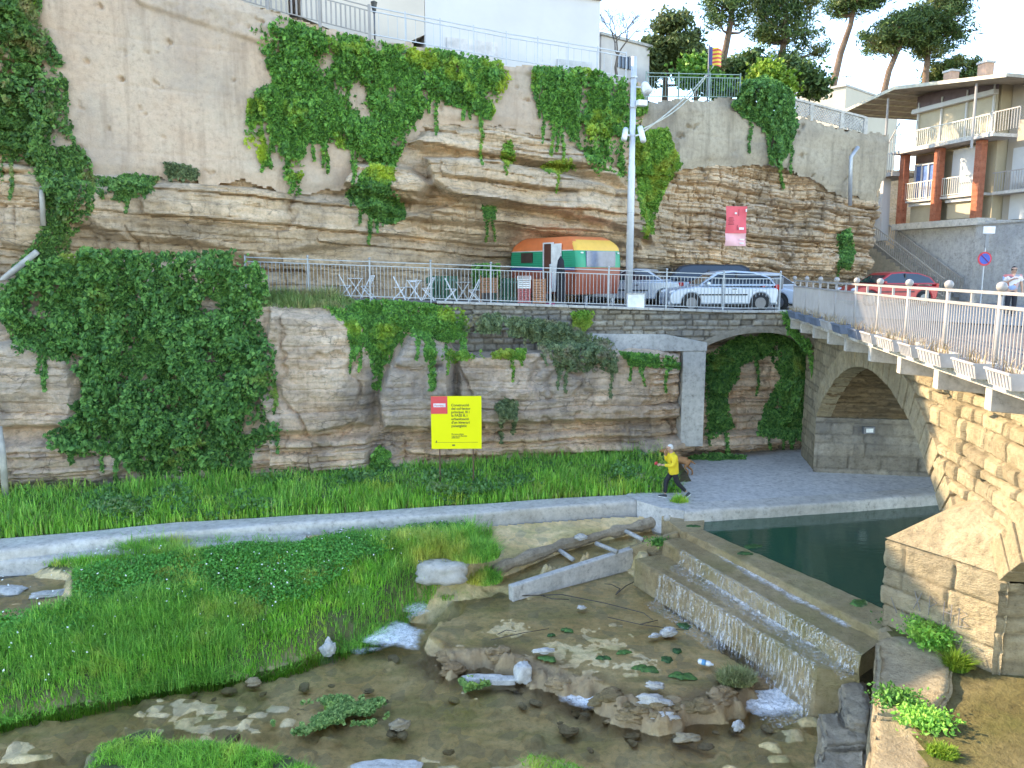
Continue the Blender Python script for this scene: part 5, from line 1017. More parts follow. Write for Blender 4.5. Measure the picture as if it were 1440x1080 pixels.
# roof: eave plane oversailing, lower towards the back
m = HM(); RX0, RX1 = -2.2, 8.8
m.prism([(RX0, 1.3, Z3+2.2), (4.5, 1.3, Z3+3.1), (RX1, 1.3, Z3+2.6), (RX1, 1.3, Z3+2.72), (4.5, 1.3, Z3+3.26), (RX0, 1.3, Z3+2.35)], (0, -8, 0)).build('roof', mat('roof_sheet', (.33, .28, .22), .7, var=.15), house)
m = HM(); [m.bar((4.6+4.2*t_, 1.32, Z3+3.06-.46*t_), (4.6+4.2*t_, -4, Z3+3.06-.46*t_), .06, .08) for t_ in (.1, .3, .5, .7, .9)]; m.bar((RX0, 1.33, Z3+2.25), (4.5, 1.33, Z3+3.16), .06, .16); m.bar((4.5, 1.33, Z3+3.16), (RX1, 1.33, Z3+2.65), .06, .16); m.build('rafter', mat('pale_timber', (.5, .46, .36), .7), house)
for x_, y_ in ((3.4, -1.2), (1.6, -1.5)):
    c_ = HM().box((x_, y_, Z3+3.3), (.5, .5, 1.1)).build('chimney', mat('chimney_clay', (.5, .3, .2), .8), house); HM().box((x_, y_, Z3+3.9), (.6, .6, .1)).build('cap', CONC, c_)
for x_ in (-.3, 5.3, 8.3): HM().tube([(x_, .95, Z3+(2.35 if x_ < 0 else 2.85)), (x_, .95, Z3-.6 if x_ < 6 else Z3-2)], .06).build('roof_post', RAILW, house)
# side to the right of the columns (towards us): set back wall with balconies
HM().box((-1.3, -3.9, 7.0), (2.5, 4.8, 6.6)).build('side_wall', mat('beige_side', (.38, .33, .27), .85, var=.05, scale=.6), house)
HM().box((-1.2, -1.2, Z2), (2.1, 1.1, .14)).build('floor_slab', CONC_WHITE, house)
for z in (Z2+.06, Z3+.08):
    m = HM(); x0, x1 = -2.2, -.1; y_ = -.68 if z < Z3 else .36
    m.bar((x0, y_, z+.9), (x1, y_, z+.9), .05, .05); [m.bar((x0+.14*i, y_, z), (x0+.14*i, y_, z+.9), .022, .022, (1, 0, 0)) for i in range(15)]
    m.build('balcony_railing', RAILW, house)
HM().box((-1.0, -1.44, Z2+1.1), (1.1, .06, 2.0)).build('roller_shutter', SHUTW, house)
HM().box((-1.0, -1.44, Z1+.9), (1.0, .06, 1.7)).build('roller_shutter', SHUTW, house)
# left (far) stair tower and stairs
HM().prism([(5.9, .3, 3.2), (8.0, .3, 2.9), (7.6, .3, 4.2), (7.2, .3, 6.6), (6.0, .3, 6.6)], (0, -.5, 0)).build('stair_pier', WALLP, house)
HM().box((6.6, -.4, 6.7), (3.0, 1.9, .2)).build('landing', CONC, house)
m = HM()
for y_ in (.32,):
    m.bar((5.1, y_+.2, 7.8), (8.1, y_+.2, 7.8), .05, .05); [m.bar((5.1+.15*i, y_+.2, 6.8), (5.1+.15*i, y_+.2, 7.8), .025, .025, (1, 0, 0)) for i in range(21)]
m.bar((6.4, .2, 7.8), (5.2, .2, 9.4), .05, .05); [m.bar((6.4-.2*i, .2, 6.9+.27*i), (6.4-.2*i, .2, 7.8+.27*i), .025, .025, (1, 0, 0)) for i in range(7)]
m.build('landing_railing', RAILW, house)
m = HM(); st0, st1 = Vector((7.6, .9, 3.9)), Vector((.6, .9, .0)); ns = 20
for i in range(ns):
    t0_ = i/ns; p = st0.lerp(st1, t0_); q = st0.lerp(st1, (i+1)/ns); m.box(((p.x+q.x)/2, .25, q.z/2+.0), (abs(p.x-q.x), 1.2, max(.05, q.z)))
m.build('staircase', rock_mat('stair_concrete', [(.3, .27, .23), (.36, .33, .28), (.4, .37, .32)], zs=1, bs=.3), house)
m = HM()
for y_ in (.88, -.25):
    m.bar((7.6, y_, 4.95), (.7, y_, 1.1), .06, .06); m.bar((7.6, y_, 4.1), (.7, y_, .25), .04, .04)
    for i in range(46): t_ = i/45; p = Vector((7.6, y_, 4.05)).lerp(Vector((.7, y_, .2)), t_); m.bar(p, p+Vector((0, 0, .9)), .028, .028, (1, 0, 0))
m.build('stair_railing', RAILW, house)
HM().box((8.2, -.3, 1.6), (3.2, .5, 3.2)).build('garage_wall', rock_mat('garage_wall', [(.42, .36, .28), (.47, .41, .33), (.5, .45, .37)], zs=.6, bs=.2), house)
HM().box((7.5, -.02, 1.9), (.9, .06, 1.0)).build('meter_door', mat('pale_blue_metal', (.5, .68, .78), .5), house)
bw = MB().box((38, 51.5, 10), (48, 1, 9)).build('rock_wall', ROCK); tag(bw, 'rock wall rising behind the brick columned house', 'wall')
# long wall to the right of the house
rwl = thing('street_wall', 'grey plastered street wall behind the man on the bridge', 'wall')
m = MB(); p0, p1 = PY(1366, 400, 37.2), PY(1480, 400, 33); m.prism([(p0.x, p0.y, 6.4), (p1.x, p1.y, 6.4), (p1.x, p1.y, 10.2), (p0.x, p0.y, 10.2)], (.3, .35, 0)).build('plaster', rock_mat('grey_plaster', [(.4, .38, .36), (.45, .43, .41), (.5, .48, .46)], stain=(.27, .27, .27), zs=.5, bs=.2), rwl)
m = MB(); m.prism([(p0.x-.05, p0.y-.1, 10.202), (p1.x-.05, p1.y-.1, 10.202), (p1.x+.4, p1.y+.4, 10.202), (p0.x+.4, p0.y+.4, 10.202)], (0, 0, .1)).build('coping', CONC, rwl)
m = MB(); q0, q1 = PY(1425, 300, 38.5), PY(1520, 300, 35); m.prism([(q0.x, q0.y, 6.5), (q1.x, q1.y, 6.5), (q1.x, q1.y, 15.8), (q0.x, q0.y, 15.8)], (3, 3, 0)); nb = m.build('neighbour_house', mat('plain_beige', (.5, .45, .39), .85, var=.05, scale=.5)); tag(nb, 'plain beige house cut by the right picture edge', 'house')  # same plain beige on every side of the house
# ---------------- railings on the cliff top
def fence(name, label, pts, h, m_, step, posts_every, wide=.02, postw=.05, white_posts=None, ball=0., group=None):
    t_ = thing(name, label, 'railing', (0, 0, 0), 0, group); pts = [Vector(p) for p in pts]; Ls = [(b-a).length for a, b in zip(pts[:-1], pts[1:])]; T = sum(Ls)
    def at(s_):
        for a, b, l_ in zip(pts[:-1], pts[1:], Ls):
            if s_ <= l_+1e-6: return a.lerp(b, min(1, s_/l_))
            s_ -= l_
        return pts[-1]
    m = MB()
    for a, b in zip(pts[:-1], pts[1:]):
        for z in (h, h-.14, .1): m.bar(a+Vector((0, 0, z)), b+Vector((0, 0, z)), .035, .03)
    m.build('rail', m_, t_); m = MB(); k = int(T/step)
    for i in range(k): p = at(T*i/k); m.bar(p+Vector((0, 0, .1)), p+Vector((0, 0, h-.14)), wide, wide, (1, 0, 0))
    m.build('bars', m_, t_); k = max(1, round(T/posts_every))
    for i in range(k+1):
        p = at(T*i/k); m = MB().bar(p-Vector((0, 0, .1)), p+Vector((0, 0, h+.06)), postw, postw, (1, 0, 0))
        if ball: m.ball(p+Vector((0, 0, h+.1)), ball)
        m.build('post', white_posts or m_, t_)
    return t_
def up(x, y, dy=.1): p = PV(x, y, 30+dy, .4); return p
fence('cliff_railing', 'railing with white posts and slats before the beige building, above the ivy', [up(300, -8), up(400, 22), up(520, 52)], 1.0, RAILW, .16, 1.6, .05, .09)
fence('cliff_railing', 'thin grey railing along the cliff top in front of the white building', [up(520, 52), up(620, 70), up(720, 88), up(846, 106), up(880, 112)], 1.0, GALV, .32, 1.25, .016, .04)
fence('cliff_railing', 'green iron railing with close bars on top of the beige wall', [up(908, 139), up(1040, 140)], 1.0, mat('green_iron', (.22, .3, .27), .5, .1), .13, 1.5, .02, .045)
# lattice parapet
lt = thing('lattice_parapet', 'beige diamond lattice parapet on top of the right retaining wall', 'parapet'); m = MB(); A_p, B_p = up(1040, 142), up(1216, 186)
def lp(s_, z): q = A_p.lerp(B_p, s_); return q+Vector((0, 0, z))
for i in range(-4, 44):
    for sg in (0, 1):
        u0, u1 = (i/44, (i+4)/44) if sg else ((i+4)/44, i/44); z0, z1 = 0., .6
        if 0 <= min(u0, u1) and max(u0, u1) <= 1: m.bar(lp(u0, z0), lp(u1, z1), .05, .045, (0, 1, 0))
m.build('lattice', CONC, lt); m = MB(); m.bar(lp(0, .64), lp(1, .64), .14, .09); [m.bar(lp(q, -.1), lp(q, .64), .16, .16, (1, 0, 0)) for q in (.3, .55, .8, 1.)]; m.build('frame', CONC_WHITE, lt)
# small lantern
q = up(527, 50, .4); t_ = thing('lantern_post', 'small black lantern on a post among the cliff top railing', 'lamp', q); MB().tube([(0, 0, -.2), (0, 0, .75)], .03).build('pole', IRON, t_, True)
m = MB(); m.tube([(0, 0, .75), (0, 0, .8), (0, 0, 1.02), (0, 0, 1.1), (0, 0, 1.16)], [.05, .07, .11, .13, .02], 6); m.build('lantern', mat('black_iron', (.03, .03, .03), .4), t_)
# flag
q = PY(995, 135, 35.5); t_ = thing('flag_pole', 'thin flag pole with a striped yellow and red flag above the green railing', 'flag pole', (q.x, q.y, 14.5)); MB().tube([(0, 0, 0), (0, 0, 3.35)], .035).build('pole', IRON, t_, True)
gx = np.linspace(0, .55, 20); gz = np.linspace(2.55, 3.3, 30); Xf, Zf = np.meshgrid(gx, gz, indexing='ij'); m_, n_, p_ = new_mat('striped_flag'); co_ = coords(n_, (1, 1, 1)); sx_ = nd(n_, 'ShaderNodeSeparateXYZ'); n_.links.new(co_, sx_.inputs[0])
mm = nd(n_, 'ShaderNodeMath', operation='MULTIPLY'); n_.links.new(sx_.outputs[2], mm.inputs[0]); mm.inputs[1].default_value = 6.; fr_ = nd(n_, 'ShaderNodeMath', operation='FRACT'); n_.links.new(mm.outputs[0], fr_.inputs[0]); st_ = nd(n_, 'ShaderNodeMath', operation='GREATER_THAN'); n_.links.new(fr_.outputs[0], st_.inputs[0]); st_.inputs[1].default_value = .5
c_ = mixc(n_, st_.outputs[0], (.75, .5, .03), (.6, .05, .03)); bl = nd(n_, 'ShaderNodeMath', operation='LESS_THAN'); n_.links.new(sx_.outputs[0], bl.inputs[0]); bl.inputs[1].default_value = .16; c_ = mixc(n_, bl.outputs[0], c_, (.03, .05, .2)); n_.links.new(c_, p_.inputs['Base Color'])
mesh_np('flag', np.stack([Xf, .07*np.sin(Xf*13)-.05, Zf-.25*Xf], -1).reshape(-1, 3), gridfaces(20, 30), m_, t_)
# pipes
def pipe(label, px, r, m_, surf=None, D=None, cat='pipe'):
    pts = [Vector(onto([x], [y], surf)[0])+Vector((0, -.25, 0)) for x, y in px] if surf else [PY(x, y, D) for x, y in px]
    tag(MB().tube(pts, r, 8).build('drain_pipe', m_, None, True), label, cat)
PVC = mat('pale_plastic_pipe', (.42, .39, .34), .5, var=.15)
pipe('pale pipe sticking out of the cliff at the left edge, beside the ivy foot', [(-30, 428), (10, 388), (52, 354)], .09, PVC, None, 22.8)
pipe('white drain pipe at the lower left edge in front of the rock', [(-2, 600), (4, 640), (8, 700)], .09, PVC, None, 21.5)
pipe('grey drain pipe with a bend on the wall left of the house', [(1203, 208), (1193, 222), (1192, 290)], .09, GALV, lambda X, z: UB(X)-.25)
pipe('weathered pipe inside the tall ivy curtain', [(60, 235), (66, 275), (68, 318)], .08, PVC, lambda X, z: UY(X, z)+.05)

# ================================================================== OBJECTS
def T0(px, Y): p = PY(px, 430, Y); return Vector((p.x, Y, float(TZ(p.x)) if p.x < 9.5 else 6.556))
# ---------------- terrace fence
fx = np.linspace(-9.0, 9.6, 14); FM = mat('fence_steel', (.36, .38, .4), .45, .4, .08)
fence('terrace_fence', 'long grey steel fence with thin bars along the terrace edge', [(float(x), float(TY(x))+.05, float(TZ(x))+.04) for x in fx], 1.28, FM, .125, 2.0, .016, .05, ball=.045)
# ---------------- lamp post with cameras and floodlights
PM = mat('galvanised_pole', (.55, .57, .6), .5, .3, .05); WPL = mat('white_housing', (.75, .75, .75), .4)
lp_ = T0(884, 27.7); post_ = thing('lamp_post', 'tall grey steel pole carrying floodlights and cameras beside the caravan', 'lamp post', lp_)
def hz(y): return PY(884, y, 27.7).z-lp_.z
MB().tube([(0, 0, 0), (0, 0, hz(235)), (0, 0, hz(230)), (0, 0, hz(80))], [.13, .125, .105, .095], 12).build('pole', PM, post_, True)
for y in (110, 152, 192, 300): MB().tube([(0, 0, hz(y)), (0, 0, hz(y)+.05)], .13, 12).build('clamp', GALV, post_)
def flood(y, dx, dz, r, L_, tilt):
    m = MB(); c_ = Vector((dx, -.1, hz(y)+dz)); d_ = Vector((sin(tilt)*.6, -.5, -cos(tilt))).normalized(); m.bar((0, 0, hz(y)), c_, .05, .05); m.build('arm', GALV, post_)
    m = MB(); m.tube([c_-d_*L_*.5, c_-d_*L_*.3, c_+d_*L_*.35, c_+d_*L_*.5], [r*.45, r*.8, r, r*.95], 12); m.build('floodlight', WPL, post_, True)
flood(122, .42, -.05, .17, .42, .5)
m = MB(); m.box((.28, -.1, hz(146)), (.36, .22, .2), .3); m.build('camera_box', WPL, post_, bevel=.03)
for dx, tl in ((-.28, -.7), (.3, .6)):
    m = MB(); d_ = Vector((dx*.5, -.55, -.5 if dx < 0 else -.9)).normalized(); c_ = Vector((dx, -.15, hz(190))); m.bar((0, 0, hz(192)), c_, .05, .05); m.tube([c_-d_*.3, c_+d_*.3], .1, 10); m.build('camera', WPL, post_, True)
# cables
m = MB(); pA = Vector((lp_.x+.3, lp_.y-.1, lp_.z+hz(188))); pB = PY(1012, 82, 38)
for k_, sag in enumerate((.25, .55)):
    m.tube([pA.lerp(pB, t_)+Vector((0, 0, -sag*sin(pi*t_)+.12*k_)) for t_ in np.linspace(0, 1, 16)], .03, 5)
cb = m.build('overhead_cable', mat('pale_cable', (.5, .48, .4), .6), None, True); tag(cb, 'pale sagging cables running from the lamp post to the trees', 'cable')
# ---------------- caravan: x towards its right hand end, built from bands of a rounded side profile
def caravan():
    phi = radians(36); c0_ = T0(806, 27.75); root = thing('caravan', 'small vintage caravan painted orange, green, yellow and brown with its door open', 'caravan', c0_, -pi/2+phi)
    # local: +x = out of the end that faces us, y = along the end to the right; the corner is at the origin
    Lc, Wc = 3.75, 2.15; z0, zt = .42, 2.5
    def prof(z):  # end bulge and roof rounding (front/back offset) for a height
        t_ = (z-z0)/(zt-z0); return .30*max(0, 1-(abs(t_-.42)/.62)**2.4) if t_ < 1 else 0
    def zroof(x): u = abs(x+Lc/2)/(Lc/2); return zt-.42*max(0, (u-.45)/.55)**2.6
    OR = mat('orange_paint', (.75, .2, .07), .4, var=.04); GR = mat('green_paint', (.01, .3, .16), .4, var=.04); YE = mat('yellow_paint', (.82, .46, .08), .4, var=.04); BR = mat('red_brown_paint', (.34, .09, .05), .4, var=.06); BL = mat('blue_stripe_paint', (.05, .09, .28), .4)
    bands = [('lower_panel', z0, 1.28, BR, BR), ('blue_stripe', 1.28, 1.38, BL, BR), ('middle_band', 1.38, 1.98, GR, GR), ('upper_band', 1.98, zt, OR, YE)]
    NX = 30
    def ring(z):
        """outline of the body at one height, as (x, y) going round"""
        e = prof(z); r_ = .18; pts = []
        topk = max(0, (z-1.98)/(zt-1.98)); ins = .32*topk**2.2
        x0, x1, y0, y1 = -Lc-e+ins*1.3+.1, .0+e-.05-ins*1.3, .0+ins*.8, Wc-ins*.8
        for cx, cy, a0 in ((x1-r_, y0+r_, -pi/2), (x1-r_, y1-r_, 0), (x0+r_, y1-r_, pi/2), (x0+r_, y0+r_, pi)):
            for k_ in range(7): a = a0+pi/2*k_/6; pts.append((cx+r_*cos(a), cy+r_*sin(a), z))
        return pts
    for nm, za, zb_, ms, me_ in bands:
        zs_b = np.linspace(za, zb_, 3 if zb_-za < .2 else 9); R = [ring(z) for z in zs_b]; n_ = len(R[0]); side, end = MB(), MB()
        allv = [p for r in R for p in r]
        for q in range(len(R)-1):
            for i in range(n_):
                j = (i+1) % n_; f = [R[q][i], R[q][j], R[q+1][j], R[q+1][i]]; xm = sum(p[0] for p in f)/4
                tgt = end if xm > -.14 else side
                tgt.add(f, [(0, 1, 2, 3)])
        if nm == 'upper_band':
            T = R[-1]; xs_ = [p for p in T]; side.add(T, [tuple(range(n_))])
        for mb, mm_, nn_ in ((side, ms, nm), (end, me_, 'end_'+nm)):
            me = bpy.data.meshes.new(nn_); bm = bmesh.new(); vv = [bm.verts.new(p) for p in mb.v]; [bm.faces.new([vv[i] for i in f]) for f in mb.f]; bmesh.ops.remove_doubles(bm, verts=bm.verts[:], dist=.001); bmesh.ops.recalc_face_normals(bm, faces=bm.faces[:]); bm.to_mesh(me); bm.free()
            me.polygons.foreach_set('use_smooth', [True]*len(me.polygons)); me.materials.append(mm_); o = bpy.data.objects.new(nn_, me); C.objects.link(o); o.parent = root
            s_ = o.modifiers.new('edge', 'EDGE_SPLIT'); s_.split_angle = radians(40)
    # horizontal panel grooves as thin trims, windows, door
    TR = mat('white_trim', (.7, .7, .68), .4); m = MB()
    for z in (1.99,): m.bar((-Lc, -.012, z), (-.05, -.012, z), .02, .025)
    m.build('trim', TR, root)
    m = MB(); [m.bar((-Lc+.1, -.006, z), (-1.62, -.006, z), .008, .012) for z in (1.46, 1.54, 1.62, 1.7, 1.78, 1.86)]+[m.bar((-.85, -.006, z), (-.1, -.006, z), .008, .012) for z in (1.46, 1.54, 1.62, 1.7, 1.78, 1.86)]; m.build('panel_ribs', mat('dark_green_line', (.01, .2, .1), .5), root)
    MB().box((-2.75, -.012, 1.75), (.72, .04, .38)).build('side_window', mat('brown_glass', (.06, .04, .035), .15), root)
    w_ = MB().box((.225, Wc/2, 1.68), (.1, 1.4, .56)).build('end_window', mat('blue_grey_glass', (.16, .19, .27), .2, var=.15, scale=2), root)
    for i in range(2): MB().box((.2, .2+i*1.75, 1.9), (.09, .09, .05)).build('marker_lamp', TR, root)
    MB().box((-1.42, -.012, 1.37), (.5, .04, 1.75)).build('doorway', mat('dark_interior', (.1, .035, .02), .8), root)
    d_ = MB().box((-.9, -.07, 1.37), (.54, .05, 1.74)).build('door', mat('door_white', (.72, .7, .66), .5), root); d_.rotation_euler = (0, 0, 0)
    m = MB(); [m.box((-1.69+.54*i, -.03, 1.37), (.05, .05, 1.78)) for i in range(2)]; m.box((-1.42, -.03, 2.27), (.6, .05, .05)); m.build('door_frame', TR, root)
    for y_ in (.12, Wc-.12):
        w_ = MB().tube([(-1.7, y_-.1, .3), (-1.7, y_+.1, .3)], .3, 18).build('wheel', mat('tyre_rubber', (.02, .02, .02), .8), root); MB().tube([(-1.7, y_-.11, .3), (-1.7, y_+.11, .3)], .16, 14).build('rim', GALV, w_)
    m = MB(); m.bar((-Lc, .4, .38), (1.0, Wc/2, .38), .08, .1); m.bar((-Lc, Wc-.4, .38), (1.0, Wc/2, .38), .08, .1); m.tube([(.9, Wc/2, .38), (.9, Wc/2, 0)], .04); m.box((.35, .3, .18), (.08, .08, .36)); m.box((.1, Wc-.3, .18), (.08, .08, .36)); m.build('drawbar', GALV, root)
caravan()
# ---------------- bistro chairs and tables
CH = mat('white_chair_paint', (.74, .76, .78), .4, var=.04)
def chair(label, px, Y, rz, group='white folding bistro chairs on the terrace'):
    t_ = thing('folding_chair', label, 'chair', T0(px, Y), rz, group); w_ = .4
    m = MB(); [m.box((-.16+.08*i, 0, .45), (.065, w_, .018)) for i in range(5)]; m.build('seat', CH, t_)
    for s_ in (-1, 1):
        MB().bar((.22, s_*.19, 0), (-.2, s_*.19, .84), .028, .03, (0, 1, 0)).build('back_leg', CH, t_); MB().bar((-.24, s_*.165, 0), (.2, s_*.165, .45), .028, .03, (0, 1, 0)).build('front_leg', CH, t_)
    m = MB(); [m.bar((-.115-.04*i, -.2, .66+.075*i), (-.115-.04*i, .2, .66+.075*i), .015, .055) for i in range(3)]; m.build('backrest', CH, t_)
    m = MB(); m.bar((.2, -.19, .05), (.2, .19, .05), .02, .02); m.bar((-.21, -.165, .05), (-.21, .165, .05), .02, .02); m.build('stretcher', CH, t_)
chair('white folding chair furthest left on the terrace, facing right', 486, 28.0, .2)
chair('white folding chair facing left, right of the leftmost chair', 518, 28.2, pi-.2)
chair('white folding chair on the left side of the central bistro table', 562, 27.9, .1)
chair('white folding chair standing behind the central bistro table', 578, 28.9, -pi/2)
chair('white folding chair on the right side of the central bistro table', 603, 28.1, pi-.1)
chair('white folding chair facing right, right of the central table', 634, 28.1, .15)
chair('white folding chair nearest the wooden board, facing left', 668, 28.1, pi-.15)
def table(label, px, Y, m_):
    t_ = thing('bistro_table', label, 'table', T0(px, Y), .1, 'bistro tables on the terrace'); m = MB(); [m.box((-.24+.08*i, 0, .71), (.068, .56, .02)) for i in range(7)]; m.build('tabletop', m_, t_)
    for s_ in (-1, 1): MB().bar((-.24, s_*.22, 0), (.22, s_*.22, .7), .025, .03, (0, 1, 0)).build('leg', m_, t_); MB().bar((.24, s_*.19, 0), (-.22, s_*.19, .7), .025, .03, (0, 1, 0)).build('leg', m_, t_)
table('white slatted bistro table between the central chairs', 583, 28.0, CH); table('small bistro table between the two leftmost chairs', 502, 28.3, CH); table('small grey bistro table between the two chairs beside the wooden board', 651, 28.3, FM)
# low green wind screens behind the chairs
for px, lb in ((540, 'dark green slatted screen behind the chairs, left one'), (622, 'dark green slatted screen behind the chairs, right of the central table'), (712, 'dark green slatted screen left of the caravan')):
    t_ = thing('slatted_screen', lb, 'screen', T0(px, 29.2), .05, 'green screens behind the chairs'); m = MB(); [m.box((-.55+.11*i, 0, .45), (.08, .03, .9)) for i in range(11)]; m.build('slats', mat('dark_green_wood', (.015, .1, .05), .6), t_); [MB().box((0, .03, z), (1.25, .03, .06)).build('rail', FM, t_) for z in (.15, .75)]
# wooden board, crates, sun umbrella
WOOD = mat('brown_wood', (.3, .14, .07), .6, var=.2, scale=8); WOODL = mat('light_crate_wood', (.44, .2, .1), .6, var=.15, scale=8)
t_ = thing('menu_board', 'brown slatted wooden board standing behind the fence, right of the chairs', 'board', T0(688, 27.4), .05); m = MB(); [m.box((0, 0, .42+.09*i), (.62, .03, .075)) for i in range(6)]; m.build('slats', WOOD, t_); m = MB(); [m.box((sx*.3, .03, .5), (.045, .05, 1.0)) for sx in (-1, 1)]; m.build('frame', WOOD, t_)
def crate(label, px, Y, z, m_, w_=.42, h=.28):
    p = T0(px, Y); p.z += z; t_ = thing('drinks_crate', label, 'crate', p, 0, 'stacked drinks crates before the caravan'); m = MB()
    for i in range(4): m.box((0, -.15, .035+i*h/4), (w_, .02, h/4-.02)); m.box((0, .15, .035+i*h/4), (w_, .02, h/4-.02))
    for sx in (-1, 1): [m.box((sx*w_/2, 0, .035+i*h/4), (.02, .3, h/4-.02)) for i in range(4)]
    m.build('side', m_, t_); m = MB(); m.box((0, 0, .012), (w_, .3, .02)); [m.box((sx*w_*.5, sy*.15, h/2), (.035, .035, h)) for sx in (-1, 1) for sy in (-1, 1)]; m.build('base', m_, t_)
RW = mat('red_white_crate', (.5, .12, .12), .5, var=.5, scale=30); CW = mat('white_crate', (.74, .72, .7), .5)
crate('red and white crate, lower one of the left stack', 737, 27.4, 0, RW); crate('red and white crate in the middle of the left stack', 737, 27.4, .29, RW); crate('white crate on the left stack, second from its top', 737, 27.4, .58, CW); crate('white crate topmost on the left stack', 737, 27.4, .87, CW, .46, .14)
crate('reddish wood crate at the bottom of the right stack', 758, 27.4, 0, WOODL); crate('reddish wood crate in the middle of the right stack', 758, 27.4, .29, WOODL); crate('reddish wood crate topmost on the right stack', 758, 27.4, .58, WOODL, .42, .36)
t_ = thing('closed_parasol', 'closed black parasol standing in front of the caravan door', 'parasol', T0(788, 27.35)); m = MB(); m.tube([(0, 0, .1), (0, 0, .3), (0, 0, 1.3), (0, 0, 1.6), (0, 0, 1.75)], [.12, .17, .15, .11, .02], 10); m.build('canopy', mat('black_fabric', (.015, .015, .02), .8), t_, True); MB().box((0, 0, .05), (.4, .4, .1)).build('base', IRON, t_); MB().tube([(0, 0, 1.7), (0, 0, 1.85)], .02).build('pole', GALV, t_)
t_ = thing('barrier_post', 'slim red and white post on a pink base beside the caravan door', 'post', T0(774, 27.35)); MB().tube([(0, 0, .05), (0, 0, .62)], .035).build('lower_pole', mat('white_paint', (.75, .73, .72), .5), t_); MB().tube([(0, 0, .62), (0, 0, 1.2)], .035).build('upper_pole', mat('red_paint', (.6, .04, .04), .5), t_); MB().box((0, 0, .04), (.4, .3, .08)).build('base', mat('pink_base', (.7, .1, .25), .6), t_, bevel=.02)
t_ = thing('ballast_box', 'white box at the foot of the lamp post', 'box', T0(893, 27.35)); MB().box((0, 0, .26), (.6, .42, .52)).build('box', WPL, t_, bevel=.02); MB().box((0, 0, .54), (.64, .46, .04)).build('lid', CONC, t_)
q = T0(684, 29.0); t_ = thing('potted_bush', 'dark round bush in a pot behind the wooden board', 'potted plant', q); MB().tube([(0, 0, 0), (0, 0, .4)], [.22, .28], 12).build('pot', mat('brown_pot', (.12, .1, .09), .7), t_); n_ = 1600; V, F = leaf_quads(np.clip(RNG.normal(size=(n_, 3)), -1.8, 1.8)*np.array([.28, .26, .24])+np.array([0, 0, .95]), .13, np.tile([0, -.4, .6], (n_, 1)), .9); mesh_np('foliage', V, F, IVYD, t_, False)
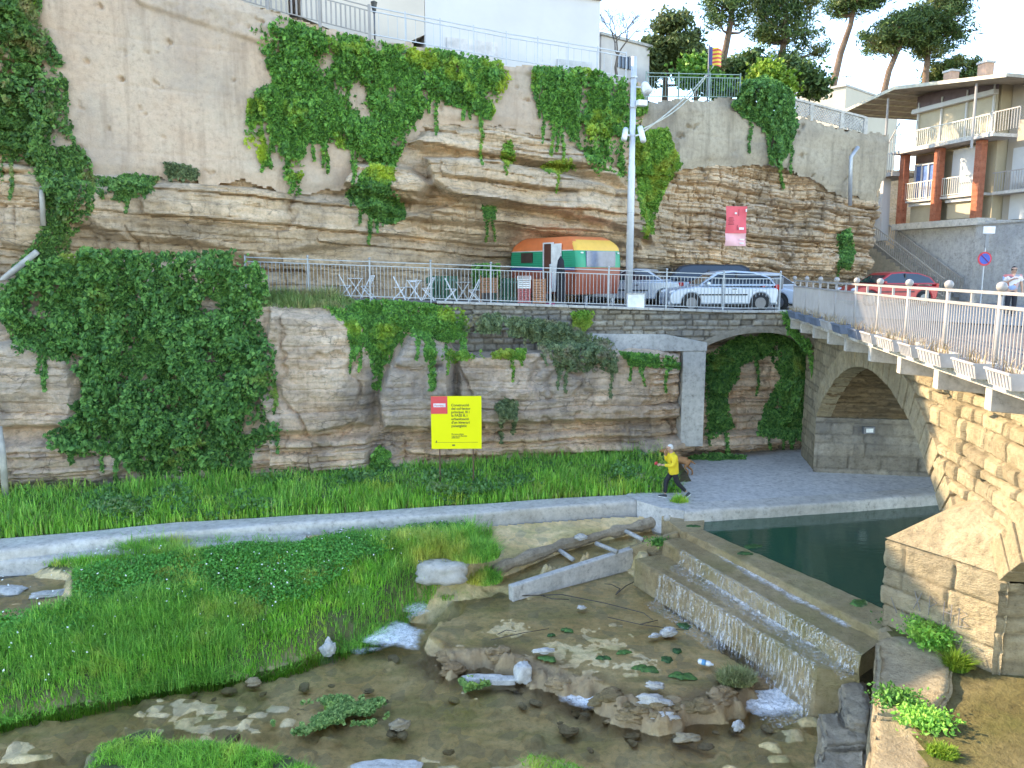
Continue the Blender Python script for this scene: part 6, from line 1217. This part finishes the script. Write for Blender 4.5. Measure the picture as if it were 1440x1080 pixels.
# ---------------- cars
TYRE = mat('car_tyre', (.018, .018, .018), .8); RIM = mat('alloy_rim', (.2, .2, .21), .4, .6); CGL = mat('car_glass', (.025, .035, .05), .06, var=.03, spec=.7); RED = mat('red_lamp', (.5, .02, .02), .25); CLR = mat('clear_lamp', (.7, .72, .74), .15); BLK = mat('black_trim', (.025, .025, .028), .5); PLATE = mat('number_plate', (.75, .75, .72), .5)
def car(label, loc, rz, paint, kind='hatch', name='parked_car', L_=3.95, W=1.66, H=1.46, group='cars parked on the terrace'):
    t_ = thing(name, label, 'car', loc, rz, group); hw = W/2; hl = L_/2; belt = .92 if kind != 'van' else 1.05; s_ = H/1.46
    # side outline, +x is the front
    wx = (hl-.78, -hl+.66); wr = .33
    if kind == 'hatch': roof = [(hl-1.02, belt), (hl-1.72, H-.06), (hl-2.3, H), (-hl+.85, H-.05), (-hl+.28, H-.24), (-hl+.06, belt)]
    elif kind == 'sedan': roof = [(hl-1.15, belt), (hl-1.9, H-.05), (hl-2.4, H), (-hl+1.45, H-.05), (-hl+.72, belt+.05)]
    else: roof = [(hl-.85, belt), (hl-1.45, H-.08), (hl-1.9, H), (-hl+.5, H-.02), (-hl+.2, H-.16), (-hl+.05, belt)]
    nose = [(hl-.02, .3), (hl, .5), (hl-.05, .66), (hl-.28, .8), (hl-1.02, belt-.02)]; tail = [(-hl+.02, belt-.08), (-hl, .6), (-hl+.05, .32)]
    if kind == 'sedan': tail = [(-hl+.7, belt+.03), (-hl+.08, belt), (-hl, .72), (-hl+.02, .5), (-hl+.06, .32)]
    low = [(-hl+.08, .28)]
    for cx in sorted(wx): low += [(cx-wr*1.12, .26)]+[(cx-wr*1.12*cos(pi*k_/8), .3+wr*1.12*sin(pi*k_/8)) for k_ in range(1, 8)]+[(cx+wr*1.12, .26)]
    low += [(hl-.08, .26)]
    outline = low+nose+tail
    m = MB(); yy = hw-.015
    ins = [(x*.985, .02+z*.985) for x, z in outline]
    A = [(x, -yy, z) for x, z in outline]; B = [(x, yy, z) for x, z in outline]; m.prism(A, (0, 2*yy, 0)); body = m.build('body', paint, t_, bevel=.05)
    # greenhouse tapering inwards
    g = roof; n_ = len(g); ty = lambda z: hw-.06-(z-belt)*.32
    vs = [(x, -ty(z), z-.005) for x, z in g]+[(x, ty(z), z-.005) for x, z in g]; m = MB().add(vs, [tuple(range(n_)), tuple(range(n_, 2*n_))[::-1]]+[(i, i+n_, i+1+n_, i+1) for i in range(n_-1)]); m.build('cabin', paint, t_, bevel=.03)
    # side glass, screens
    def inset(poly, k_): cx = sum(p[0] for p in poly)/len(poly); cz = sum(p[1] for p in poly)/len(poly); return [(cx+(x-cx)*k_, cz+(z-cz)*.78-.01) for x, z in poly]
    gl = inset(g, .9); xs_ = [p[0] for p in gl]; mid_ = (min(xs_)+max(xs_))/2+.05
    for sg in (-1, 1):
        m = MB(); m.add([(x, sg*(ty(z)+.008), z) for x, z in gl], [tuple(range(n_))]); o = m.build('side_window', CGL, t_); MB().box((mid_, sg*(ty(1.2)+.006), belt+.22), (.06, .03, .46)).build('pillar', BLK, o)
    (xa, za), (xb, zb_) = g[0], g[1]; e = .012
    m = MB(); m.add([(xa-.08+e, -ty(za)+.1, za+.06), (xa-.08+e, ty(za)-.1, za+.06), (xb+.05+e, ty(zb_)-.08, zb_-.05), (xb+.05+e, -ty(zb_)+.08, zb_-.05)], [(0, 1, 2, 3)]).build('windscreen', CGL, t_)
    (xa, za), (xb, zb_) = g[-1], g[-2]
    m = MB(); m.add([(xa-e+(xb-xa)*.15, -ty(za)+.12, za+(zb_-za)*.15), (xa-e+(xb-xa)*.15, ty(za)-.12, za+(zb_-za)*.15), (xb-e-(xb-xa)*.1, ty(zb_)-.1, zb_-(zb_-za)*.1), (xb-e-(xb-xa)*.1, -ty(zb_)+.1, zb_-(zb_-za)*.1)], [(0, 1, 2, 3)]).build('rear_window', CGL, t_)
    for cx in wx:
        for sg in (-1, 1):
            y0 = sg*(hw-.2); w_ = MB().tube([(cx, y0, .305), (cx, sg*(hw-.02), .305), (cx, sg*(hw+.0), .305)], [.305, .305, .28], 22).build('wheel', TYRE, t_, True); m = MB(); m.tube([(cx, sg*(hw-.06), .305), (cx, sg*(hw+.008), .305)], .2, 18); m.build('rim', RIM, w_)
    m = MB(); [m.box((cx, 0, .42), (.72, W-.12, .5)) for cx in wx]; m.build('wheel_arch', BLK, t_)
    for sg in (-1, 1):
        MB().ball((hl-.2, sg*(hw-.24), .68), (.2, .2, .1), 10, 6).build('headlight', CLR, t_, True)
        zt_ = .82 if kind != 'hatch' else .86; MB().box((-hl+.05, sg*(hw-.17), zt_), (.14, .3, .2)).build('tail_light', RED, t_, bevel=.03)
        MB().box((hl-1.35, sg*(hw+.06), belt+.08), (.12, .16, .12)).build('mirror', paint, t_, bevel=.03)
        MB().box((0.05, sg*(hw-.006), .6), (1.75, .03, .05)).build('side_strip', BLK, t_)
        MB().box((-.35, sg*(hw-.004), .8), (.16, .03, .03)).build('door_handle', BLK, t_)
    MB().box((0, 0, .3), (L_+.05, W-.3, .14)).build('bumper', BLK if kind == 'sedan' else paint, t_, bevel=.04); MB().box((-hl-.012, 0, .62), (.02, .5, .11)).build('plate', PLATE, t_)
    MB().box((0, 0, .24), (L_-.5, W-.25, .1)).build('underside', BLK, t_)
SIL = mat('silver_car_paint', (.5, .56, .64), .28, .35, .03, spec=.6); SIL2 = mat('pale_silver_paint', (.55, .6, .66), .3, .3, .03); DARK = mat('black_car_paint', (.012, .013, .018), .22, .1, .03, spec=.6); CRED = mat('red_car_paint', (.42, .025, .03), .28, .1, .05, spec=.6)
car('silver hatchback side on behind the fence, largest of the parked cars', T0(1008, 28.4), pi+.06, SIL)
car('silver saloon seen from behind, beside the lamp post', T0(893, 31.5), pi*.5+1.05, SIL2, 'sedan', L_=4.3)
car('black van parked behind the silver cars, against the cliff', T0(975, 32.0), pi+.05, DARK, 'van', L_=4.5, H=1.72, W=1.8)
car('silver small car behind the tail of the large silver hatchback', T0(1078, 30.6), -.9, SIL2, 'hatch', L_=3.7)
p = PY(1245, 400, 34); car('red hatchback parked below the house stairs', Vector((p.x, 34, 6.556)), pi+.15, CRED, 'hatch', group='cars parked by the house')
m = MB(); q = T0(1092, 27.95); t_ = thing('parking_machine', 'short grey bollard post behind the fence beside the bridge end', 'post', q); MB().box((0, 0, .55), (.16, .16, 1.1)).build('post', IRON, t_); MB().box((0, 0, 1.05), (.34, .26, .42)).build('head', IRON, t_, bevel=.03)
# ---------------- signs
def text(name, s_, size, loc, m_, par, rot=(pi/2, 0, 0), align='LEFT', sp=1., bold=0.):
    cu = bpy.data.curves.new(name, 'FONT'); cu.body = s_; cu.size = size; cu.align_x = align; cu.space_line = sp; cu.extrude = .002; cu.offset = bold; o = bpy.data.objects.new(name, cu); C.objects.link(o); o.data.materials.append(m_); o.location = loc; o.rotation_euler = rot; C.objects.unlink(o); me = bpy.data.meshes.new_from_object(o); q = bpy.data.objects.new(name, me); C.objects.link(q); q.location = loc; q.rotation_euler = rot; q.parent = par; return q
YEL = mat('yellow_sign_sheet', (.85, .78, .0), .5, var=.01); SRED = mat('red_sign_sheet', (.75, .08, .08), .5, var=.02); INKD = mat('dark_sign_ink', (.12, .12, .03), .6); WHT = mat('white_sign_ink', (.8, .75, .74), .5)
sy = 23.6; a_, b_, c_ = PY(605, 557, sy), PY(676, 557, sy), PY(606, 631, sy); SW, SH = b_.x-a_.x, a_.z-c_.z
sg = thing('information_sign', 'bright yellow square information sign with a red corner on two thin posts', 'sign', ((a_.x+b_.x)/2+.02, sy, 1.05), .03); zz0 = c_.z-1.05
MB().box((0, 0, zz0+SH/2), (SW, .03, SH)).build('panel', YEL, sg); MB().box((-SW/2+SW*.163, -.018, zz0+SH-SH*.166), (SW*.325, .008, SH*.332)).build('red_square', SRED, sg)
MB().box((-SW/2+SW*.17, -.024, zz0+SH*.83), (SW*.24, .006, SH*.07)).build('name_plate', WHT, sg); text('lettering', 'Manresa.', .085, (-SW/2+SW*.065, -.029, zz0+SH*.812), SRED, sg)
text('lettering', "Construcció\ndel col·lector\nprincipal, fil i\nla FASE 8, i\nurbanització\nd'un itinerari\npaisatgístic", .112, (-SW/2+SW*.4, -.02, zz0+SH*.81), INKD, sg, bold=.002, sp=.98)
text('lettering', "Pla zona urbana\ni xarxes de Manresa\n2020-2021", .06, (-SW/2+SW*.4, -.02, zz0+SH*.27), INKD, sg, bold=.001, sp=.98)
m = MB(); m.box((0, -.019, zz0+SH*.125), (SW*.86, .006, .008)); m.box((-SW*.06, -.019, zz0+SH*.07), (.09, .006, .045)); m.box((-SW*.4, -.019, zz0+SH*.14), (.03, .006, .07)); m.build('emblem', INKD, sg)
for x_ in (-SW*.34, SW*.33): MB().box((x_, .035, zz0*.5+SH*.25), (.04, .04, zz0+SH*.5)).build('post', mat('rusty_post', (.12, .06, .04), .7), sg)
# red banner on the rock
bc = PY(1035, 318, 32.6); bn = thing('hanging_banner', 'red banner with a pink lower part hanging on the blocky cliff', 'banner', (bc.x, bc.y, bc.z), .22); bw_, bh_ = .92, 1.62
gx = np.linspace(-.5, .5, 12); gz = np.linspace(-.5, .5, 24); Xf, Zf = np.meshgrid(gx, gz, indexing='ij')
def bsheet(nm, z0, z1, m_, dy=0.): zz_ = z0+(z1-z0)*(Zf+.5); mesh_np(nm, np.stack([Xf*bw_, .03*np.sin(Zf*5+Xf*3)+dy+.02*np.sin(Xf*9), zz_], -1).reshape(-1, 3), gridfaces(12, 24), m_, bn)
bsheet('red_cloth', -bh_*.18, bh_*.5, mat('red_banner', (.72, .1, .12), .6, var=.05)); bsheet('pink_cloth', -bh_*.5, -bh_*.18, mat('pink_banner', (.78, .42, .42), .6, var=.05))
m = MB(); [m.box((-.26, -.06, .34-.055*i), (.2+.04*(i % 3), .004, .018)) for i in range(6)]; m.box((.07, -.06, .55), (.025, .004, .28)); m.box((.04, -.06, -.06), (.025, .004, .22)); m.build('printed_lines', mat('maroon_ink', (.25, .03, .05), .6), bn)
m = MB(); m.box((-.06, -.06, .52), (.1, .004, .07)); m.box((.22, -.06, -.1), (.22, .004, .09)); m.box((.41, -.06, .64), (.06, .004, .12)); m.box((.26, -.06, -.55), (.2, .004, .05)); m.box((.26, -.06, -.7), (.2, .004, .06)); m.build('white_print', WHT, bn)
# no parking sign
q = PY(1379, 420, 33.5); ns_ = thing('no_parking_sign', 'round blue and red no parking sign on a grey post, white plate above', 'road sign', (q.x, q.y, 6.556)); MB().tube([(0, 0, 0), (0, 0, 2.95)], .035).build('post', GALV, ns_)
zc = PY(1379, 364, 33.5).z-6.556
for r_, yy, m_, nm in ((.3, -.05, mat('sign_red', (.6, .03, .05), .4), 'rim'), (.225, -.06, mat('sign_blue', (.03, .08, .42), .4), 'disc')): MB().tube([(0, yy+.03, zc), (0, yy, zc)], r_, 28).build(nm, m_, ns_)
MB().bar((-.17, -.064, zc+.17), (.17, -.064, zc-.17), .006, .07, (0, 1, 0)).build('slash', bpy.data.materials['sign_red'], ns_)
MB().box((0.02, -.05, zc+.75), (.16, .03, .55)).build('side_plate', IRON, ns_); MB().box((.08, -.05, zc+1.22), (.5, .03, .3)).build('white_plate', WHT, ns_)
# box and white cone by the abutment
p = BP(26.2, 2.62, 0); q = PY(1222, 605, 26.0); t_ = thing('wall_box', 'dark grey metal box fixed on the abutment wall inside the arch', 'box', (q.x, 26.1, q.z)); MB().box((0, 0, 0), (.4, .3, .26)).build('case', IRON, t_, bevel=.02); MB().box((.0, -.16, .0), (.24, .02, .14)).build('label', PLATE, t_)
q = PZ(1244, 656, 1.02); t_ = thing('white_figure', 'small white cone shaped object standing at the foot of the abutment', 'cone', (q.x, q.y-.3, 1.02)); MB().tube([(0, 0, 0), (0, 0, .15), (0, 0, .35), (0, 0, .47), (0, 0, .55)], [.15, .17, .12, .06, .02], 10).build('cone', WPL, t_, True)
# bottle
q = PZ(992, 932, -.45); t_ = thing('plastic_bottle', 'white and blue plastic bottle lying in the basin', 'bottle', q); d_ = Vector((.27, -.12, -.02)); MB().tube([-d_*.55, -d_*.45, d_*.3, d_*.42, d_*.45, d_*.6], [.03, .06, .06, .03, .025, .025], 10).build('body', WPL, t_, True); MB().tube([-d_*.25, d_*.05], .0625, 10).build('wrapper', mat('blue_wrapper', (.1, .3, .5), .4), t_, True)
# stones
STW = rock_mat('white_stone', [(.6, .56, .51), (.68, .65, .61), (.74, .72, .69)], stain=(.42, .35, .26), stain_amt=.3, zs=1, bs=.5); STB = rock_mat('brown_stone', [(.34, .25, .14), (.44, .34, .21), (.52, .42, .28)], zs=1, bs=.5)
def stone(label, px, z, r, m_, seed, ang=0., name='stone', group=None, box=0.):
    c_ = on_bed(*px)+Vector((0, 0, .04)) if z is None else PZ(*px, z); rockmesh(name, (c_.x, c_.y, c_.z), r, seed, m_, label, 'stone', group, ang=ang, box=box)
stone('large pale flat topped slab in the grass at the right end of the island', (622, 806), None, (.82, .42, .36), CONC_WHITE, 5, .05, 'concrete_slab', box=.55)
stone('white boulder on the stony kerb above the channel', (816, 757), None, (.24, .18, .12), STW, 6)
stone('white rounded stone at the left of the small waterfall', (462, 914), None, (.24, .2, .26), STW, 7)
stone('small upright white stone in the small waterfall', (513, 908), None, (.13, .11, .24), STW, 8)
stone('long white foam slab under the basin rim', (690, 956), -.86, (.75, .16, .1), STW, 9, -.05, 'stone', box=.5)
stone('white block on top of the long white slab', (735, 946), -.7, (.22, .2, .26), STW, 10, .4, box=.5)
stone('white slab lying on the rim in the middle of the basin', (765, 915), -.42, (.32, .12, .08), STW, 11, .1)
stone('white crumpled lump with trailing plastic in the basin', (940, 888), -.42, (.27, .16, .13), STW, 12, .3)
stone('flat white scrap beside the crumpled lump in the basin', (921, 894), -.45, (.18, .1, .06), STW, 13, .2)
stone('white stone on the basin rim below the algae, upper one of three', (920, 964), -.42, (.26, .13, .1), STW, 14, -.2)
stone('large white stone on the basin rim, middle one of three', (920, 986), -.55, (.42, .2, .16), STW, 15, -.2)
stone('white stone low on the basin rim, lowest of three', (935, 1009), -.72, (.36, .14, .13), STW, 16, .1)
stone('angular white stone in the stream below the waterfall', (1039, 1021), -.86, (.15, .14, .15), STW, 17)
stone('flat brown stone under the basin rim in the stream', (965, 1038), -.92, (.32, .16, .12), STB, 18, .1)
stone('white slab cut by the bottom edge, left of the grass tussock', (545, 1082), -.85, (.75, .25, .12), STW, 19, 0., box=.5)
stone('olive brown stone sitting in the dark stream below the island', (357, 960), -.92, (.2, .14, .12), STB, 20)
stone('flat olive stone in the stream close to the island edge', (198, 965), -.92, (.25, .14, .1), STB, 21)
stone('brown rounded stone by the right end of the watercress', (562, 1020), -.88, (.26, .16, .12), STB, 22, .3)
stone('pale stone in the basin near the channel wall', (818, 854), -.46, (.14, .09, .06), STW, 23)
stone('white concrete scrap in the pond at the left edge', (8, 835), None, (.55, .3, .14), STW, 24, box=.5)
stone('white concrete scrap between pond and grass, right of the left edge one', (70, 838), None, (.5, .16, .1), STW, 25, .35, box=.5)
stone('small white stone on the path corner by the weir', (938, 728), .95, (.12, .1, .12), STW, 26)
rg = np.random.default_rng(78)   # lumps of tufa along the ledge of the basin
for kk in range(46):
    t_ = rg.random()*(len(RIML)-1); i_ = int(t_); u_ = t_-i_; x_ = RIML[i_][0]*(1-u_)+RIML[i_+1][0]*u_+rg.normal(0, .12); y_ = RIML[i_][1]*(1-u_)+RIML[i_+1][1]*u_+rg.normal(0, .14); r_ = rg.uniform(.1, .26)
    rockmesh('rock', (x_, y_, float(GZ(x_, y_))-.03), (r_*1.6, r_, r_*.55), int(200+kk), TUFA, 'brown knobbly rock lump on the ledge between basin and stream', 'rock', 'tufa rocks along the basin ledge', ang=rg.uniform(-.5, .5))
rg = np.random.default_rng(77); kk = 0
while kk < 45:   # loose brown stones of the stream bed
    x_, y_ = rg.uniform(200, 1140), rg.uniform(925, 1060); p = PZ(x_, y_, -1.02)
    if float(GZ(p.x, p.y)) > -.85 or float(sdpoly(np.array(p.x), np.array(p.y), BASIN)) > -.1: kk += .2; continue
    r_ = rg.uniform(.05, .15); o = rockmesh('stone', (p.x, p.y, -1.0), (r_*1.5, r_, r_*.5), int(100+kk), STB, 'brown stone lying loose on the stream bed below the basin', 'stone', 'loose stones of the stream bed', ang=rg.uniform(0, 3)); kk += 1
# ---------------- people
def skin(name, chains, m_, par, sub=2):
    """chains: lists of (x, y, z, r); the first joint of a later chain may repeat an earlier joint"""
    me = bpy.data.meshes.new(name); vs, es, rs, idx = [], [], [], {}
    for ch in chains:
        prev = None
        for (x, y, z, r) in ch:
            k_ = (round(x, 3), round(y, 3), round(z, 3))
            if k_ not in idx: idx[k_] = len(vs); vs.append((x, y, z)); rs.append(r)
            i = idx[k_]
            if prev is not None and prev != i: es.append((prev, i))
            prev = i
    me.from_pydata(vs, es, []); o = bpy.data.objects.new(name, me); C.objects.link(o); sk = o.modifiers.new('skin', 'SKIN'); sk.use_smooth_shade = True
    for i, r in enumerate(rs): d = me.skin_vertices[0].data[i]; d.radius = r if hasattr(r, '__len__') else (r, r); d.use_root = i == 0
    o.modifiers.new('sub', 'SUBSURF').levels = sub; o.modifiers['sub'].render_levels = sub; me.materials.append(m_)
    if par: o.parent = par
    return o
SKIN = mat('skin', (.5, .29, .2), .55, var=.05); SHOE = mat('shoe', (.05, .05, .06), .6); SOLE = mat('white_sole', (.7, .7, .7), .6)
def hand(w_, d, n_, s_=1.):
    """five finger chains from wrist w_, along d, palm normal n_"""
    w_, d, n_ = Vector(w_), Vector(d).normalized(), Vector(n_).normalized(); b = d.cross(n_).normalized(); ch = []
    pc = w_+d*.045
    for k_, (o_, l_) in enumerate(((-.033, .06), (-.011, .072), (.011, .068), (.032, .052))):
        base = w_+d*.085+b*o_; c1 = base+d*l_*.55+n_*.012; c2 = c1+(d*.6+n_*.8).normalized()*l_*.5
        ch.append([(*pc, .026), (*base, .012), (*c1, .009), (*c2, .007)])
    tb = w_+d*.035-b*.03; ch.append([(*pc, .026), (*tb, .013), (*(tb+d*.03-b*.022+n_*.015), .009), (*(tb+d*.055-b*.024+n_*.03), .008)])
    return ch
def shoe(par, ankle, fwd, m_=SHOE, L_=.27):
    a, f = Vector(ankle), Vector(fwd).normalized(); r_ = f.cross(Vector((0, 0, 1))).normalized(); u = r_.cross(f)
    def P_(x, y, z): return a+f*x+r_*y+u*z
    m = MB(); rows = [(-.07, .035, .0, .075), (-.03, .042, 0, .085), (.05, .045, 0, .07), (.13, .048, 0, .05), (.185, .035, .005, .035)]; vs = []
    for x, hw_, z0_, z1_ in rows: vs += [P_(x, -hw_, z0_-.085), P_(x, hw_, z0_-.085), P_(x, hw_*.75, z1_-.085), P_(x, -hw_*.75, z1_-.085)]
    fs = [(0, 1, 2, 3), tuple(range(19, 15, -1))]+[(i*4+k_, i*4+(k_+1) % 4, i*4+4+(k_+1) % 4, i*4+4+k_) for i in range(4) for k_ in range(4)]
    o = m.add(vs, fs).build('shoe', m_, par, True, sub=1); mb = MB(); vs = []
    for x, hw_, z0_, z1_ in rows: vs += [P_(x, -hw_*1.05, -.09), P_(x, hw_*1.05, -.09), P_(x, hw_*1.05, -.068), P_(x, -hw_*1.05, -.068)]
    mb.add(vs, fs).build('sole', SOLE, o)
def face(par, c, fwd, m_hair, hair):
    c, f = Vector(c), Vector(fwd).normalized(); r_ = f.cross(Vector((0, 0, 1))).normalized(); m = MB()
    for s_ in (-1, 1): m.ball(c+f*.088+r_*.032*s_+Vector((0, 0, .012)), .011, 8, 6)
    m.build('eyes', mat('dark_eye', (.03, .02, .02), .3), par, True); MB().box(c+f*.092+Vector((0, 0, -.052)), (.02, .045, .01), atan2(f.y, f.x)).build('mouth', mat('lips', (.4, .14, .12), .5), par)
    m = MB(); cap = []; nu, nv = 16, 7
    for j in range(nv):
        for i in range(nu):
            a = 2*pi*i/nu; th = pi*.5*j/(nv-1)*1.0; fr = .5+.5*cos(a); lowr = hair*(1-fr)-.0; th2 = .03+(pi*.5-.25*fr+lowr)*j/(nv-1)
            cap.append(c+f*(.104*sin(th2)*cos(a)-.008)+r_*(.083*sin(th2)*sin(a))+Vector((0, 0, .122*cos(th2)+.01)))
    m.add(cap, [(j*nu+i, j*nu+(i+1) % nu, (j+1)*nu+(i+1) % nu, (j+1)*nu+i) for j in range(nv-1) for i in range(nu)]+[tuple(range(nu))]).build('hair', m_hair, par, True)
# man in yellow walking left (local +x is forward = picture left)
q = PZ(946, 700, 1.02); man = thing('person', 'white haired man in a yellow jacket walking left, hand raised to his face', 'person', (q.x, q.y, 1.02), pi+.12)
HC = (.14, 0, 1.585)
Lw_, Rw_ = (.27, -.1, 1.42), (.42, .13, 1.1)
body = [[(0, 0, .93, .13), (.02, 0, 1.1, .13), (.05, 0, 1.3, .15), (.07, 0, 1.41, .1), (.1, 0, 1.48, .055), (.13, 0, 1.55, .085), (.145, 0, 1.62, .098), (.145, 0, 1.69, .08)],
        [(.13, 0, 1.55, .085), (.215, 0, 1.56, .03)], [(.145, 0, 1.62, .098), (.252, 0, 1.6, .016)],
        [(.05, 0, 1.3, .15), (.06, -.17, 1.37, .06), (.12, -.24, 1.12, .045), (*Lw_, .03), (.28, -.07, 1.46, .026)],
        [(.05, 0, 1.3, .15), (.06, .17, 1.37, .06), (.1, .25, 1.1, .045), (*Rw_, .03), (.46, .12, 1.1, .026)],
        [(0, 0, .93, .13), (.01, -.09, .87, .085), (.2, -.1, .5, .058), (.22, -.1, .1, .04)], [(0, 0, .93, .13), (.01, .09, .87, .085), (-.1, .1, .5, .058), (-.4, .1, .2, .04)]]
body[3] = body[3][:-1]; body[4] = body[4][:-1]
body += [[(*Lw_, .03)]+c for c in hand(Lw_, (-.1, .3, .9), (-.8, .5, 0))]+[[(*Rw_, .03)]+c for c in hand(Rw_, (.95, -.2, .0), (0, -.7, -.6))]
skin('body', body, SKIN, man); face(man, HC, (1, .1, -.12), mat('white_hair', (.72, .7, .68), .8), .5)
YJ = mat('yellow_jacket', (.8, .58, .03), .7, var=.06, scale=12, bs=.3, bscale=18); BT = mat('black_trousers', (.018, .018, .025), .75)
skin('jacket', [[(0, 0, .72, (.17, .2)), (0, 0, .86, (.17, .2)), (.02, 0, 1.1, (.17, .19)), (.045, 0, 1.3, (.165, .19)), (.075, 0, 1.42, (.11, .13)), (.095, 0, 1.47, .075)],
    [(.045, 0, 1.3, (.165, .19)), (.06, -.19, 1.35, .09), (.12, -.26, 1.1, .075), (.24, -.13, 1.34, .05)], [(.045, 0, 1.3, (.165, .19)), (.06, .19, 1.35, .09), (.1, .265, 1.09, .075), (.36, .155, 1.1, .05)]], YJ, man)
skin('trousers', [[(0, 0, .96, (.14, .16)), (0, 0, .88, (.13, .15)), (.01, -.09, .82, .105), (.2, -.1, .5, .08), (.215, -.1, .12, .06)], [(0, 0, .88, (.13, .15)), (.01, .09, .82, .105), (-.1, .1, .5, .08), (-.38, .1, .22, .06)]], BT, man)
shoe(man, (.23, -.1, .09), (1, 0, .15)); shoe(man, (-.43, .1, .16), (1, 0, -.75))
hp = tag(skin('leash_handle', [[(q.x-.5, q.y-.02, 2.16, .05), (q.x-.55, q.y-.02, 2.14, .06), (q.x-.6, q.y-.03, 2.08, .04)]], mat('red_fabric', (.55, .06, .06), .7), None), 'small red pouch held in the walking man’s hand', 'pouch')
# dog behind him
q = PZ(961, 668, 1.02); dog = thing('dog', 'tan dog walking away behind the man in yellow', 'dog', (q.x, q.y, 1.02), pi-.35)
TAN = mat('tan_fur', (.36, .17, .07), .8, var=.15, scale=6)
skin('body', [[(0, 0, .52, .13), (.2, 0, .53, .14), (.38, 0, .55, .15), (.5, 0, .62, .1), (.6, 0, .76, .08), (.68, 0, .82, .085), (.8, 0, .79, .05), (.86, 0, .78, .035)], [(0, 0, .52, .13), (-.14, 0, .53, .1), (-.24, 0, .52, .035), (-.4, 0, .42, .02)],
    [(-.14, 0, .53, .1), (-.12, .09, .42, .075), (-.04, .1, .3, .045), (-.17, .1, .17, .03), (-.15, .1, .04, .026), (-.1, .1, .02, .024)], [(-.14, 0, .53, .1), (-.14, -.09, .42, .075), (-.12, -.1, .3, .045), (-.28, -.1, .18, .03), (-.3, -.1, .04, .026), (-.25, -.1, .02, .024)],
    [(.38, 0, .55, .15), (.4, .1, .42, .055), (.44, .1, .22, .034), (.46, .1, .04, .028), (.51, .1, .02, .024)], [(.38, 0, .55, .15), (.36, -.1, .42, .055), (.3, -.1, .22, .034), (.26, -.1, .04, .028), (.31, -.1, .02, .024)]], TAN, dog)
m = MB(); [m.prism([(.62, s_*.06, .88), (.68, s_*.08, .86), (.64, s_*.11, .76)], (.01, s_*.02, .0)) for s_ in (-1, 1)]; m.build('ears', TAN, dog); MB().ball((.89, 0, .79), .018).build('nose', BLK, dog)
m = MB(); m.tube([(.55, .09, .66), (.62, 0, .68), (.55, -.09, .66), (.5, 0, .64), (.55, .09, .66)], .015, 6); m.build('collar', SRED, dog)
# man on the far side of the bridge, seen from behind, looking down
q = PY(1420, 440, 25.5); man2 = thing('person', 'dark haired man in a colourful patterned shirt standing behind the bridge railing', 'person', (q.x, q.y, 6.5), -pi/2-.3)
HC = (.05, 0, 1.56); w1, w2 = (.3, -.06, 1.28), (.02, .3, .84)
b2 = [[(0, 0, .93, .13), (0, 0, 1.1, .12), (.0, 0, 1.3, .15), (.0, 0, 1.41, .1), (.02, 0, 1.47, .055), (.04, 0, 1.54, .085), (.05, 0, 1.61, .098), (.05, 0, 1.67, .08)], [(.04, 0, 1.54, .085), (.125, 0, 1.53, .03)], [(.05, 0, 1.61, .098), (.155, 0, 1.575, .016)],
      [(0, 0, 1.3, .15), (0, -.18, 1.38, .06), (.06, -.26, 1.12, .045), (*w1, .03)], [(0, 0, 1.3, .15), (0, .18, 1.38, .06), (0, .26, 1.12, .045), (*w2, .03)],
      [(0, 0, .93, .13), (0, -.09, .87, .085), (.02, -.1, .5, .058), (0, -.1, .1, .04)], [(0, 0, .93, .13), (0, .09, .87, .085), (.0, .1, .5, .058), (-.03, .1, .1, .04)]]
b2 += [[(*w1, .03)]+c for c in hand(w1, (.8, .5, .2), (0, .5, -.8))]+[[(*w2, .03)]+c for c in hand(w2, (.1, .05, -1), (0, -1, 0))]
skin('body', b2, SKIN, man2); face(man2, HC, (1, 0, -.3), mat('black_hair', (.02, .016, .014), .7), .75)
m_, n_, p_ = new_mat('patterned_shirt'); v_ = nd(n_, 'ShaderNodeTexVoronoi'); v_.inputs['Scale'].default_value = 7; n_.links.new(coords(n_), v_.inputs['Vector']); s3 = nd(n_, 'ShaderNodeSeparateColor'); n_.links.new(v_.outputs['Color'], s3.inputs[0])
n_.links.new(ramp(n_, s3.outputs[0], [(.0, (.75, .7, .68)), (.3, (.6, .1, .08)), (.45, (.12, .14, .2)), (.6, (.75, .72, .7)), (.75, (.7, .3, .12)), (.95, (.3, .4, .6))]), p_.inputs['Base Color']); p_.inputs['Roughness'].default_value = .8
skin('shirt', [[(0, 0, .86, (.15, .19)), (0, 0, 1.1, (.15, .18)), (0, 0, 1.3, (.155, .185)), (.005, 0, 1.41, (.11, .13)), (.015, 0, 1.45, .07)], [(0, 0, 1.3, (.155, .185)), (0, -.2, 1.36, .085), (.04, -.25, 1.18, .075)], [(0, 0, 1.3, (.155, .185)), (0, .2, 1.36, .085), (0, .25, 1.18, .075)]], m_, man2)
skin('trousers', [[(0, 0, .95, (.135, .16)), (0, 0, .88, (.13, .15)), (0, -.09, .82, .105), (.02, -.1, .5, .08), (0, -.1, .08, .062)], [(0, 0, .88, (.13, .15)), (0, .09, .82, .105), (0, .1, .5, .08), (-.03, .1, .08, .062)]], BT, man2)
shoe(man2, (0, -.1, .09), (1, -.1, 0)); shoe(man2, (-.03, .1, .09), (1, .15, 0))
